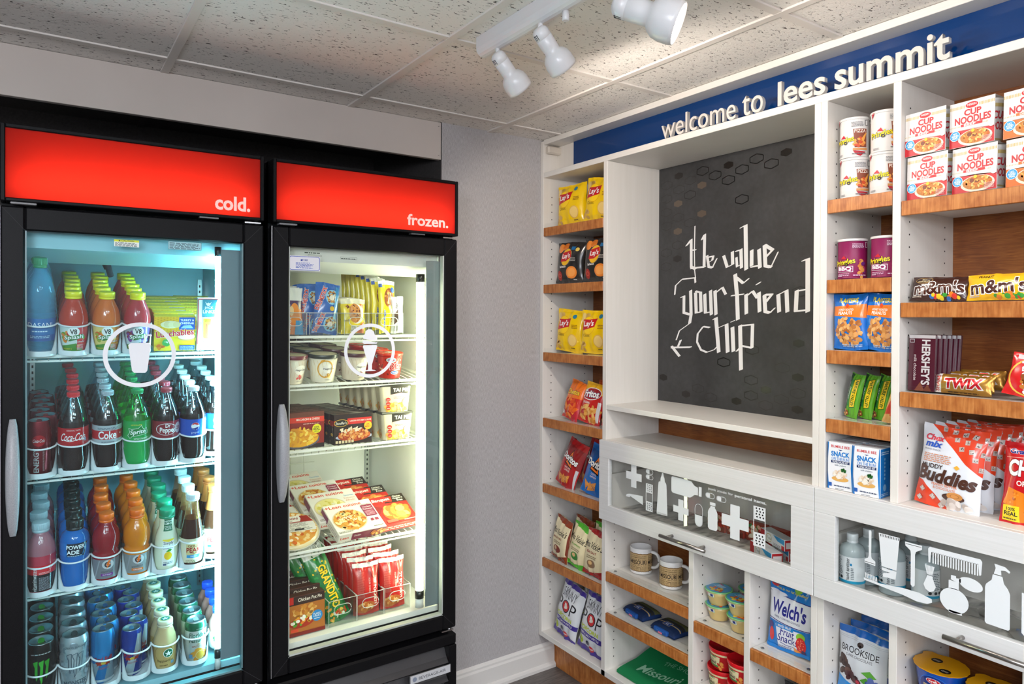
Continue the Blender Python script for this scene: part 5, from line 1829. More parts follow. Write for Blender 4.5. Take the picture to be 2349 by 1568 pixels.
la = Art().E(0, 0, 45, 45, 'd8cfb0').T('Haagen-Dazs', 0, 8, 8, '8a7a5a', w=44).ring(0, 0, 40, 41, 'b8a878')
a = hd_art('d8b85a', ['e8c860', 'c8902a', 'f0dc90'])
a.ring(-6, 46, 24, 28, 'd8a02e', 24, 1.05).P([(-26, 66), (-20, 76), (-6, 78), (-18, 70)], 'd8a02e')
HV = tub('ice_cream_tub', 'e9e5d2', '26302a', a, lidart=la)
HC = tub('ice_cream_tub', 'e2d6c2', '4a1f2a', hd_art('c8a878', ['5a2e1e', '6a3a2a', '8a4a3a']), lidart=la)
sa = hd_art('d8b08a', ['c8202a', 'd83a3a', 'a81a20'])
HS = tub('ice_cream_tub', 'e6dcc8', '6a2a34', sa, lidart=la)
zt = FZ[2] + .0005
T2 = .11
_put = put


def put2(o, loc, rot, *a):
    return _put(o, (loc[0], loc[1], loc[2] + T2 * (loc[1] + .192)), (math.atan(T2), 0, rot[2]), *a)


put2(HV, (-1.0125, -.160, zt), (0, 0, 0), 'front vanilla ice cream tub with dark green lid', 'ice cream tubs')
put2(HC, (-.902, -.150, zt), (0, 0, .15), 'front chocolate ice cream tub with plum lid behind the cone decal', 'ice cream tubs')
put2(HS, (-1.118, -.165, zt), (0, 0, .3), 'strawberry ice cream tub with plum lid at the left door edge', 'ice cream tubs')
k = 0
for i in range(1, 5):
    put2(HV, (-1.058 - .006 * i + .03 * (i == 1), -.155 + .098 * i, zt), (0, 0, .4 * i), '%s dark green lidded ice cream tub from the glass' % ORD[i], 'ice cream tubs')
    put2(HC, (-.925 - .012 * i, -.150 + .098 * i, zt), (0, 0, .3 * i), '%s plum lidded ice cream tub from the glass' % ORD[i], 'ice cream tubs')
for i in range(1, 4):
    put2(HS, (-1.150 + .01 * i, -.165 + .100 * i, zt), (0, 0, .4 * i), '%s plum lidded ice cream tub at the left freezer wall' % ORD[i], 'ice cream tubs')
a = Art().R(-150, 0, 150, 84, 'cc2a22').blobs(0, 40, 60, 40, 40, ['e8d4a8', 'b8201a', '7a1a14'], 4, 5).E(-8, 66, 18, 9, 'eae4da').E(-8, 66, 15, 7, '8ab8d8').T('Nestle', -8, 66, 7, 'c8202a', b=.03, w=22).T('Dibs', 10, 44, 24, 'c8202a', b=.05, w=46, out='f4f0e8', ow=.07).E(6, 22, 15, 7, 'f0f0f0').E(6, 22, 13, 5.5, '2a5ab0').T('Nestle', 6, 22, 5, 'f0f0f0', b=.02)
la2 = Art().E(0, 0, 42, 42, 'd8503a').blobs(0, 0, 36, 36, 40, ['e8d0a0', 'c83020', '8a3a20'], 5, 4).E(0, 0, 16, 9, 'f0e8dc')
DB = tub('candy_bites_tub', 'cc2a22', 'd6301f', a, 37, 44, 80, 7, la2)
for i, l in enumerate(('front red ice cream bites tub beside the light tube', 'second red ice cream bites tub from the glass', 'red ice cream bites tub deepest on its shelf')):
    put2(DB, (-.770 - .018 * i, -.150 + .092 * i, zt), (0, 0, -.1 + .3 * i), l, 'red ice cream bites tubs')

# dinner boxes on the third shelf
a = Art().R(-70, 0, 70, 118, '8a2418').R(-70, 100, 70, 118, '6a3a28').R(-70, 84, 70, 101, 'd63a22').T('MACARONI & CHEESE', 16, 94, 7, 'f4ece0', b=.02, w=76).bars(0, 78, 56, 82, 1, 'e0b8a8').E(-62, 93, 14, 8, '1e1a18').ring(-62, 93, 12.5, 14, 'd8b040', 24, .6)
a.R(-70, 0, 70, 14, '2a2020').E(-12, 30, 66, 28, '5a5a6a').E(-12, 34, 62, 28, 'e8a81e').blobs(-12, 38, 58, 27, 70, ['f0c030', 'e8a41a', 'f4d460', 'd8901a'], 9, 21, .45).E(44, 62, 15, 15, 'e8e020').T('100%', 44, 67, 6, '3a3a10', b=.02).T('REAL', 44, 60, 7, '3a3a10', b=.03, w=22).bars(36, 52, 52, 55, 1, '3a3a10')
sd_ = Art().R(-20, 0, 20, 118, '4a1a14').R(-20, 84, 20, 100, 'c8321e')
tp2 = Art().R(-70, -20, 70, 20, '5a2a20').bars(-60, -14, 60, 10, 2, '8a5a4a')
MC = carton('macaroni_dinner_box', 140, 36, 118, '4a1a14', a, sd_, None, tp2)
for i in range(6):
    put(MC, (-1.083 - .003 * i, -.166 + .0375 * i, FZ[3]), (0, 0, .02 * (-1) ** i), ('front red macaroni and cheese dinner box' if i == 0 else '%s red macaroni and cheese dinner box from the glass' % ORD[i]), 'macaroni dinner boxes')
a = Art().R(-70, 0, 70, 100, '2a1c18').P([(-70, 66), (70, 66), (70, 86), (-20, 86), (-20, 80), (-70, 80)], 'cf2a22').T('LASAGNA WITH MEAT & SAUCE', 26, 77, 5.5, 'f4ece0', b=.02, w=76).E(-42, 72, 25, 12, 'd8b040').E(-42, 72, 23, 10.5, '16120f').T("Stouffer's", -42, 72, 9, 'f0ece0', b=.01, w=38, sh=.2)
a.R(-70, 0, 70, 18, '241814').E(4, 24, 66, 10, 'aab2c8').E(4, 28, 58, 20, 'a84018').blobs(4, 32, 54, 17, 90, ['c8602a', 'a83c18', 'd88a40', 'e8b070'], 5, 31).blobs(-10, 48, 44, 6, 24, ['f0e4cc', 'e8d4b0'], 6, 3, .4).E(52, 58, 14, 14, 'eec01e').T('2X', 52, 62, 7, 'b8501a', b=.03).T('MEAT', 52, 54, 6, 'b8501a', b=.03, w=20)
for i in range(6):
    a.R(-62 + i * 11, 5, -54 + i * 11, 14, 'd8c8a0')
sl_ = Art().R(-20, 0, 20, 100, '1a1210').R(-20, 62, 20, 80, 'b0281e').E(0, 34, 10, 5, 'd8b040').T('Lasagna', 6, 48, 8, 'd8d0c0', rot=PI / 2, w=40)
tp2 = Art().R(-70, -20, 70, 20, '3a2a26').E(20, 0, 26, 8, 'b8b4a8').bars(-56, -12, -10, 10, 2, '8a5a4a')
LB = carton('lasagna_dinner_box', 134, 34, 100, '1e1512', a, None, sl_, tp2)
for i in range(9):
    put(LB, (-.915 - .0045 * i, -.168 + .0365 * i, FZ[3]), (0, 0, .02 * (-1) ** i), ('front black and red lasagna dinner box' if i == 0 else '%s black and red lasagna dinner box from the glass' % ORD[i]), 'lasagna dinner boxes')
# rice pails
def pail():
    b = MB()
    x0, x1, y0, y1, h = .049, .058, .024, .029, .088
    cr = M('d8cfae', 'paper')
    n = 5
    rings = []
    for z, sx, sy in ((0, x0, y0), (h, x1, y1)):
        ring_ = []
        rr = .012
        for cx, cy, a0 in ((sx - rr, -sy + rr, -PI / 2), (sx - rr, sy - rr, 0), (-sx + rr, sy - rr, PI / 2), (-sx + rr, -sy + rr, PI)):
            for k in range(n + 1):
                a_ = a0 + PI / 2 * k / n
                ring_.append((cx + rr * math.cos(a_), cy + rr * math.sin(a_), z))
        rings.append(ring_)
    m_ = len(rings[0])
    b.add(rings[0] + rings[1], [(i, (i + 1) % m_, m_ + (i + 1) % m_, m_ + i) for i in range(m_)] + [tuple(range(m_))[::-1], tuple(range(m_, 2 * m_))], cr)
    a = Art().R(-20, 28, 60, 88, 'e2a8a0').R(-20, 66, 60, 88, '2a2622').P([(-20, 66), (60, 66), (60, 60), (20, 66), (-20, 60)], '2a2622').T('TAI PEI', 18, 76, 13, 'f2efe6', b=.05, w=56).bars(-8, 46, 44, 54, 2, 'b86a60')
    a.blobs(6, 14, 50, 16, 60, ['e0a050', 'd88a3a', 'e8b878', 'b8b040', 'd05a30'], 7, 12).E(40, 30, 12, 16, 'e8a878', .6)
    for z in (44, 29, 14):
        a.E(-30, z, 9, 7, 'b8281e')
        a.bars(-36, z - 2, -24, z + 2, 1, 'e8c8c0')
    b.art(a, lambda x, y, o: (x / 1000 * (.86 + .14 * y / 88), -(y0 + (y1 - y0) * y / 88) - o if abs(x) < 46 else -(y0 + (y1 - y0) * y / 88) - o + ((abs(x) - 46) ** 2) / 12 / 1000 * 1.0, y / 1000), 5, None, 'paper', (-56, 56, 0, 88))
    a2 = Art().R(-24, 0, 24, 88, 'd3c8a6').blobs(0, 20, 20, 16, 20, ['e0a050', 'c8b060', 'b84a28'], 6, 2)
    b.art(a2, lambda x, y, o: (-(x0 + (x1 - x0) * y / 88) - o, -x / 1000 * .6, y / 1000), None, None, 'paper')
    o = b.build('rice_pail')
    l = MB().box(-.0595, .0595, -.0305, .0305, h - .001, h + .007, M('23221f', 'plastic'), .006)
    l.build('lid', o)
    return o


RP = pail()
for lev, nm in ((0, 'lower'), (1, 'upper')):
    for i in range(6):
        put(RP, (-.7535 - .004 * i - .006 * lev, -.160 + .0625 * i, FZ[3] + .0955 * lev), (0, 0, -.06), ('front %s cream rice meal pail beside the light tube' % nm if i == 0 else '%s %s cream rice meal pail from the glass' % (ORD[i], nm)), 'cream rice meal pails')

# tilted dinner boxes
def meal(name, base, art, thick=32, edge='e2dcd0'):
    """lies on its back: face up; front edge at y = 0"""
    b = MB().box(-.088, .088, 0, .148, 0, thick / 1000, M(base, 'paper'), .0012)
    b.art(art, lambda x, y, o: (x / 1000, y / 1000, thick / 1000 + o), None, None, 'paper', (-87, 87, 1, 147), False)
    e = Art().R(-87, 1, 87, thick - 1, edge)
    if name.startswith('white'):
        e.T('Lean', -66, thick / 2, 10, 'd8482a', b=.03, w=30).R(-40, 2, 87, thick - 2, '7a2440').T('Chicken', -20, thick / 2 + 3, 7, 'f0e4e4', w=26).blobs(58, thick / 2, 26, 10, 20, ['d8903a', 'b8601e', 'e8c070'], 6, 2)
    else:
        e.bars(-80, 8, 80, 24, 2, 'd8b8a8')
    b.art(e, lambda x, y, o: (x / 1000, -o, y / 1000), None, None, 'paper', (-87, 87, 1, thick - 1), False)
    s_ = Art().R(1, 1, 147, thick - 1, 'e2ddd4' if name.startswith('white') else '7a1a14')
    if name.startswith('white'):
        s_.R(4, 4, 60, thick - 4, '7a3a5a').bars(66, 8, 140, thick - 8, 2, 'b8a8a8')
    b.art(s_, lambda x, y, o: (-.088 - o, .148 - x / 1000, y / 1000), None, None, 'paper', (1, 147, 1, thick - 1), False)
    return b.build(name)


def lean(kind):
    a = Art().R(-87, 1, 87, 147, 'ece8e0').T('+Lean cuisine', -18, 133, 15, 'd8482a', b=.03, w=134)
    cols = ['d89a40', 'c8782a', 'e8c070', 'f0dca0', 'b85a1e'] if kind else ['e8dc90', 'f0e8b0', 'd8c860', 'e8e0c0']
    a.E(-22, 62, 62, 52, 'd8c8a8').E(-22, 62, 58, 48, cols[0]).blobs(-22, 62, 52, 44, 90, cols, 9, 3 + kind, .5)
    if kind:
        a.blobs(-26, 66, 34, 26, 26, ['f4ecd0', 'f0e0b0'], 5, 7, .4).R(40, 60, 82, 118, '8a2444').T('Chicken', 60, 108, 8, 'f0e6e8', w=34, b=.01).T('Parmesan', 60, 97, 8, 'f0e6e8', w=36, b=.01).bars(44, 66, 78, 90, 4, 'd8a8b4').T('FEATURES', 62, 121, 4, '3a2a2a', w=32)
    else:
        a.T('Favorites', 62, 112, 8, '5a9ac8', w=36).T('Fettuccini', 60, 98, 9, 'd89a80', w=42).T('Alfredo', 58, 86, 9, 'd89a80', w=36).bars(42, 62, 80, 78, 3, 'c8b8b0')
    a.R(48, 36, 58, 48, '9a3048').R(64, 36, 76, 48, '9a3048').bars(44, 8, 82, 16, 1, '8a8078').bars(-84, 6, -30, 16, 2, 'a09888')
    return a


TL = (math.radians(27), 0, 0)
LC1, LC2 = meal('white_dinner_box', 'e6e1d8', lean(1)), meal('white_dinner_box', 'e6e1d8', lean(0))
put(LC1, (-.886, -.190, FZ[4] + .004), (math.radians(27), 0, .10), 'front white chicken dinner box tilted on the freezer shelf', 'white tilted dinner boxes')
put(LC2, (-.918, -.098, FZ[4] + .027), (math.radians(27), 0, .08), 'second white dinner box showing creamy pasta', 'white tilted dinner boxes')
put(LC1, (-.945, -.004, FZ[4] + .044), (math.radians(27), 0, .10), 'third white dinner box showing breaded chicken', 'white tilted dinner boxes')
put(LC2, (-.978, .085, FZ[4] + .064), (math.radians(27), 0, .12), 'rearmost white dinner box showing creamy pasta', 'white tilted dinner boxes')
a = Art().R(-87, 1, 87, 147, 'b8241c').P([(-87, 40), (-40, 90), (-87, 110)], '8a1a14').P([(-20, 108), (87, 104), (87, 147), (0, 147)], '2a2320').P([(-80, 118), (18, 112), (26, 140), (-76, 142)], 'c82a20').T('Banquet', -30, 127, 20, 'f2ece2', b=.03, w=86, sh=.15).T('Chicken', 52, 136, 9, 'f0ece0', b=.02, w=40, sh=.1).T('Nuggets &', 54, 125, 9, 'f0ece0', b=.02, w=48, sh=.1).T('Fries', 58, 114, 9, 'f0ece0', b=.02, w=28, sh=.1)
a.E(10, 50, 72, 46, 'a81e18').E(10, 54, 66, 42, 'c8641e').blobs(10, 58, 56, 34, 26, ['e0a04a', 'd8883a', 'e8b868', 'c8702a'], 18, 8, .75).R(-60, 8, -10, 22, 'd8604a').bars(20, 8, 80, 16, 1, 'e8b0a0')
BQ = meal('red_dinner_box', '8a1a14', a, 30, 'a82018')
put(BQ, (-.735, -.165, FZ[4] + .003), (math.radians(29), 0, .10), 'front red chicken nugget dinner box beside the light tube', 'red tilted dinner boxes', (.82, .95, 1))
put(BQ, (-.776, -.070, FZ[4] + .020), (math.radians(29), 0, .10), 'second red chicken nugget dinner box', 'red tilted dinner boxes', (.86, .95, 1))
put(BQ, (-.812, .030, FZ[4] + .036), (math.radians(29), 0, .10), 'rearmost red chicken nugget dinner box', 'red tilted dinner boxes', (.86, .95, 1))
# pizzas
b = MB().lathe(mm([(70, 0), (84, 1), (90, 8), (90, 12), (84, 20), (.01, 20)]), M('d8c9a0', 'film'), 36)
b.lathe(mm([(90, 10), (94, 10.5), (94, 11.5), (90, 12)]), milky('pizza_wrap_edge', 'e0e0d8', .5, .1), 36)
a = Art().E(0, 0, 82, 82, 'd89a48').blobs(0, 0, 76, 76, 110, ['e8c888', 'f0dcb0', 'c8642a', 'd88a40', 'f4e8d0'], 8, 4).P([(-80, 4), (80, 4), (72, 40), (-72, 40)], 'dcd9d4').P([(-76, 26), (76, 26), (60, 58), (-60, 58)], '9a3028')
a.P([(-34, 30), (34, 30), (38, 44), (34, 60), (-34, 60), (-38, 44)], 'ece8e2').T('PEPPERONI', 0, 46, 11, '8a2a22', b=.04, w=58).T('PIZZA', 0, 35, 5, '5a4a40', w=20).bars(-70, 6, 60, 26, 5, '9a9690').R(-78, -18, 78, 5, 'e0ddd6').bars(-70, -14, 70, 2, 4, '8a8680').R(10, -14, 40, -6, '3a3a3a')
b.art(a, lambda x, y, o: (x / 1000, y / 1000, .020 + o), None, fin='film')
PZ = b.build('wrapped_pizza')
put(PZ, (-1.100, -.110, FZ[4] + .0340), (math.radians(24), 0, -.1), 'wrapped pepperoni pizza with paper label, front one at the left', 'wrapped pizzas')
put(PZ, (-1.130, -.010, FZ[4] + .060), (math.radians(24), 0, .1), 'wrapped pepperoni pizza behind the front pizza', 'wrapped pizzas')
# floor: pot pies, burrito, sandwiches
a = Art().R(-60, 0, 60, 128, 'b06a2a').R(-60, 98, 60, 128, '3a2620').T('Chicken Pot Pie', 10, 113, 11, 'f0e8da', b=.015, w=78, sh=.1).R(-60, 102, -44, 126, 'c82a20').blobs(-10, 74, 44, 18, 40, ['d8a050', 'e8b868', 'c8842e', 'b86a20'], 9, 3, .6).E(-20, 40, 40, 16, 'a83018').blobs(-20, 44, 34, 14, 30, ['f0e8d0', 'e8a030', '5a9a2a', 'e07a28', 'f4f0e4'], 6, 5).E(32, 52, 18, 18, '2a86c8').T('FLAKY', 32, 58, 6, 'f0f4f8', b=.02).T('CRUST', 32, 51, 6, 'f0f4f8', b=.02).bars(22, 42, 42, 46, 1, 'f0f4f8').R(-60, 0, 60, 12, '7a1e14').R(-54, 14, -30, 24, 'd84a2a')
tp2 = Art().R(-60, -20, 60, 20, '4a2a22')
PPB = carton('pot_pie_box', 118, 34, 126, '5a2418', a, None, None, tp2)
for i in range(4):
    put(PPB, (-1.068 - .002 * i, -.168 + .042 * i, FZ[5] + .0005 + .010 * i), (-.04, 0, .02), ('front chicken pot pie box on the freezer floor' if i == 0 else '%s chicken pot pie box from the glass' % ORD[i]), 'chicken pot pie boxes')
a = Art().R(-40, 0, 40, 270, '1f7a3a').R(-40, 226, 40, 270, 'cfd4cc').blobs(0, 120, 36, 130, 60, ['2a9a48', '17602c', 'e8c82a'], 4, 3).T('GRANDITO', 6, 120, 30, 'f0d020', b=.05, w=150, rot=-PI / 2, out='123a1c', ow=.05).blobs(10, 24, 24, 18, 24, ['2a8a3a', 'd8c050', 'e0e8d8', 'b84a20'], 6, 7).T('EL MONTEREY', 22, 236, 10, '2a2a26', b=.03, w=64, rot=-PI / 2).blobs(-24, 40, 10, 36, 14, ['e8a030', 'f0c850'], 5, 9)
GB = bag('burrito_pack', 86, 268, 44, '1f7a3a', a, 16)
put(GB, (-.947, -.148, FZ[5] + .004), (-.30, -.30, .1), 'green burrito pack leaning in the front left bin', 'green burrito packs')
put(GB, (-.975, -.095, FZ[5] + .008), (-.30, -.34, .1), 'green burrito pack tucked behind the front burrito', 'green burrito packs')
a = Art().R(-50, 0, 50, 176, 'b8221e').R(-50, 160, 50, 176, 'e8e6e0').T('HOT POCKETS', 30, 82, 12, 'f0ece4', b=.03, w=104, rot=-PI / 2).T('FOUR CHEESE', 8, 98, 6, 'e8c8c0', w=50, rot=-PI / 2).bars(-36, 60, -10, 150, 26, 'd06a60').E(-6, 26, 34, 20, 'b8602a', .2).blobs(-6, 26, 28, 16, 30, ['d8904a', 'c8702a', 'e8b878', 'a84a1e'], 6, 4).P([(10, 150), (44, 158), (30, 110)], 'c8403a')
HP_ = bag('sandwich_pack', 94, 174, 40, 'b8221e', a, 17)
for c, xx in ((0, -.854), (1, -.757)):
    for i in range(7):
        put(HP_, (xx - .002 * i, -.155 + .043 * i, FZ[5] + .004 + (.007 * i)), (-.08, 0, .10 * (-1) ** i - (.12 if i == 0 else 0)),
            '%s red hot sandwich pack %s%s' % (ORD[i], '' if i == 0 else 'from the glass ', ('in the middle bin', 'in the bin by the light tube')[c]), 'red hot sandwich packs')

# ================================================================ snack wall: things face -x
RS = -PI / 2


def sput(o, x, y, z, label, group=None, lean=0.0, roll=0.0, turn=0.0, sc=None):
    return put(o, (x, y, z), (-lean, roll, RS + turn), label, group, sc)


CH = ['e8c878', 'dcb660', 'f0d890']
a = Art().R(-75, 0, 75, 175, 'efc409').blobs(-48, 148, 18, 14, 4, CH, 16, 5).E(-26, 112, 33, 38, 'e3a80a').E(-26, 112, 31, 36, 'f7cc16').P([(-62, 90), (-56, 136), (-24, 136), (14, 142), (6, 106), (-26, 98)], 'c01c20').T("Lay's", -26, 117, 30, 'f6f2ee', b=.03, w=54, rot=.08, sh=.15).T('Classic', -36, 72, 12, '5a3a1a', w=36)
a.bars(20, 100, 50, 118, 3, '8a5a1a').E(26, 50, 23, 26, 'dcae52').E(26, 50, 19, 22, 'eac878').blobs(-58, 22, 14, 18, 5, ['d8ae5a', 'c89a48'], 12, 8).E(30, 150, 10, 9, '2a7a94').bars(20, 16, 40, 24, 1, '6a4a1a')
LY = bag('chip_bag', 150, 175, 52, 'efc409', a, 21)
LY2 = bag('chip_bag', 146, 178, 46, 'efc409', a, 37)
sput(LY, .068, -.133, 1.912, 'yellow potato chip bag at the left on the topmost left tower shelf', 'yellow potato chip bags', .10, -.06, .26)
sput(LY2, .072, -.293, 1.912, 'yellow potato chip bag at the right on the topmost left tower shelf', 'yellow potato chip bags', .10, .07, .24)
sput(LY2, .068, -.118, 1.380, 'yellow potato chip bag at the left, under the barbecue chips', 'yellow potato chip bags', .04, .06, .22)
sput(LY, .070, -.285, 1.380, 'yellow potato chip bag at the right, under the barbecue chips', 'yellow potato chip bags', .04, .02, .24)
sput(LY, .160, -.205, 1.380, 'yellow potato chip bag half hidden behind two front bags', 'yellow potato chip bags', .04, -.03)
sput(LY2, .165, -.325, 1.380, 'yellow potato chip bag behind, touching the right divider of left tower', 'yellow potato chip bags', .04, .03)
a = Art().R(-75, 0, 75, 175, '2b2928').E(-50, 146, 18, 20, 'e88a3a').E(-22, 152, 18, 16, 'e07a2a').E(-10, 108, 30, 38, '6a5a50', -.4).E(-10, 108, 26, 37, 'eeb420', -.4).P([(-42, 88), (-34, 126), (12, 136), (20, 108), (-10, 90)], 'c01c20').T("Lay's", -11, 111, 26, 'f6f2ee', b=.03, w=46, rot=.12, sh=.15).T('Barbecue', -26, 68, 10, 'efe8e2', b=.02, w=34, rot=.1)
a.E(22, 44, 30, 26, 'ee8a38', .3).E(22, 44, 22, 18, 'f4a050', .3).E(-44, 30, 14, 20, 'a02a22').ring(-44, 30, 6, 9, 'c8503a').bars(14, 92, 44, 108, 3, 'b8b0a8').E(46, 140, 10, 8, 'e8c860').R(14, 138, 34, 152, '2a6a9a').bars(30, 12, 48, 20, 1, 'e8e4e0')
BB = bag('chip_bag', 150, 172, 48, '2b2928', a, 22)
sput(BB, .064, -.122, 1.669, 'black barbecue chip bag at the left of its shelf', 'black barbecue chip bags', .05, .05, .18)
sput(BB, .130, -.215, 1.669, 'black barbecue chip bag tucked between and behind the others', 'black barbecue chip bags', .05, .0)
sput(BB, .062, -.305, 1.669, 'black barbecue chip bag at the right of its shelf', 'black barbecue chip bags', .05, .04, .2)
a = Art().R(-60, 0, 60, 165, 'c8261c').P([(-60, 84), (60, 96), (60, 165), (-60, 165)], 'e8701a').T('Cheetos', -2, 116, 22, 'f0c030', b=.05, w=84, rot=.08, out='1e1410', ow=.06).blobs(0, 50, 54, 42, 34, ['e8641a', 'f07a24', 'd84a14', 'f08a30'], 15, 6, .4).E(-42, 24, 10, 10, 'f0ece8').P([(10, 0), (60, 0), (60, 60)], 'c02030')
CT = bag('corn_snack_bag', 112, 165, 44, 'd8401a', a, 23)
sput(CT, .050, -.142, 1.099, 'orange and red cheese puff bag leaning back', None, .26, .14, -.10)
a = Art().R(-62, 0, 62, 165, 'c4201c').P([(-62, 104), (62, 120), (62, 165), (-62, 165)], 'eeb020').E(-4, 118, 52, 27, 'e8e4e0', .1).E(-4, 118, 49, 24, '9a1c26', .1).T('Fritos', -4, 118, 30, 'f4f0ee', b=.05, w=82, rot=.08, out='1c2a6a', ow=.05).T('ORIGINAL', -18, 80, 9, 'f0e8e0', b=.02, w=46).blobs(0, 40, 56, 36, 40, ['e0a050', 'e8b468', 'd08a3a', 'c8782a'], 13, 16, .5).R(44, 10, 58, 90, 'd8d4d0')
FR = bag('corn_snack_bag', 124, 165, 46, 'c4201c', a, 24)
sput(FR, .046, -.268, 1.099, 'yellow and red corn chip bag leaning back', None, .26, .10, .06)
sput(FR, .036, -.385, 1.099, 'corn chip bag cut off by the right upright of the left tower', None, .22, .05, .0, (.42, 1, 1))
a = Art().R(-60, 0, 60, 165, 'd8581a').R(-60, 150, 60, 165, 'b84812')
OB = bag('corn_snack_bag', 120, 160, 40, 'd8581a', a, 25)
sput(OB, .165, -.215, 1.099, 'orange bag seen behind the front corn snacks', 'orange bags behind', .22, .05)
sput(OB, .170, -.330, 1.099, 'orange bag behind, against the right upright', 'orange bags behind', .22, .0)


def dorito(base, dark, tri_, txt, nm, seed, tx):
    a = Art().R(-65, 0, 65, 200, base).P([(-65, 120), (65, 90), (65, 170), (-65, 180)], dark).P([(-26, 96), (30, 82), (2, 164)], '14100e').P([(-20, 100), (26, 88), (2, 156)], 'f0782a').P([(-12, 106), (18, 98), (2, 142)], '1a1412')
    a.T('Doritos', 0, 122, 28, 'f4f2f0', b=.05, w=104, sh=.1, rot=-.12, out='14100e', ow=.06).T(tx.split('|')[0], 4, 82, 8, 'e8d8d0', b=.02).T(tx.split('|')[1], 4, 71, 8, 'e8d8d0', b=.02)
    for x, y, r, s in ((-30, 34, .2, 24), (-4, 28, -.3, 24), (18, 40, .9, 20)):
        p = [(x + s * math.cos(r + k * 2.1), y + s * math.sin(r + k * 2.1)) for k in range(3)]
        a.P(p, 'e0903a').blobs(x, y, s * .4, s * .4, 8, ['c8702a', 'eab060', 'b85a20'], 2.2, 4)
    a.R(54, 6, 63, 90, 'c8c8cc')
    return bag(nm, 130, 200, 48, base, a, seed)


DR = dorito('b01a1e', '8a1418', 0, 'Doritos', 'tortilla_chip_bag', 26, 'NACHO|CHEESE')
DBl = dorito('0f63b4', '0a4a90', 0, 'Doritos', 'tortilla_chip_bag', 27, 'COOL|RANCH')
sput(DR, .038, -.126, .817, 'red tortilla chip bag leaning at the front left', 'red tortilla chip bags', .26, .24, -.05)
sput(DR, .115, -.190, .817, 'red tortilla chip bag behind the front red one', 'red tortilla chip bags', .24, .18)
sput(DBl, .040, -.296, .817, 'blue tortilla chip bag leaning beside the red ones', None, .24, .16, .05)


def vick(c1, c2, flav, fc, seed, fruit):
    a = Art().R(-60, 0, 60, 180, 'e2d4ac').P([(-60, 172), (-10, 162), (60, 152), (60, 180), (-60, 180)], c1).P([(-60, 22), (0, 12), (60, 34), (60, 0), (-60, 0)], c1).P([(52, 40), (60, 30), (60, 160), (56, 150)], c2)
    a.T("Miss Vickie's", -2, 122, 26, '1e1a16', b=.015, w=104, sh=.25, rot=-.04).T(flav, -6, 94, 9, fc, b=.03, w=62).E(-2, 48, 24, 16, fruit).E(-8, 52, 10, 8, 'd8b078').bars(-30, 70, 26, 84, 2, '8a7a5a')
    return bag('kettle_chip_bag', 120, 180, 48, 'e2d4ac', a, seed, back=c1)


V1, V2, V3 = vick('8a3a1c', '7a2e18', 'MESQUITE BBQ', '8a3a1c', 28, '7a3020'), vick('4fae2a', '3f9a22', 'JALAPENO', '5a9a2a', 29, '2f7a2a'), vick('a02424', '8a1e20', 'SEA SALT', '9a2a20', 30, '8a6a4a')
sput(V1, .036, -.096, .4985, 'cream kettle chip bag with brown top and bottom, at the left', None, .12, .10, -.1)
sput(V1, .110, -.150, .4985, 'brown topped kettle chip bag behind the front one', None, .10, .06)
sput(V2, .036, -.205, .4985, 'cream kettle chip bag with green edges in the middle', None, .16, .16, .0)
sput(V2, .110, -.270, .4985, 'green topped kettle chip bag behind the middle one', None, .12, .08)
sput(V3, .032, -.318, .4985, 'cream kettle chip bag with red top, at the right', None, .14, .06, .05)
a = Art().R(-75, 0, 75, 235, 'd6d8dc').R(-75, 216, 75, 235, '43318a').R(-75, 0, 75, 26, '43318a').P([(-75, 26), (40, 26), (75, 60), (75, 20)], 'd6d8dc').T('SKINNY', -4, 190, 36, '1c1a20', b=-.012, w=92).T('P', -50, 140, 50, '1c1a20', b=-.008).T('P', 44, 140, 50, '1c1a20', b=-.008).ring(-4, 140, 22, 26, '1c1a20').E(-4, 140, 22, 22, 'c8262a').blobs(-4, 140, 9, 9, 12, ['f0e8e0', 'e8d8c8'], 7, 4)
a.T('POPCORN', -4, 98, 18, 'b4c418', b=.04, w=106).R(-75, 66, 75, 86, '3f3088').T('SWEET & SALTY KETTLE', -2, 76, 9, 'f0eef4', b=.02, w=116).E(-48, 44, 18, 18, 'a8bc1e').T('56', -48, 46, 14, '4a5a10', b=.03).E(-2, 44, 10, 10, '26284a').E(32, 50, 11, 11, 'c8ccd2').E(18, 26, 13, 13, 'c02a30').T('FREE', 18, 26, 7, 'f4ecec', b=.03, w=20)
SK = bag('popcorn_bag', 150, 235, 60, 'd6d8dc', a, 31, crimp=.07)
sput(SK, .044, -.122, .177, 'white and purple popcorn bag at the left on the tower floor', 'white and purple popcorn bags', .13, .20, -.06)
sput(SK, .042, -.288, .177, 'white and purple popcorn bag at the right on the tower floor', 'white and purple popcorn bags', .13, .16)
sput(SK, .140, -.180, .177, 'white and purple popcorn bag behind the left one', 'white and purple popcorn bags', .1, .1)
sput(SK, .140, -.320, .177, 'white and purple popcorn bag behind the right one', 'white and purple popcorn bags', .1, .04)

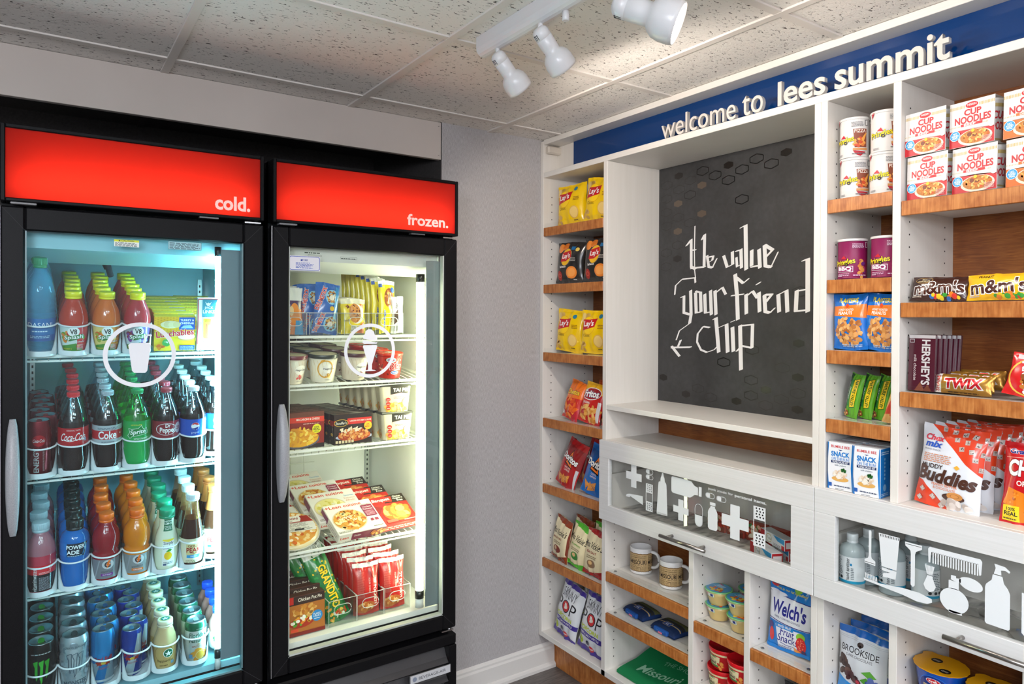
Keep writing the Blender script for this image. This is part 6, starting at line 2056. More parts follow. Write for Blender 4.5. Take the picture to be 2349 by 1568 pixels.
# mugs
mp_ = [(36, 0), (40.5, 1), (41.5, 4), (41.5, 93), (41, 95.2), (39.6, 95.6), (38.2, 95), (37.8, 92), (37.4, 8), (34, 5), (.01, 5)]
WM = M('e8e6e4', 'gloss')
b = MB().lathe(mm(mp_), WM, 36, True, False)
pr_ = [(41.5, 4), (41.5, 93)]
a = Art().R(-118, 12, 118, 78, 'c7a878')
random.seed(4)
for i in range(60):
    x = -118 + i * 4
    a.E(x, 12 + random.random() * 1.5, 3, 1.6, '7a5a34', n=8).E(x, 78 - random.random() * 1.5, 3, 1.6, '7a5a34', n=8)
for off in (-70, 0, 70):
    a.T('MISSOURI', off, 46, 15, '2a2018', b=.03, w=64)
    for y, t_, hh in ((70, 'Saint Louis  OFALLON  Springfield', 4.5), (63, 'Joplin COLUMBIA INDEPENDENCE', 5.5), (56.5, 'Kansas City  Blue Springs', 4.5), (34, 'Gladstone  Liberty  Rolla', 5), (28, 'Hannibal  Webster Groves', 4.5), (22, 'Maryland Heights  BRANSON', 4.5), (17, 'SEDALIA  Cape Girardeau', 4)):
        a.T(t_, off, y, hh, '4a3820', b=.01, w=64)
art2 = a
SEG_ = SEG
fn_m = lambda x, y, o: (((41.5 / 1000) + o) * math.sin(x / 41.5), -((41.5 / 1000) + o) * math.cos(x / 41.5), y / 1000)
b.art(a, fn_m, 2 * PI * 41.5 / 36, None, 'paper', (-118, 118, 4, 92))
MG = b.build('coffee_mug')
pts = []
for i in range(15):
    q = -PI * .5 + PI * i / 14
    pts.append((.0395 + .031 * max(0, math.cos(q)) ** .7, 0, .050 + .029 * math.sin(q)))
hb = MB().tube(pts, .0058, WM, 12)
hb.v = [(x, y * 1.3, z) for x, y, z in hb.v]
hb.build('handle', MG)
sput(MG, .112, -.503, .5592, 'white mug printed with missouri town names, left of two', 'printed missouri mugs', 0, 0, .50)
sput(MG, .098, -.668, .5592, 'white mug printed with missouri town names, right of two', 'printed missouri mugs', 0, 0, .48)
# folded drink sleeves
NAV = '16305f'


def sleeve():
    b = MB()
    W_, D_, H_ = .060, .046, .020

    def top(u, v):
        x = (u - .5) * 2
        y = (v - .5) * 2
        e = max(0, 1 - abs(x) ** 6) ** .4 * max(0, 1 - abs(y) ** 4) ** .5
        return (x * W_, y * D_, .008 + H_ * e * (1 - .12 * x * x))
    P_ = [[top(i / 20, j / 16) for i in range(21)] for j in range(17)]
    b.grid(lambda u, v: P_[int(round(v * 16))][int(round(u * 20))], 20, 16, M(NAV, 'matte'))
    b.grid(lambda u, v: (P_[int(round(v * 16))][int(round(u * 20))][0], P_[int(round(v * 16))][int(round(u * 20))][1], .002), 20, 16, M(NAV, 'matte'), True)
    b.box(-W_ * .98, W_ * .98, -D_ * .96, D_ * .96, .001, .009, M(NAV, 'matte'), .003)
    a = Art().R(-57, -45, 57, -14, '14284e').R(-57, -14, 57, -9, 'b89a6a').R(-57, 14, 57, 40, '5a5a34').R(-57, -4, 57, 12, '2a2a28').R(-18, -26, 14, -2, '1c3f86').T('KC', -2, -14, 15, 'd8dce4', b=.02, w=16).line([(-18, -26), (14, -26), (14, -2), (-18, -2), (-18, -26)], 1.2, 'c8b48a')

    def fn(x, y, o):
        i = min(max((x / 1000 / W_ + 1) * 10, 0), 19.99)
        j = min(max((y / 1000 / D_ + 1) * 8, 0), 15.99)
        i0, j0 = int(i), int(j)
        i -= i0
        j -= j0
        p = [P_[j0][i0], P_[j0][i0 + 1], P_[j0 + 1][i0 + 1], P_[j0 + 1][i0]]
        return tuple(p[0][k] * (1 - i) * (1 - j) + p[1][k] * i * (1 - j) + p[2][k] * i * j + p[3][k] * (1 - i) * j + (o if k == 2 else 0) for k in range(3))
    b.art(a, fn, 6, 5.75, 'matte', lo=.0006)
    o = b.build('drink_sleeve')
    t = MB().box(-.036, .032, -.055, -.040, .002, .020, M('1a4f9a', 'matte'), .004)
    tg = Art().R(-10, 4, 10, 10, 'd8708a').bars(-22, 12, 22, 17, 1, '3a7ac0')
    t.art(tg, lambda x, y, o_: (x / 1000, -.055 - o_, y / 1000), None, fin='paper')
    t.build('folded_flap', o)
    w_ = MB().box(-.056, -.034, -.053, -.043, .004, .012, M('c8d4dc', 'film'), .003)
    w_.box(.032, .054, -.053, -.043, .004, .012, M('c8d4dc', 'film'), .003)
    return o


SLV = sleeve()
sput(SLV, .105, -.518, .4012, 'folded navy drink sleeve, left of two', 'folded navy drink sleeves', 0, 0, -.12)
sput(SLV, .090, -.678, .4012, 'folded navy drink sleeve, right of two', 'folded navy drink sleeves', 0, 0, -.05)
# green shirt
GS = M('0f7a46', 'matte')
def cloth(u, v):
    x, y = (u - .5) * .36, v * .30 + .01
    z = .012 + .014 * max(0, math.sin(PI * v)) ** .6 + .006 * math.sin(u * 11 + v * 4) * v + .085 * max(0, v - .35)
    return (x, y, z)
b = MB()
Pc = [[cloth(i / 24, j / 18) for i in range(25)] for j in range(19)]
b.grid(lambda u, v: Pc[int(round(v * 18))][int(round(u * 24))], 24, 18, GS)
b.grid(lambda u, v: (Pc[int(round(v * 18))][int(round(u * 24))][0], Pc[int(round(v * 18))][int(round(u * 24))][1], .002 if v < .4 else Pc[int(round(v * 18))][int(round(u * 24))][2] - .015), 24, 18, GS, True)
for u_ in (0, 24):
    for j in range(18):
        p, q_ = Pc[j][u_], Pc[j + 1][u_]
        b.add([p, q_, (q_[0], q_[1], max(.002, q_[2] - .015)), (p[0], p[1], max(.002, p[2] - .015))], [(0, 1, 2, 3)], GS)
for i in range(24):
    p, q_ = Pc[0][i], Pc[0][i + 1]
    b.add([p, q_, (q_[0], q_[1], .002), (p[0], p[1], .002)], [(0, 1, 2, 3)], GS)
a = Art().T('THE SHOW ME', 20, 168, 20, '7fc09a', w=190, arc=-.0012).T('Missouri', -40, 96, 50, '9fd0b0', b=.02, w=170, sh=.2, rot=.2).R(60, 60, 120, 84, 'd8cfc0').bars(64, 64, 116, 80, 2, '5a3a30')
fcl = lambda x, y, o: tuple((Pc[min(int(max(0, (y - 10) / 300) * 18), 17)][min(max(int((x / 360 + .5) * 24), 0), 23)][k]) if k < 0 else (x / 1000, y / 1000, cloth(x / 360 + .5, (y - 10) / 300)[2] + o)[k] for k in range(3))
b.art(a, fcl, 15, 16.667, 'matte', (-178, 178, 12, 300), lo=.0012)
SH = b.build('folded_shirt')
sput(SH, .020, -.640, .1758, 'folded green t-shirt with white print on the cabinet floor')
# fruit cups
FCM = milky('fruit_cup_plastic', 'd9bd7c', .93, .12)
fcp = [(28, 0), (30, 1.5), (31, 8), (39, 34), (43, 46)]
b = MB().lathe(mm(fcp), FCM, SEG, True, True)
a = Art().R(-22, 28, 20, 42, '5fae5a').R(-21, 29, 19, 41, 'eef0e8').T('Dole', -12, 37, 7, 'c8202a', b=.05, w=14).bars(-18, 30, -2, 34, 1, '4f9a4a').R(6, 31, 16, 40, '2a3a86')
wrap(b, fcp, a, 40, 'paper')
FC = b.build('fruit_cup')
la = Art().E(0, 0, 45, 45, '62b56a').E(0, 0, 41, 41, '4a9ac8').blobs(8, -14, 22, 14, 14, ['e8a030', 'e8c84a', 'd8622a'], 8, 3).R(-20, 4, 12, 22, '9ac8e0').T('Dole', -16, 26, 9, 'c8202a', b=.05, w=18).bars(-24, -2, 6, 2, 1, 'e8f0f4')
l = MB().lathe(mm([(43, 45), (45.5, 46), (46, 48), (45, 49.5), (.01, 49.5)]), M('7cc487', 'film'), 32)
l.art(la, lambda x, y, o: (x / 1000, y / 1000, .0495 + o), None, fin='film')
l.build('lid', FC)
for x, y, lv, l_ in ((.085, -.893, 0, 'lower fruit cup at the front left'), (.082, -.893, 1, 'upper fruit cup at the front left'), (.070, -.992, 0, 'lower fruit cup at the front right'), (.072, -.985, 1, 'upper fruit cup at the front right'),
                     (.180, -.910, 0, 'lower fruit cup at the back left'), (.178, -.975, 0, 'lower fruit cup at the back right'), (.172, -.958, 1, 'upper fruit cup at the back')):
    sput(FC, x, y, .5285 + .0505 * lv, l_ + ' of the green lidded stack', 'green lidded fruit cups', 0, 0, -.2)
# red tubs
a = Art().R(-160, 0, 160, 62, 'c01d22').R(-160, 48, 160, 60, 'e8d8a8').P([(-30, 12), (26, 12), (30, 44), (-34, 44)], 'e6dcae').T('GOURMET', -4, 42, 7, '2f7a3a', b=.04, w=46).T('Beef', -2, 32, 5, '3a2a20').T('Ravioli', -2, 23, 11, '3a2a20', b=.03, w=34, sh=.1).blobs(-36, 24, 10, 16, 12, ['5a9a3a', 'd84a2a', 'e8b84a'], 5, 2).blobs(34, 16, 12, 10, 10, ['d85a2a', 'e8a04a', 'c8382a'], 6, 3).R(-30, 10, 24, 16, '4a8a4a')
RT = tub('red_pasta_tub', 'c01d22', 'cf151f', a, 42, 50, 56, 12, None, 3)
for x, y, lv, l_ in ((.080, -.917, 0, 'lower red lidded pasta tub at the front left'), (.082, -.921, 1, 'upper red lidded pasta tub at the front left'), (.052, -1.020, 0, 'lower red lidded pasta tub at the front right'), (.055, -1.016, 1, 'upper red lidded pasta tub at the front right')):
    sput(RT, x, y, .3125 + .0685 * lv, l_, 'red lidded pasta tubs', 0, 0, -.3)
shelf(-.856, -1.054, .310, 'short wood-edged shelf under the red pasta tubs', screws=True)
shelf(-1.076, -1.2755, .330, 'short wood-edged shelf in the bay below the fruit snacks', screws=True)
# fruit snack pouches
a = Art().R(-72, 0, 72, 205, '1478c8').P([(-72, 84), (-72, 166), (0, 158), (72, 152), (72, 76), (0, 78)], 'e8eaee').line([(-72, 166), (0, 158), (72, 152)], 2.5, '22267a').line([(-72, 88), (0, 80), (72, 78)], 2.5, '22267a').E(-40, 166, 32, 6, 'e8eaee', -.1)
a.T("Welch's", 2, 124, 44, '2a2a86', b=.04, w=118, rot=-.06).T('FAMILY FARMER OWNED', 0, 94, 6, '3a3a6a', w=90, rot=-.05).T('Fruit is our 1st ingredient!', 4, 176, 9, 'e8dc3a', b=.02, w=106, rot=-.08).E(-54, 196, 16, 16, 'c82a30').E(24, 186, 13, 11, '8ac83a').P([(58, 190), (72, 196), (72, 164)], 'e88a3a')
a.P([(-30, 8), (30, 8), (50, 70), (-40, 74)], 'e2e6ee').T('Fruit', 4, 58, 22, '2a2a86', b=.01, w=50, sh=.25).T('Snacks', 4, 38, 22, '2a2a86', b=.01, w=70, sh=.25).line([(-24, 24), (0, 20), (26, 20)], 1.8, '2a2a86').R(-38, 66, 26, 78, '2a8ad4').T('MIXED FRUIT', -6, 72, 7, 'f0f4f8', b=.03, w=48)
a.E(-58, 66, 10, 11, '4a3a78').E(-54, 40, 8, 20, 'c83a3a').E(48, 58, 13, 12, '8ac83a').E(48, 34, 15, 24, 'd0302e').blobs(48, 36, 11, 18, 18, ['e8604a', 'f08a6a'], 2, 3).P([(22, 4), (46, 12), (26, 24)], 'f0953a').E(54, 12, 8, 9, '3a2a5a').R(-72, 0, 72, 10, '1478c8').bars(-30, 10, 14, 18, 2, '6a7a9a')
WP = bag('fruit_snack_pouch', 144, 188, 34, '1478c8', a, 33, crimp=.06)
sput(WP, .070, -1.160, .5265, 'blue and white fruit snack pouch at the front', 'fruit snack pouches', .12, -.02, 0)
sput(WP, .135, -1.202, .5265, 'blue and white fruit snack pouch behind the front one', 'fruit snack pouches', .10, -.02)
# black travel pouch below
a = Art().R(-60, 0, 60, 90, '1a1a1c').bars(-40, 30, 40, 60, 3, '5a5a5e')
BKP = bag('black_snack_bag', 120, 90, 40, '1a1a1c', a, 35)
sput(BKP, .09, -1.190, .3335, 'black bag on the shelf below the fruit snack pouches', None, .1)

# crisp cans
def crisp(base, acc, name, txt2):
    p = [(37.5, 0), (37.5, 3), (36.5, 4), (36.5, 101), (37.2, 103)]
    b = MB().lathe(mm(p), M(base, 'paper'), SEG, True, True)
    lt = base == 'd6d4d2'
    a = Art()
    if lt:
        a.P([(14, 26), (46, 26), (46, 76), (10, 76)], '8a4a36').T('PIZZA', 28, 70, 9, 'f0e4da', b=.02, w=30).P([(10, 18), (44, 14), (28, 2), (16, 8)], 'b02030').blobs(26, 40, 14, 10, 16, ['d87a3a', 'c8502a', 'e8a050'], 5, 3).P([(36, 40), (46, 66), (40, 62), (30, 48)], 'e8a04a').R(10, 18, 46, 24, 'c88a50')
        a.P([(-40, 104), (-30, 104), (-40, 88)], 'b02030')
    else:
        a.blobs(30, 26, 9, 22, 20, ['e0a050', 'c8502a', 'b83a6a', 'd88a40', '6a2a7a'], 6, 4)
        a.R(-36, 18, 8, 34, 'f0ecf0').R(-35, 19, 7, 33, '8a1a5a').T('BBQ', -14, 26, 12, 'f4f0f4', b=.05, w=36).bars(-34, 8, 0, 16, 2, 'd8a8c8')
    a.P([(-24, 54), (-8, 52), (-14, 62)], 'c02030')
    a.T('Pringles', -14, 44 if not lt else 46, 17, 'f0d820', b=.03, w=54, rot=.16, out='1e1810', ow=.04)
    a.bars(6, 82, 36, 96, 4, '8a8a8e' if lt else 'd8b8d0').R(40, 84, 48, 98, '2a2a2e' if lt else 'e8e0ea').R(41, 85, 47, 97, base).bars(-34, 6, -18, 12, 2, '8a8a8e' if lt else 'd8b8d0').bars(8, 8, 44, 13, 1, '6a6a70' if lt else 'd8b8d0')
    wrap(b, p, a, 36.5, 'paper')
    o = b.build(name)
    l = MB().lathe(mm([(38.2, 101.5), (38.6, 102), (38.6, 107), (38, 108), (36, 108), (35.5, 106.6), (.01, 106.6)]), milky('crisp_can_lid', 'e6e4e2', .85, .15), 32)
    l.build('lid', o)
    return o


PW, PB = crisp('d6d4d2', 0, 'crisp_can', 0), crisp('85164f', 0, 'crisp_can', 0)
for x, y, lv, t_, l_ in ((.062, -1.358, 0, .34, 'lower white crisp can at the left of its shelf'), (.062, -1.356, 1, .14, 'upper white crisp can at the left of its shelf'), (.060, -1.441, 0, .36, 'lower white crisp can at the right of its shelf'),
                         (.062, -1.442, 1, .52, 'upper white crisp can at the right of its shelf'), (.150, -1.400, 0, .3, 'lower white crisp can behind the front ones'), (.150, -1.395, 1, .1, 'upper white crisp can behind the front ones')):
    sput(PW, x, y, 1.8515 + .1090 * lv, l_, 'white crisp cans', 0, 0, t_)
for x, y, t_, l_ in ((.060, -1.354, .34, 'purple crisp can at the left of its shelf'), (.058, -1.448, .32, 'purple crisp can at the right of its shelf'), (.140, -1.410, .3, 'purple crisp can between and behind the front pair')):
    sput(PB, x, y, 1.6335, l_, 'purple crisp cans', 0, 0, t_)
# peanuts
a = Art().R(-58, 0, 58, 150, '1a70c6').P([(-58, 92), (58, 84), (58, 122), (-58, 116)], 'e27a22').T('PLANTERS', 0, 132, 13, 'f0d42a', b=.05, w=62, arc=.002).E(0, 118, 6, 6, 'd8502a').T('HONEY ROASTED', -4, 107, 6, 'f4e8d8', b=.03, w=52).T('PEANUTS', -6, 98, 9, 'f6efe6', b=.04, w=48).blobs(4, 48, 44, 36, 80, ['c88a4a', 'd89a58', 'b87438', 'e0ac6c', 'a8642e'], 8, 41, .68).bars(-20, 8, 44, 16, 2, 'b8d4ee')
PN = bag('peanut_bag', 112, 150, 38, '1a70c6', a, 42)
sput(PN, .034, -1.366, 1.4425, 'blue and orange peanut bag at the left', 'blue peanut bags', .02, -.02, -.03, (.87, 1, 1))
sput(PN, .040, -1.4445, 1.4425, 'blue and orange peanut bag at the right', 'blue peanut bags', .02, .05, .06, (.80, .96, 1))
# granola bars, standing on their ends and leaning
a = Art().R(-22, 0, 22, 120, '5aa022').R(-22, 0, -12, 120, '1f4a22').R(-12, 30, -6, 104, '2f7a3a').T("Oats 'n Honey", -17, 66, 5, 'eef0e6', b=.02, w=60, rot=-PI / 2).P([(-2, 26), (15, 30), (15, 112), (-2, 106)], '3a5a12').P([(-1, 28), (14, 32), (14, 110), (-1, 104)], 'e8c41e').T('NATURE VALLEY', 6.5, 68, 9, '2f5a18', b=.05, w=72, rot=-PI / 2).T('CRUNCHY', -9, 66, 4, 'eef0e6', w=34, rot=-PI / 2).blobs(-14, 10, 8, 8, 8, ['c87a3a', 'e0a05a', '8a4a1e'], 4, 3)
GN = bag('granola_bar_pack', 46, 122, 22, '5aa022', a, 43, crimp=.04)
for i in range(4):
    sput(GN, .066 + .012 * i, -1.348 - .0330 * i, 1.2545, ('front left green granola bar pack' if i == 0 else '%s green granola bar pack along the lane' % ORD[i]), 'green granola bar packs', .10, .16, -.30 + .06 * i)
a = Art().R(-30, 0, 30, 120, 'c89858').P([(-30, 20), (20, 30), (30, 90), (-10, 100)], 'b83a24').blobs(0, 60, 22, 40, 16, ['e8d8b8', 'c8502a', 'e0a860'], 6, 8)
TN = bag('trail_mix_pack', 60, 124, 24, 'c89858', a, 44)
sput(TN, .040, -1.474, 1.2545, 'tan and red snack pack against the right upright', None, .12, .22, .2, (.8, 1, 1))
# tuna kits
a = Art().R(-35, 0, 35, 128, 'e6e7e9').P([(-35, 0), (-30, 0), (-35, 60)], '1a78c4').P([(-35, 128), (-31, 128), (-35, 66)], '1a78c4').P([(35, 0), (32, 0), (28, 64), (32, 128), (35, 128)], '1a78c4').T('BUMBLE BEE', 0, 117, 7, 'c42a30', b=.03, w=50).P([(-6, 109), (6, 109), (0, 106)], '1c3a7a').T('SNACK', 0, 97, 14, '1a78c4', b=.06, w=50).T('ON THE RUN!', 0, 84, 8, '1a78c4', b=.02, w=48).R(-25, 72, 25, 79, '162a5a').T('TUNA SALAD KIT', 0, 75.5, 5, 'f0f2f6', b=.03, w=44).T('with Crackers', 0, 67, 4.5, '2a3a5a', w=30, sh=.2)
a.E(0, 30, 23, 7, 'dca85a').blobs(0, 42, 17, 11, 60, ['eadfce', 'e4d0b8', 'f2e8da', 'd8b898'], 4, 6).blobs(10, 54, 6, 5, 10, ['2f6a2a', '1f5a22'], 3, 3).R(-31, 8, -22, 18, '2a5aa8').bars(-16, 10, 30, 15, 1, '2a3a5a').bars(-12, 3, 12, 6, 1, '6a6a70')
s_ = Art().R(-30, 0, 30, 128, '1a78c4').bars(-24, 112, 20, 122, 2, 'd8e8f4')
for i in range(6):
    s_.E(-4, 100 - i * 10, 3.5, 3.5, '9ac4e4')
s_.E(-4, 26, 9, 9, '8ab8de').bars(-24, 6, 16, 14, 2, 'b8d4ec')
t_ = Art().R(-35, -30, 35, 30, 'dfe1e4').T('BUMBLE BEE', 0, 4, 8, 'c46a70', b=.02, w=52)
TK = carton('tuna_kit_box', 69.5, 56, 128, 'e6e7e9', a, s_, s_, t_)
for x, y, l_ in ((.034, -1.3535, 'white tuna snack kit box at the front left'), (.030, -1.4275, 'white tuna snack kit box at the front right'), (.096, -1.357, 'white tuna snack kit box at the back left'), (.094, -1.4310, 'white tuna snack kit box at the back right')):
    sput(TK, x, y, 1.0615, l_, 'tuna snack kit boxes', 0, 0, .07)

# noodle cups: paper front panel and cup behind
ncp = [(32, 0), (33, 2), (46, 96), (48, 98), (48, 103), (46, 104)]
def noodle(col, nm, tx):
    b = MB().lathe(mm(ncp), M('e6e2da', 'paper'), SEG, True, True)
    ca = Art().R(-150, 84, 150, 92, 'c8b070').R(-150, 10, 150, 14, 'c8b070').T('CUP', 60, 66, 18, 'c82a34', b=.05, w=38).T('NOODLES', 62, 42, 18, 'c82a34', b=.05, w=66).T('CUP', -60, 66, 18, 'c82a34', b=.05, w=38).T('NOODLES', -62, 42, 18, 'c82a34', b=.05, w=66)
    wrap(b, ncp, ca, 46, 'paper')
    o = b.build(nm)
    f = Art().R(-50, 0, 50, 106, 'dcd9d6').R(-50, 0, 50, 40, col).P([(-50, 40), (50, 40), (50, 36), (-50, 46)], 'dcd9d6')
    for i in range(32):
        if abs(i - 15.5) > 5:
            f.R(-49 + i * 3.1, 90, -47.4 + i * 3.1, 97, 'c8ae66')
        f.R(-49 + i * 3.1, 47, -48 + i * 3.1, 50, 'c8ae66')
    f.E(0, 95, 14, 7, 'c8242e').T('NISSIN', 0, 96, 5, 'f0e0e0', b=.03, w=20).T('CUP', 2, 79, 15, 'c02430', b=.05, w=38).T('NOODLES', 2, 62, 17, 'c02430', b=.045, w=80).R(-24, 47, 24, 53, col).T(tx, -4, 50, 5, 'f4ecec', b=.04, w=26)
    f.E(8, 18, 38, 19, 'e8dcc8').E(8, 20, 33, 16, 'b8742e').blobs(8, 22, 28, 14, 50, ['e0a84a', 'c8782a', 'e8c070', 'd85a24', '7a3a1a'], 5, 6, .5).E(-4, 26, 5, 5, '7a3a24').E(4, 34, 4, 4, 'f0c02a').E(-36, 28, 12, 12, 'f0f4f6').E(-36, 28, 11, 11, '2a9ad4').T('NO', -36, 33, 4.5, 'f0f6fa', b=.03).T('ADDED', -36, 28, 4.5, 'f0f6fa', b=.03, w=16).T('MSG', -36, 23, 4.5, 'f0f6fa', b=.03).bars(24, 4, 46, 18, 5, 'e8a8a8').E(44, 44, 8, 10, 'e8e0d8')
    c = MB()
    tilt = .12
    c.add([(-.050, -.0500, 0), (.050, -.0500, 0), (.050, -.0480, .106), (-.050, -.0480, .106), (-.050, -.0490, 0), (.050, -.0490, 0), (.050, -.0470, .106), (-.050, -.0470, .106)],
          [(0, 1, 2, 3), (5, 4, 7, 6), (0, 4, 5, 1), (3, 2, 6, 7), (0, 3, 7, 4), (1, 5, 6, 2)], M('e9e6e3', 'gloss'))
    c.add([(-.050, -.048, .106), (.050, -.048, .106), (.040, .030, .1075), (-.040, .030, .1075)], [(0, 1, 2, 3), (3, 2, 1, 0)], M('dcd9d6', 'paper'))
    c.art(f, lambda x, y, o_: (x / 1000, -.0500 + .002 * y / 106 - o_, y / 1000), None, None, 'paper', (-49.6, 49.6, .3, 105.7), False)
    c.build('paper_sleeve', o)
    return o


NB, NC = noodle('c42832', 'noodle_cup', 'BEEF'), noodle('e2702a', 'noodle_cup', 'CHICKEN')
zN = 1.8225
for o_, x, y, lv, l_ in ((NB, .062, -1.573, 0, 'lower red beef noodle cup at the left'), (NB, .062, -1.567, 1, 'upper red beef noodle cup at the left'), (NB, .062, -1.677, 0, 'lower red beef noodle cup in the middle'), (NB, .062, -1.670, 1, 'upper red beef noodle cup in the middle'),
                         (NC, .062, -1.788, 0, 'lower orange chicken noodle cup'), (NC, .062, -1.782, 1, 'upper orange chicken noodle cup'), (NC, .062, -1.896, 0, 'lower orange chicken noodle cup farthest right')):
    sput(o_, x, y, zN + .1085 * lv, l_, 'noodle cups', .0, .0, -.14 + .02 * lv)

# candy bags lying flat
def candy(base, seed, txt):
    a = Art().R(-66, 0, 66, 62, base)
    if txt == 'MILK':
        a.E(-34, 50, 22, 8, 'c8a050').E(-34, 50, 21, 7, '3a1e14').T('MILK', -34, 52.5, 4, 'f0e0b0', b=.03).T('CHOCOLATE', -34, 47, 4, 'f0e0b0', b=.02, w=30)
    else:
        a.T('PEANUT', -24, 54, 6, '3a1e10', b=.04, w=32)
    a.T("m&m's", 2, 31, 34, '4a2214', b=.035, w=116, rot=.04, out='f4f0ec', ow=.055)
    a.blobs(20, 9, 34, 5, 16, ['d83a2a', '3f9a3a', 'e8c82a', 'e8822a', '2a6ab8', '6a3a20'], 5, seed, 1).bars(-58, 6, -34, 12, 1, 'c8b8a8')
    return bag('candy_bag', 132, 62, 34, base, a, seed, crimp=.03, pinch=.03)


CBR, CYE = candy('3e1f17', 51, 'MILK'), candy('f0b81a', 52, 'PEANUT')
sput(CBR, .040, -1.582, 1.5695, 'brown candy bag lying on the wide shelf', 'brown candy bags', .30, .02)
sput(CYE, .040, -1.712, 1.5695, 'yellow candy bag lying beside the brown one', 'yellow candy bags', .22, -.02)
sput(CBR, .095, -1.618, 1.5695, 'brown candy bag behind the front brown one', 'brown candy bags', .26, -.02)
sput(CYE, .042, -1.848, 1.5695, 'yellow candy bag cut by the right picture edge', 'yellow candy bags', .22, 0)
# chocolate bars
a = Art().R(-32, 0, 32, 140, '4a1826').R(-32, 131, 32, 140, 'b8b4b4').T("HERSHEY'S", 10, 72, 21, 'c8c4c4', b=.04, w=112, rot=-PI / 2).T('milk chocolate', -15, 58, 7, 'd8cccc', w=64, rot=-PI / 2).P([(-16, 0), (10, 0), (-2, 22)], '7a4634').P([(4, 0), (26, 0), (16, 18)], '6a3a2a').R(-29, 120, -18, 129, 'c8c0c4').R(-28, 121, -19, 128, '4a1826')
HB = carton('chocolate_bar', 64, 8.5, 140, '431722', a, None, None, None, 'film')
for i in range(6):
    sput(HB, .034 + .0105 * i, -1.549 - .0062 * i, 1.3462, ('front brown chocolate bar standing by the upright' if i == 0 else '%s brown chocolate bar in the standing row' % ORD[i]), 'brown chocolate bars', .05 + .012 * i, 0, -.02)
a = Art().R(-62, 0, 62, 46, 'a8782e').R(-62, 0, -46, 46, 'e4dcd6').T('SHARE', -54, 23, 9, 'c22a2a', b=.03, w=38, rot=PI / 2).P([(-40, 6), (54, 10), (54, 40), (-40, 34)], 'b08034').T('TWIX', 4, 25, 25, 'c8202a', b=.06, w=84, rot=.03, sh=.1, out='f2eeea', ow=.09).bars(-30, 2, 40, 6, 1, '5a3a12')
TW = bag('caramel_bar_pack', 124, 46, 24, 'a8782e', a, 53, crimp=.03, fin='foil', pinch=.03)
sput(TW, .036, -1.640, 1.3462, 'gold caramel cookie bar pack at the front', 'gold caramel bar packs', .18, 0)
sput(TW, .072, -1.632, 1.352, 'gold caramel cookie bar pack, second behind', 'gold caramel bar packs', .2, .03)
sput(TW, .106, -1.642, 1.356, 'gold caramel cookie bar pack, third behind', 'gold caramel bar packs', .2, -.02)
a = Art().R(-60, 0, 60, 98, 'cf1f20').ring(-10, 46, 44, 48, 'e8c04a', 28, .9).T('KitKat', -14, 46, 30, 'f4f0ee', b=.04, w=74, rot=-1.3, sh=.1, out='a8141a', ow=.03).R(-48, 84, -26, 94, 'd8d0d0').blobs(-24, 30, 10, 16, 6, ['8a4a20', 'b8702a'], 7, 4)
KK = bag('wafer_bar_pack', 118, 98, 24, 'cf1f20', a, 54, crimp=.05)
sput(KK, .042, -1.778, 1.3462, 'red wafer bar pack leaning at the right', 'red wafer bar packs', .18, .20, .05)
sput(KK, .085, -1.812, 1.3462, 'red wafer bar pack behind the front one', 'red wafer bar packs', .18, .18)

# counter: snack mix and crackers
a = Art().R(-75, 0, 75, 205, 'dadde2').P([(-60, 205), (75, 205), (75, 92), (40, 116), (4, 150), (-30, 180)], 'd9401f').P([(-75, 0), (10, 0), (-20, 26), (-58, 58), (-75, 62)], 'd9401f')
r_ = random.Random(5)
for i in range(6):
    for j in range(6):
        x, y = -46 + i * 24 + (j % 2) * 10, 196 - j * 18 - i * 3
        if y > 205 - (x + 60) * .84 + 14 and y < 200:
            s0, ro = 8, .5 + r_.random() * .5
            p = [(x + s0 * math.cos(ro + k * PI / 2), y + s0 * math.sin(ro + k * PI / 2)) for k in range(4)]
            a.P(p, 'b8aca4')
            a.blobs(x, y, 4, 4, 6, ['8a7a70', 'd8d0c8', '5a4a44'], 1.6, i * 7 + j)
for x, y in ((-56, 38), (-30, 24), (-62, 14), (-10, 8)):
    a.P([(x - 8, y), (x, y - 8), (x + 8, y), (x, y + 8)], 'b8aca4').blobs(x, y, 4, 4, 6, ['8a7a70', 'd8d0c8'], 1.6, 3)
a.T('Chex', -40, 168, 15, 'c8203a', b=.05, w=48, sh=.25).T('mix', -40, 152, 16, '1f4fb0', b=.05, w=42, sh=.25).T('BRAND SNACK', -42, 138, 4, '6a6a70', w=42).bars(-62, 108, 10, 130, 5, 'c88a6a').T('MUDDY', -36, 98, 11, '3a2620', b=.03, w=54).T('Buddies', 0, 76, 36, '4a2a1e', b=.06, w=140, sh=.2, rot=-.06).P([(16, 104), (23, 98), (30, 104), (23, 110)], 'e0a83a')
a.T('PEANUT BUTTER', -2, 56, 6, 'd8805a', b=.02, w=60).T('& CHOCOLATE', -2, 48, 6, 'd8805a', b=.02, w=54).E(20, 32, 26, 9, '4a3028').E(24, 36, 18, 9, 'c8884a').ring(24, 36, 8, 10, 'a86a34', 20, .5).blobs(22, 14, 36, 9, 14, ['cfc4bc', 'b8aaa2', 'e0d8d2'], 9, 4)
CX_ = bag('snack_mix_bag', 150, 200, 42, 'dadde2', a, 55, crimp=.05)
for i in range(5):
    sput(CX_, .050 + .047 * i, -1.600 - .011 * i, 1.0615, ('front white and orange snack mix bag on the counter' if i == 0 else '%s white and orange snack mix bag in the row' % ORD[i]), 'white and orange snack mix bags', .15 - .02 * i, .05 - .02 * i, -.03)
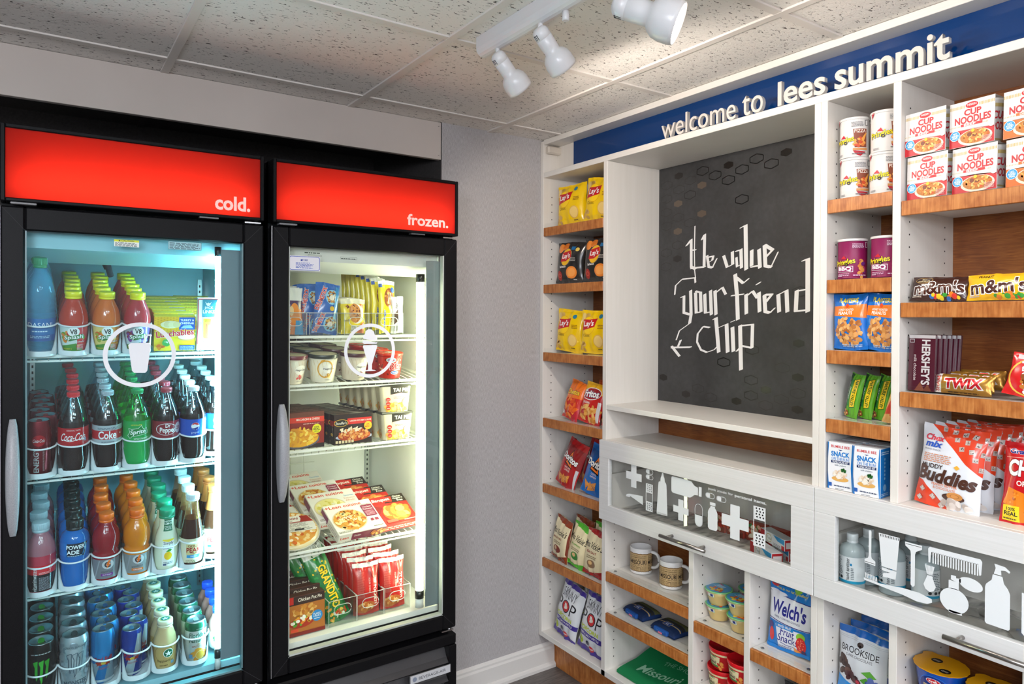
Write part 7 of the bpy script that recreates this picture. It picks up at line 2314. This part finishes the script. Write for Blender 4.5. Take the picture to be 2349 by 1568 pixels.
a = Art().R(-65, 0, 65, 185, 'c0161c').T("Grab'n", -28, 164, 12, '1c2a7a', b=.06, w=48, out='e8e4ea', ow=.04, sh=.15).line([(-60, 148), (60, 156)], 1.2, 'e8b0a0').T('CHEEZ-IT', 12, 126, 38, 'f2eeec', b=.06, w=130, out='7a0a10', ow=.05).T('ORIGINAL', 0, 92, 12, 'f0e4dc', b=.04, w=66)
for x, y, s0, ro in ((-36, 56, 28, .5), (0, 38, 42, .9), (40, 60, 28, .6)):
    p = [(x + s0 * math.cos(ro + k * PI / 2), y + s0 * math.sin(ro + k * PI / 2)) for k in range(4)]
    a.P(p, 'e8821e').E(x, y, 4, 4, 'b85a14').blobs(x, y, s0 * .5, s0 * .5, 10, ['f09a38', 'd8701a'], 3, 5)
a.R(-58, 6, -24, 40, 'ecd020').T('100%', -41, 32, 7, '1c1810', b=.03).T('REAL', -41, 22, 9, '1c1810', b=.04, w=28).bars(-56, 9, -28, 15, 1, '5a4a10')
CZ_ = bag('cracker_bag', 130, 185, 44, 'c0161c', a, 56)
sput(CZ_, .052, -1.779, 1.0615, 'red cheese cracker bag on the counter', 'red cheese cracker bags', .14, .02, .04)
sput(CZ_, .112, -1.824, 1.0615, 'red cheese cracker bag behind the front one', 'red cheese cracker bags', .12, .02)

# below the right drawer
a = Art().R(-70, 0, 70, 190, 'ccd0d4').R(-70, 172, 70, 190, '0f5aa8').P([(-70, 0), (70, 0), (70, 10), (0, 30), (-70, 60)], '1a86d0').T('BROOKSIDE', 0, 136, 17, '2a2428', b=.005, w=108).T('DARK CHOCOLATE', 0, 120, 7, '4a4448', w=76).E(0, 154, 8, 7, '3a2a26').R(-2, 146, 2, 154, '3a2a26').line([(-70, 166), (70, 166)], .8, 'a8acb2').line([(-70, 162), (70, 162)], .8, 'a8acb2')
a.blobs(-46, 84, 20, 24, 10, ['4a3028', '3a2420', '5a3a30'], 12, 4, .7).blobs(-20, 62, 16, 12, 8, ['3a2226', '4a2a2e'], 9, 3).E(-2, 56, 10, 9, '5a2430').E(-2, 56, 6, 5, 'b83a4a').P([(10, 88), (34, 98), (52, 84), (30, 78)], '5aa03a').P([(6, 66), (24, 78), (36, 66), (18, 58)], '4a9030').blobs(40, 60, 24, 16, 14, ['3a4a86', '2a3a70', '5a6aa8'], 8, 6, 1)
BK = bag('chocolate_pouch', 140, 190, 44, 'ccd0d4', a, 57, crimp=.06, fin='film')
BKB = Art().R(-70, 150, 70, 190, '0f5aa8').bars(-50, 166, 50, 174, 1, 'c8d8e8')
for i in range(5):
    sput(BK, .062 + .034 * i, -1.388 - .012 * i, .4845 + .0075 * i, ('front grey and blue chocolate pouch below the right drawer' if i == 0 else '%s grey and blue chocolate pouch in the row' % ORD[i]), 'grey and blue chocolate pouches', .06, -.0, -.03)
kp = [(43, 0), (44, 3), (56, 92), (58, 96), (58, 99)]
b = MB().lathe(mm(kp), M('0d4fb0', 'film'), 36, True, True)
a = Art().E(10, 54, 38, 36, '1a6ad0').E(10, 54, 36, 34, '0b2f80').E(10, 76, 16, 7, 'e8e8ec').E(10, 76, 14.5, 6, 'c8202e').T('Kraft', 10, 76, 6, 'f4f0f0', b=.04, w=18).T('macaroni &', 10, 63, 8, 'f0d890', b=.04, w=46).T('CHEESE', 10, 52, 13, 'f0a050', b=.06, w=54, out='f4e8c8', ow=.05).ring(10, 36, 12, 18, 'f0c82a', 24, .7).R(-4, 36, 24, 52, '0b2f80')
a.T('CHEESE', 10, 51, 13, 'f0a050', b=.06, w=54).P([(-54, 44), (-18, 40), (-14, 18), (-50, 20)], 'f08a1e').T('original', -34, 31, 8, '8a3a10', b=.02, w=28).R(56, 10, 90, 78, 'c8d0dc').bars(58, 14, 88, 74, 9, '3a5a9a').bars(-84, 10, -66, 86, 16, '6a9ad8')
wrap(b, kp, a, 52, 'film')
KM = b.build('macaroni_cup')
l = MB()
n = 40
out_ = []
for k in range(n):
    q = 2 * PI * k / n
    rr = 61 + 2.0 * math.sin(k * 2.7) * .5 + (12 if abs((q - 4.1)) < .18 else 0)
    out_.append((rr / 1000 * math.sin(q), -rr / 1000 * math.cos(q)))
l.prism(out_, .0985, .1000, M('dc9c10', 'film'))
la = Art()
for x, y in ((-18, 14), (24, -26)):
    la.E(x, y, 13, 13, '1c1814').bars(x - 8, y - 4, x + 8, y + 4, 2, 'c8c0b0')
l.art(la, lambda x, y, o: (x / 1000, y / 1000, .1000 + o), None, fin='film')
l.build('lid', KM)
for x, y, lv, l_ in ((.085, -1.578, 1, 'blue macaroni cup with yellow lid at the left'), (.088, -1.572, 0, 'blue macaroni cup underneath the left one'), (.070, -1.706, 1, 'blue macaroni cup with yellow lid at the right'), (.070, -1.704, 0, 'blue macaroni cup underneath the right one')):
    sput(KM, x, y, .4580 + .1005 * lv, l_, 'blue macaroni cups', 0, 0, -.1)

# ================================================================ things inside the drawers
zD = .7945
sp_ = [(27, 0), (31, 2), (32, 6), (32, 96), (31, 108), (26, 118), (16, 124), (14.5, 126)]
CLR = milky('clear_gel_bottle', 'b9c6c8', .8, .08)
r = bottle('sanitizer_bottle', sp_, CLR)
a = Art().R(-100, 22, 100, 92, 'dfe4e6').R(-100, 22, 100, 29, '2a9ac0').bars(-34, 44, 4, 88, 10, '6a747a').T('hand sanitizer', 16, 60, 9, '2a3034', b=.01, w=58, rot=PI / 2).R(22, 70, 27, 76, '2a8ac0').bars(24, 34, 32, 66, 7, '6a747a').E(-26, 36, 4, 4, '2a3034').E(-12, 36, 4, 4, '3a4044').E(0, 36, 4, 4, '2a3034')
label_part(r, sp_, 22, 92, 'dfe4e6', a, 32)
cap_part(r, 14.5, 125, 150, M('dde2e3', 'plastic'), ridges=False)
for x, y, l_ in ((.040, -1.372, 'clear hand sanitizer bottle nearest the glass'), (.118, -1.374, 'second clear hand sanitizer bottle behind the left one'), (.100, -1.448, 'clear hand sanitizer bottle behind the razor decal'), (.190, -1.452, 'clear hand sanitizer bottle at the rear of the drawer'), (.105, -1.530, 'clear hand sanitizer bottle turned label away, by the second razor decal')):
    sput(r, x, y, zD, l_, 'hand sanitizer bottles', 0, 0, -.35 + (1.9 if y < -1.5 else 0))
GPK = milky('clear_packet_film', 'b9b4ac', .55, .1)


def packet(name, cols, seed):
    b = MB()
    b.grid(lambda u, v: ((u - .5) * .12, (v - .5) * .075, .006 + .010 * math.sin(PI * u) * math.sin(PI * v) + .002 * math.sin(u * 9 + seed)), 14, 10, GPK)
    b.grid(lambda u, v: ((u - .5) * .12, (v - .5) * .075, .001), 14, 10, GPK, True)
    for i, c in enumerate(cols):
        b.box(-.040 + .036 * i, -.012 + .036 * i, -.018, .016, .002, .010, M(c, 'plastic'), .002)
    return b.build(name)


for i, (cols, x, y, l_) in enumerate(((['d8702a', '3a2a28'], .110, -1.585, 'clear packet with orange contents in the right drawer'), (['1f5ab4', 'c8c4bc'], .045, -1.560, 'clear packet with blue contents near the glass'), (['b8b4ac', 'a8a49c'], .060, -1.640, 'clear packet with beige contents in the right drawer'), (['c8c4bc'], .150, -1.690, 'empty looking clear packet toward the drawer rear'), (['3a7ac8', 'd8d8d8'], .080, -1.770, 'clear packet with light blue contents at the right'))):
    sput(packet('travel_packet', cols, i), x, y, zD, l_, None, 0, 0, .5 - i * .35)
a = Art().R(-65, 0, 65, 34, 'e4e4e6').R(-65, 0, -40, 34, 'c22a30').E(-18, 17, 15, 13, 'c8b070').E(-18, 17, 13, 11, 'eeeeee').T('Total', -16, 17, 8, '3a3a40', w=22).P([(4, 34), (65, 34), (65, 18), (30, 20)], '3a9ad0').bars(8, 4, 44, 12, 2, '8a8a90').R(50, 0, 65, 14, 'c22a30')
TB = carton('toothpaste_box', 130, 36, 34, 'e4e4e6', a, Art().R(-18, 0, 18, 34, 'c22a30').R(-14, 8, 14, 26, 'e8e0e0'), None, None)
for x, y, tn, lv, l_ in ((.052, -1.094, -.45, 0, 'white and red toothpaste box behind the cross decal'), (.118, -1.110, -.5, 0, 'white and red toothpaste box behind the front one'), (.095, -1.104, -.4, 1, 'white and red toothpaste box lying on the other two')):
    sput(TB, x, y, zD + .0345 * lv, l_, 'toothpaste boxes', 0, 0, tn)
b = MB().box(-.045, .045, -.035, .035, 0, .0015, M('a8a49c', 'paper'), .0005)
b.box(-.020, .020, -.014, .014, .0015, .013, milky('blister_dome', 'c0c4c6', .8, .05), .005)
sput(b.build('blister_pack'), .072, -1.196, zD, 'grey card blister pack in the near corner of the left drawer', None, 0, 0, .45)
b = MB().prism([(-.05, 0), (.05, 0), (.06, .012), (.03, .030), (-.03, .034), (-.055, .014)], -.02, .02, M('d8d6d4', 'plastic'), 'y')
b.prism([(-.052, .0005), (.058, .0005), (.060, .010), (-.052, .010)], -.0205, .0205, M('2a2628', 'plastic'), 'y')
sput(b.build('razor_pack'), .080, -1.222, zD, 'white and black razor pack at the right end of the drawer', None, 0, 0, 1.2)
a = Art().R(-70, 0, 70, 60, '8a3a2a').blobs(0, 30, 60, 24, 40, ['c84a2a', 'd8a890', '3a8a4a', 'e8d8c0', 'c83a30'], 8, 4)  # red mottling puts the reflection of red snacks into the box print
MDB = carton('medicine_box', 70, 26, 60, 'b84a3a', a)
for i in range(4):
    sput(MDB, .150 + .005 * i, -.835 - .075 * i, zD, ORD[i].replace('front', 'first').capitalize().lower() + ' medicine box with reflected snack red, from the left in the drawer', 'medicine boxes with reflected snack red', 0, 0, .05 * (-1) ** i)
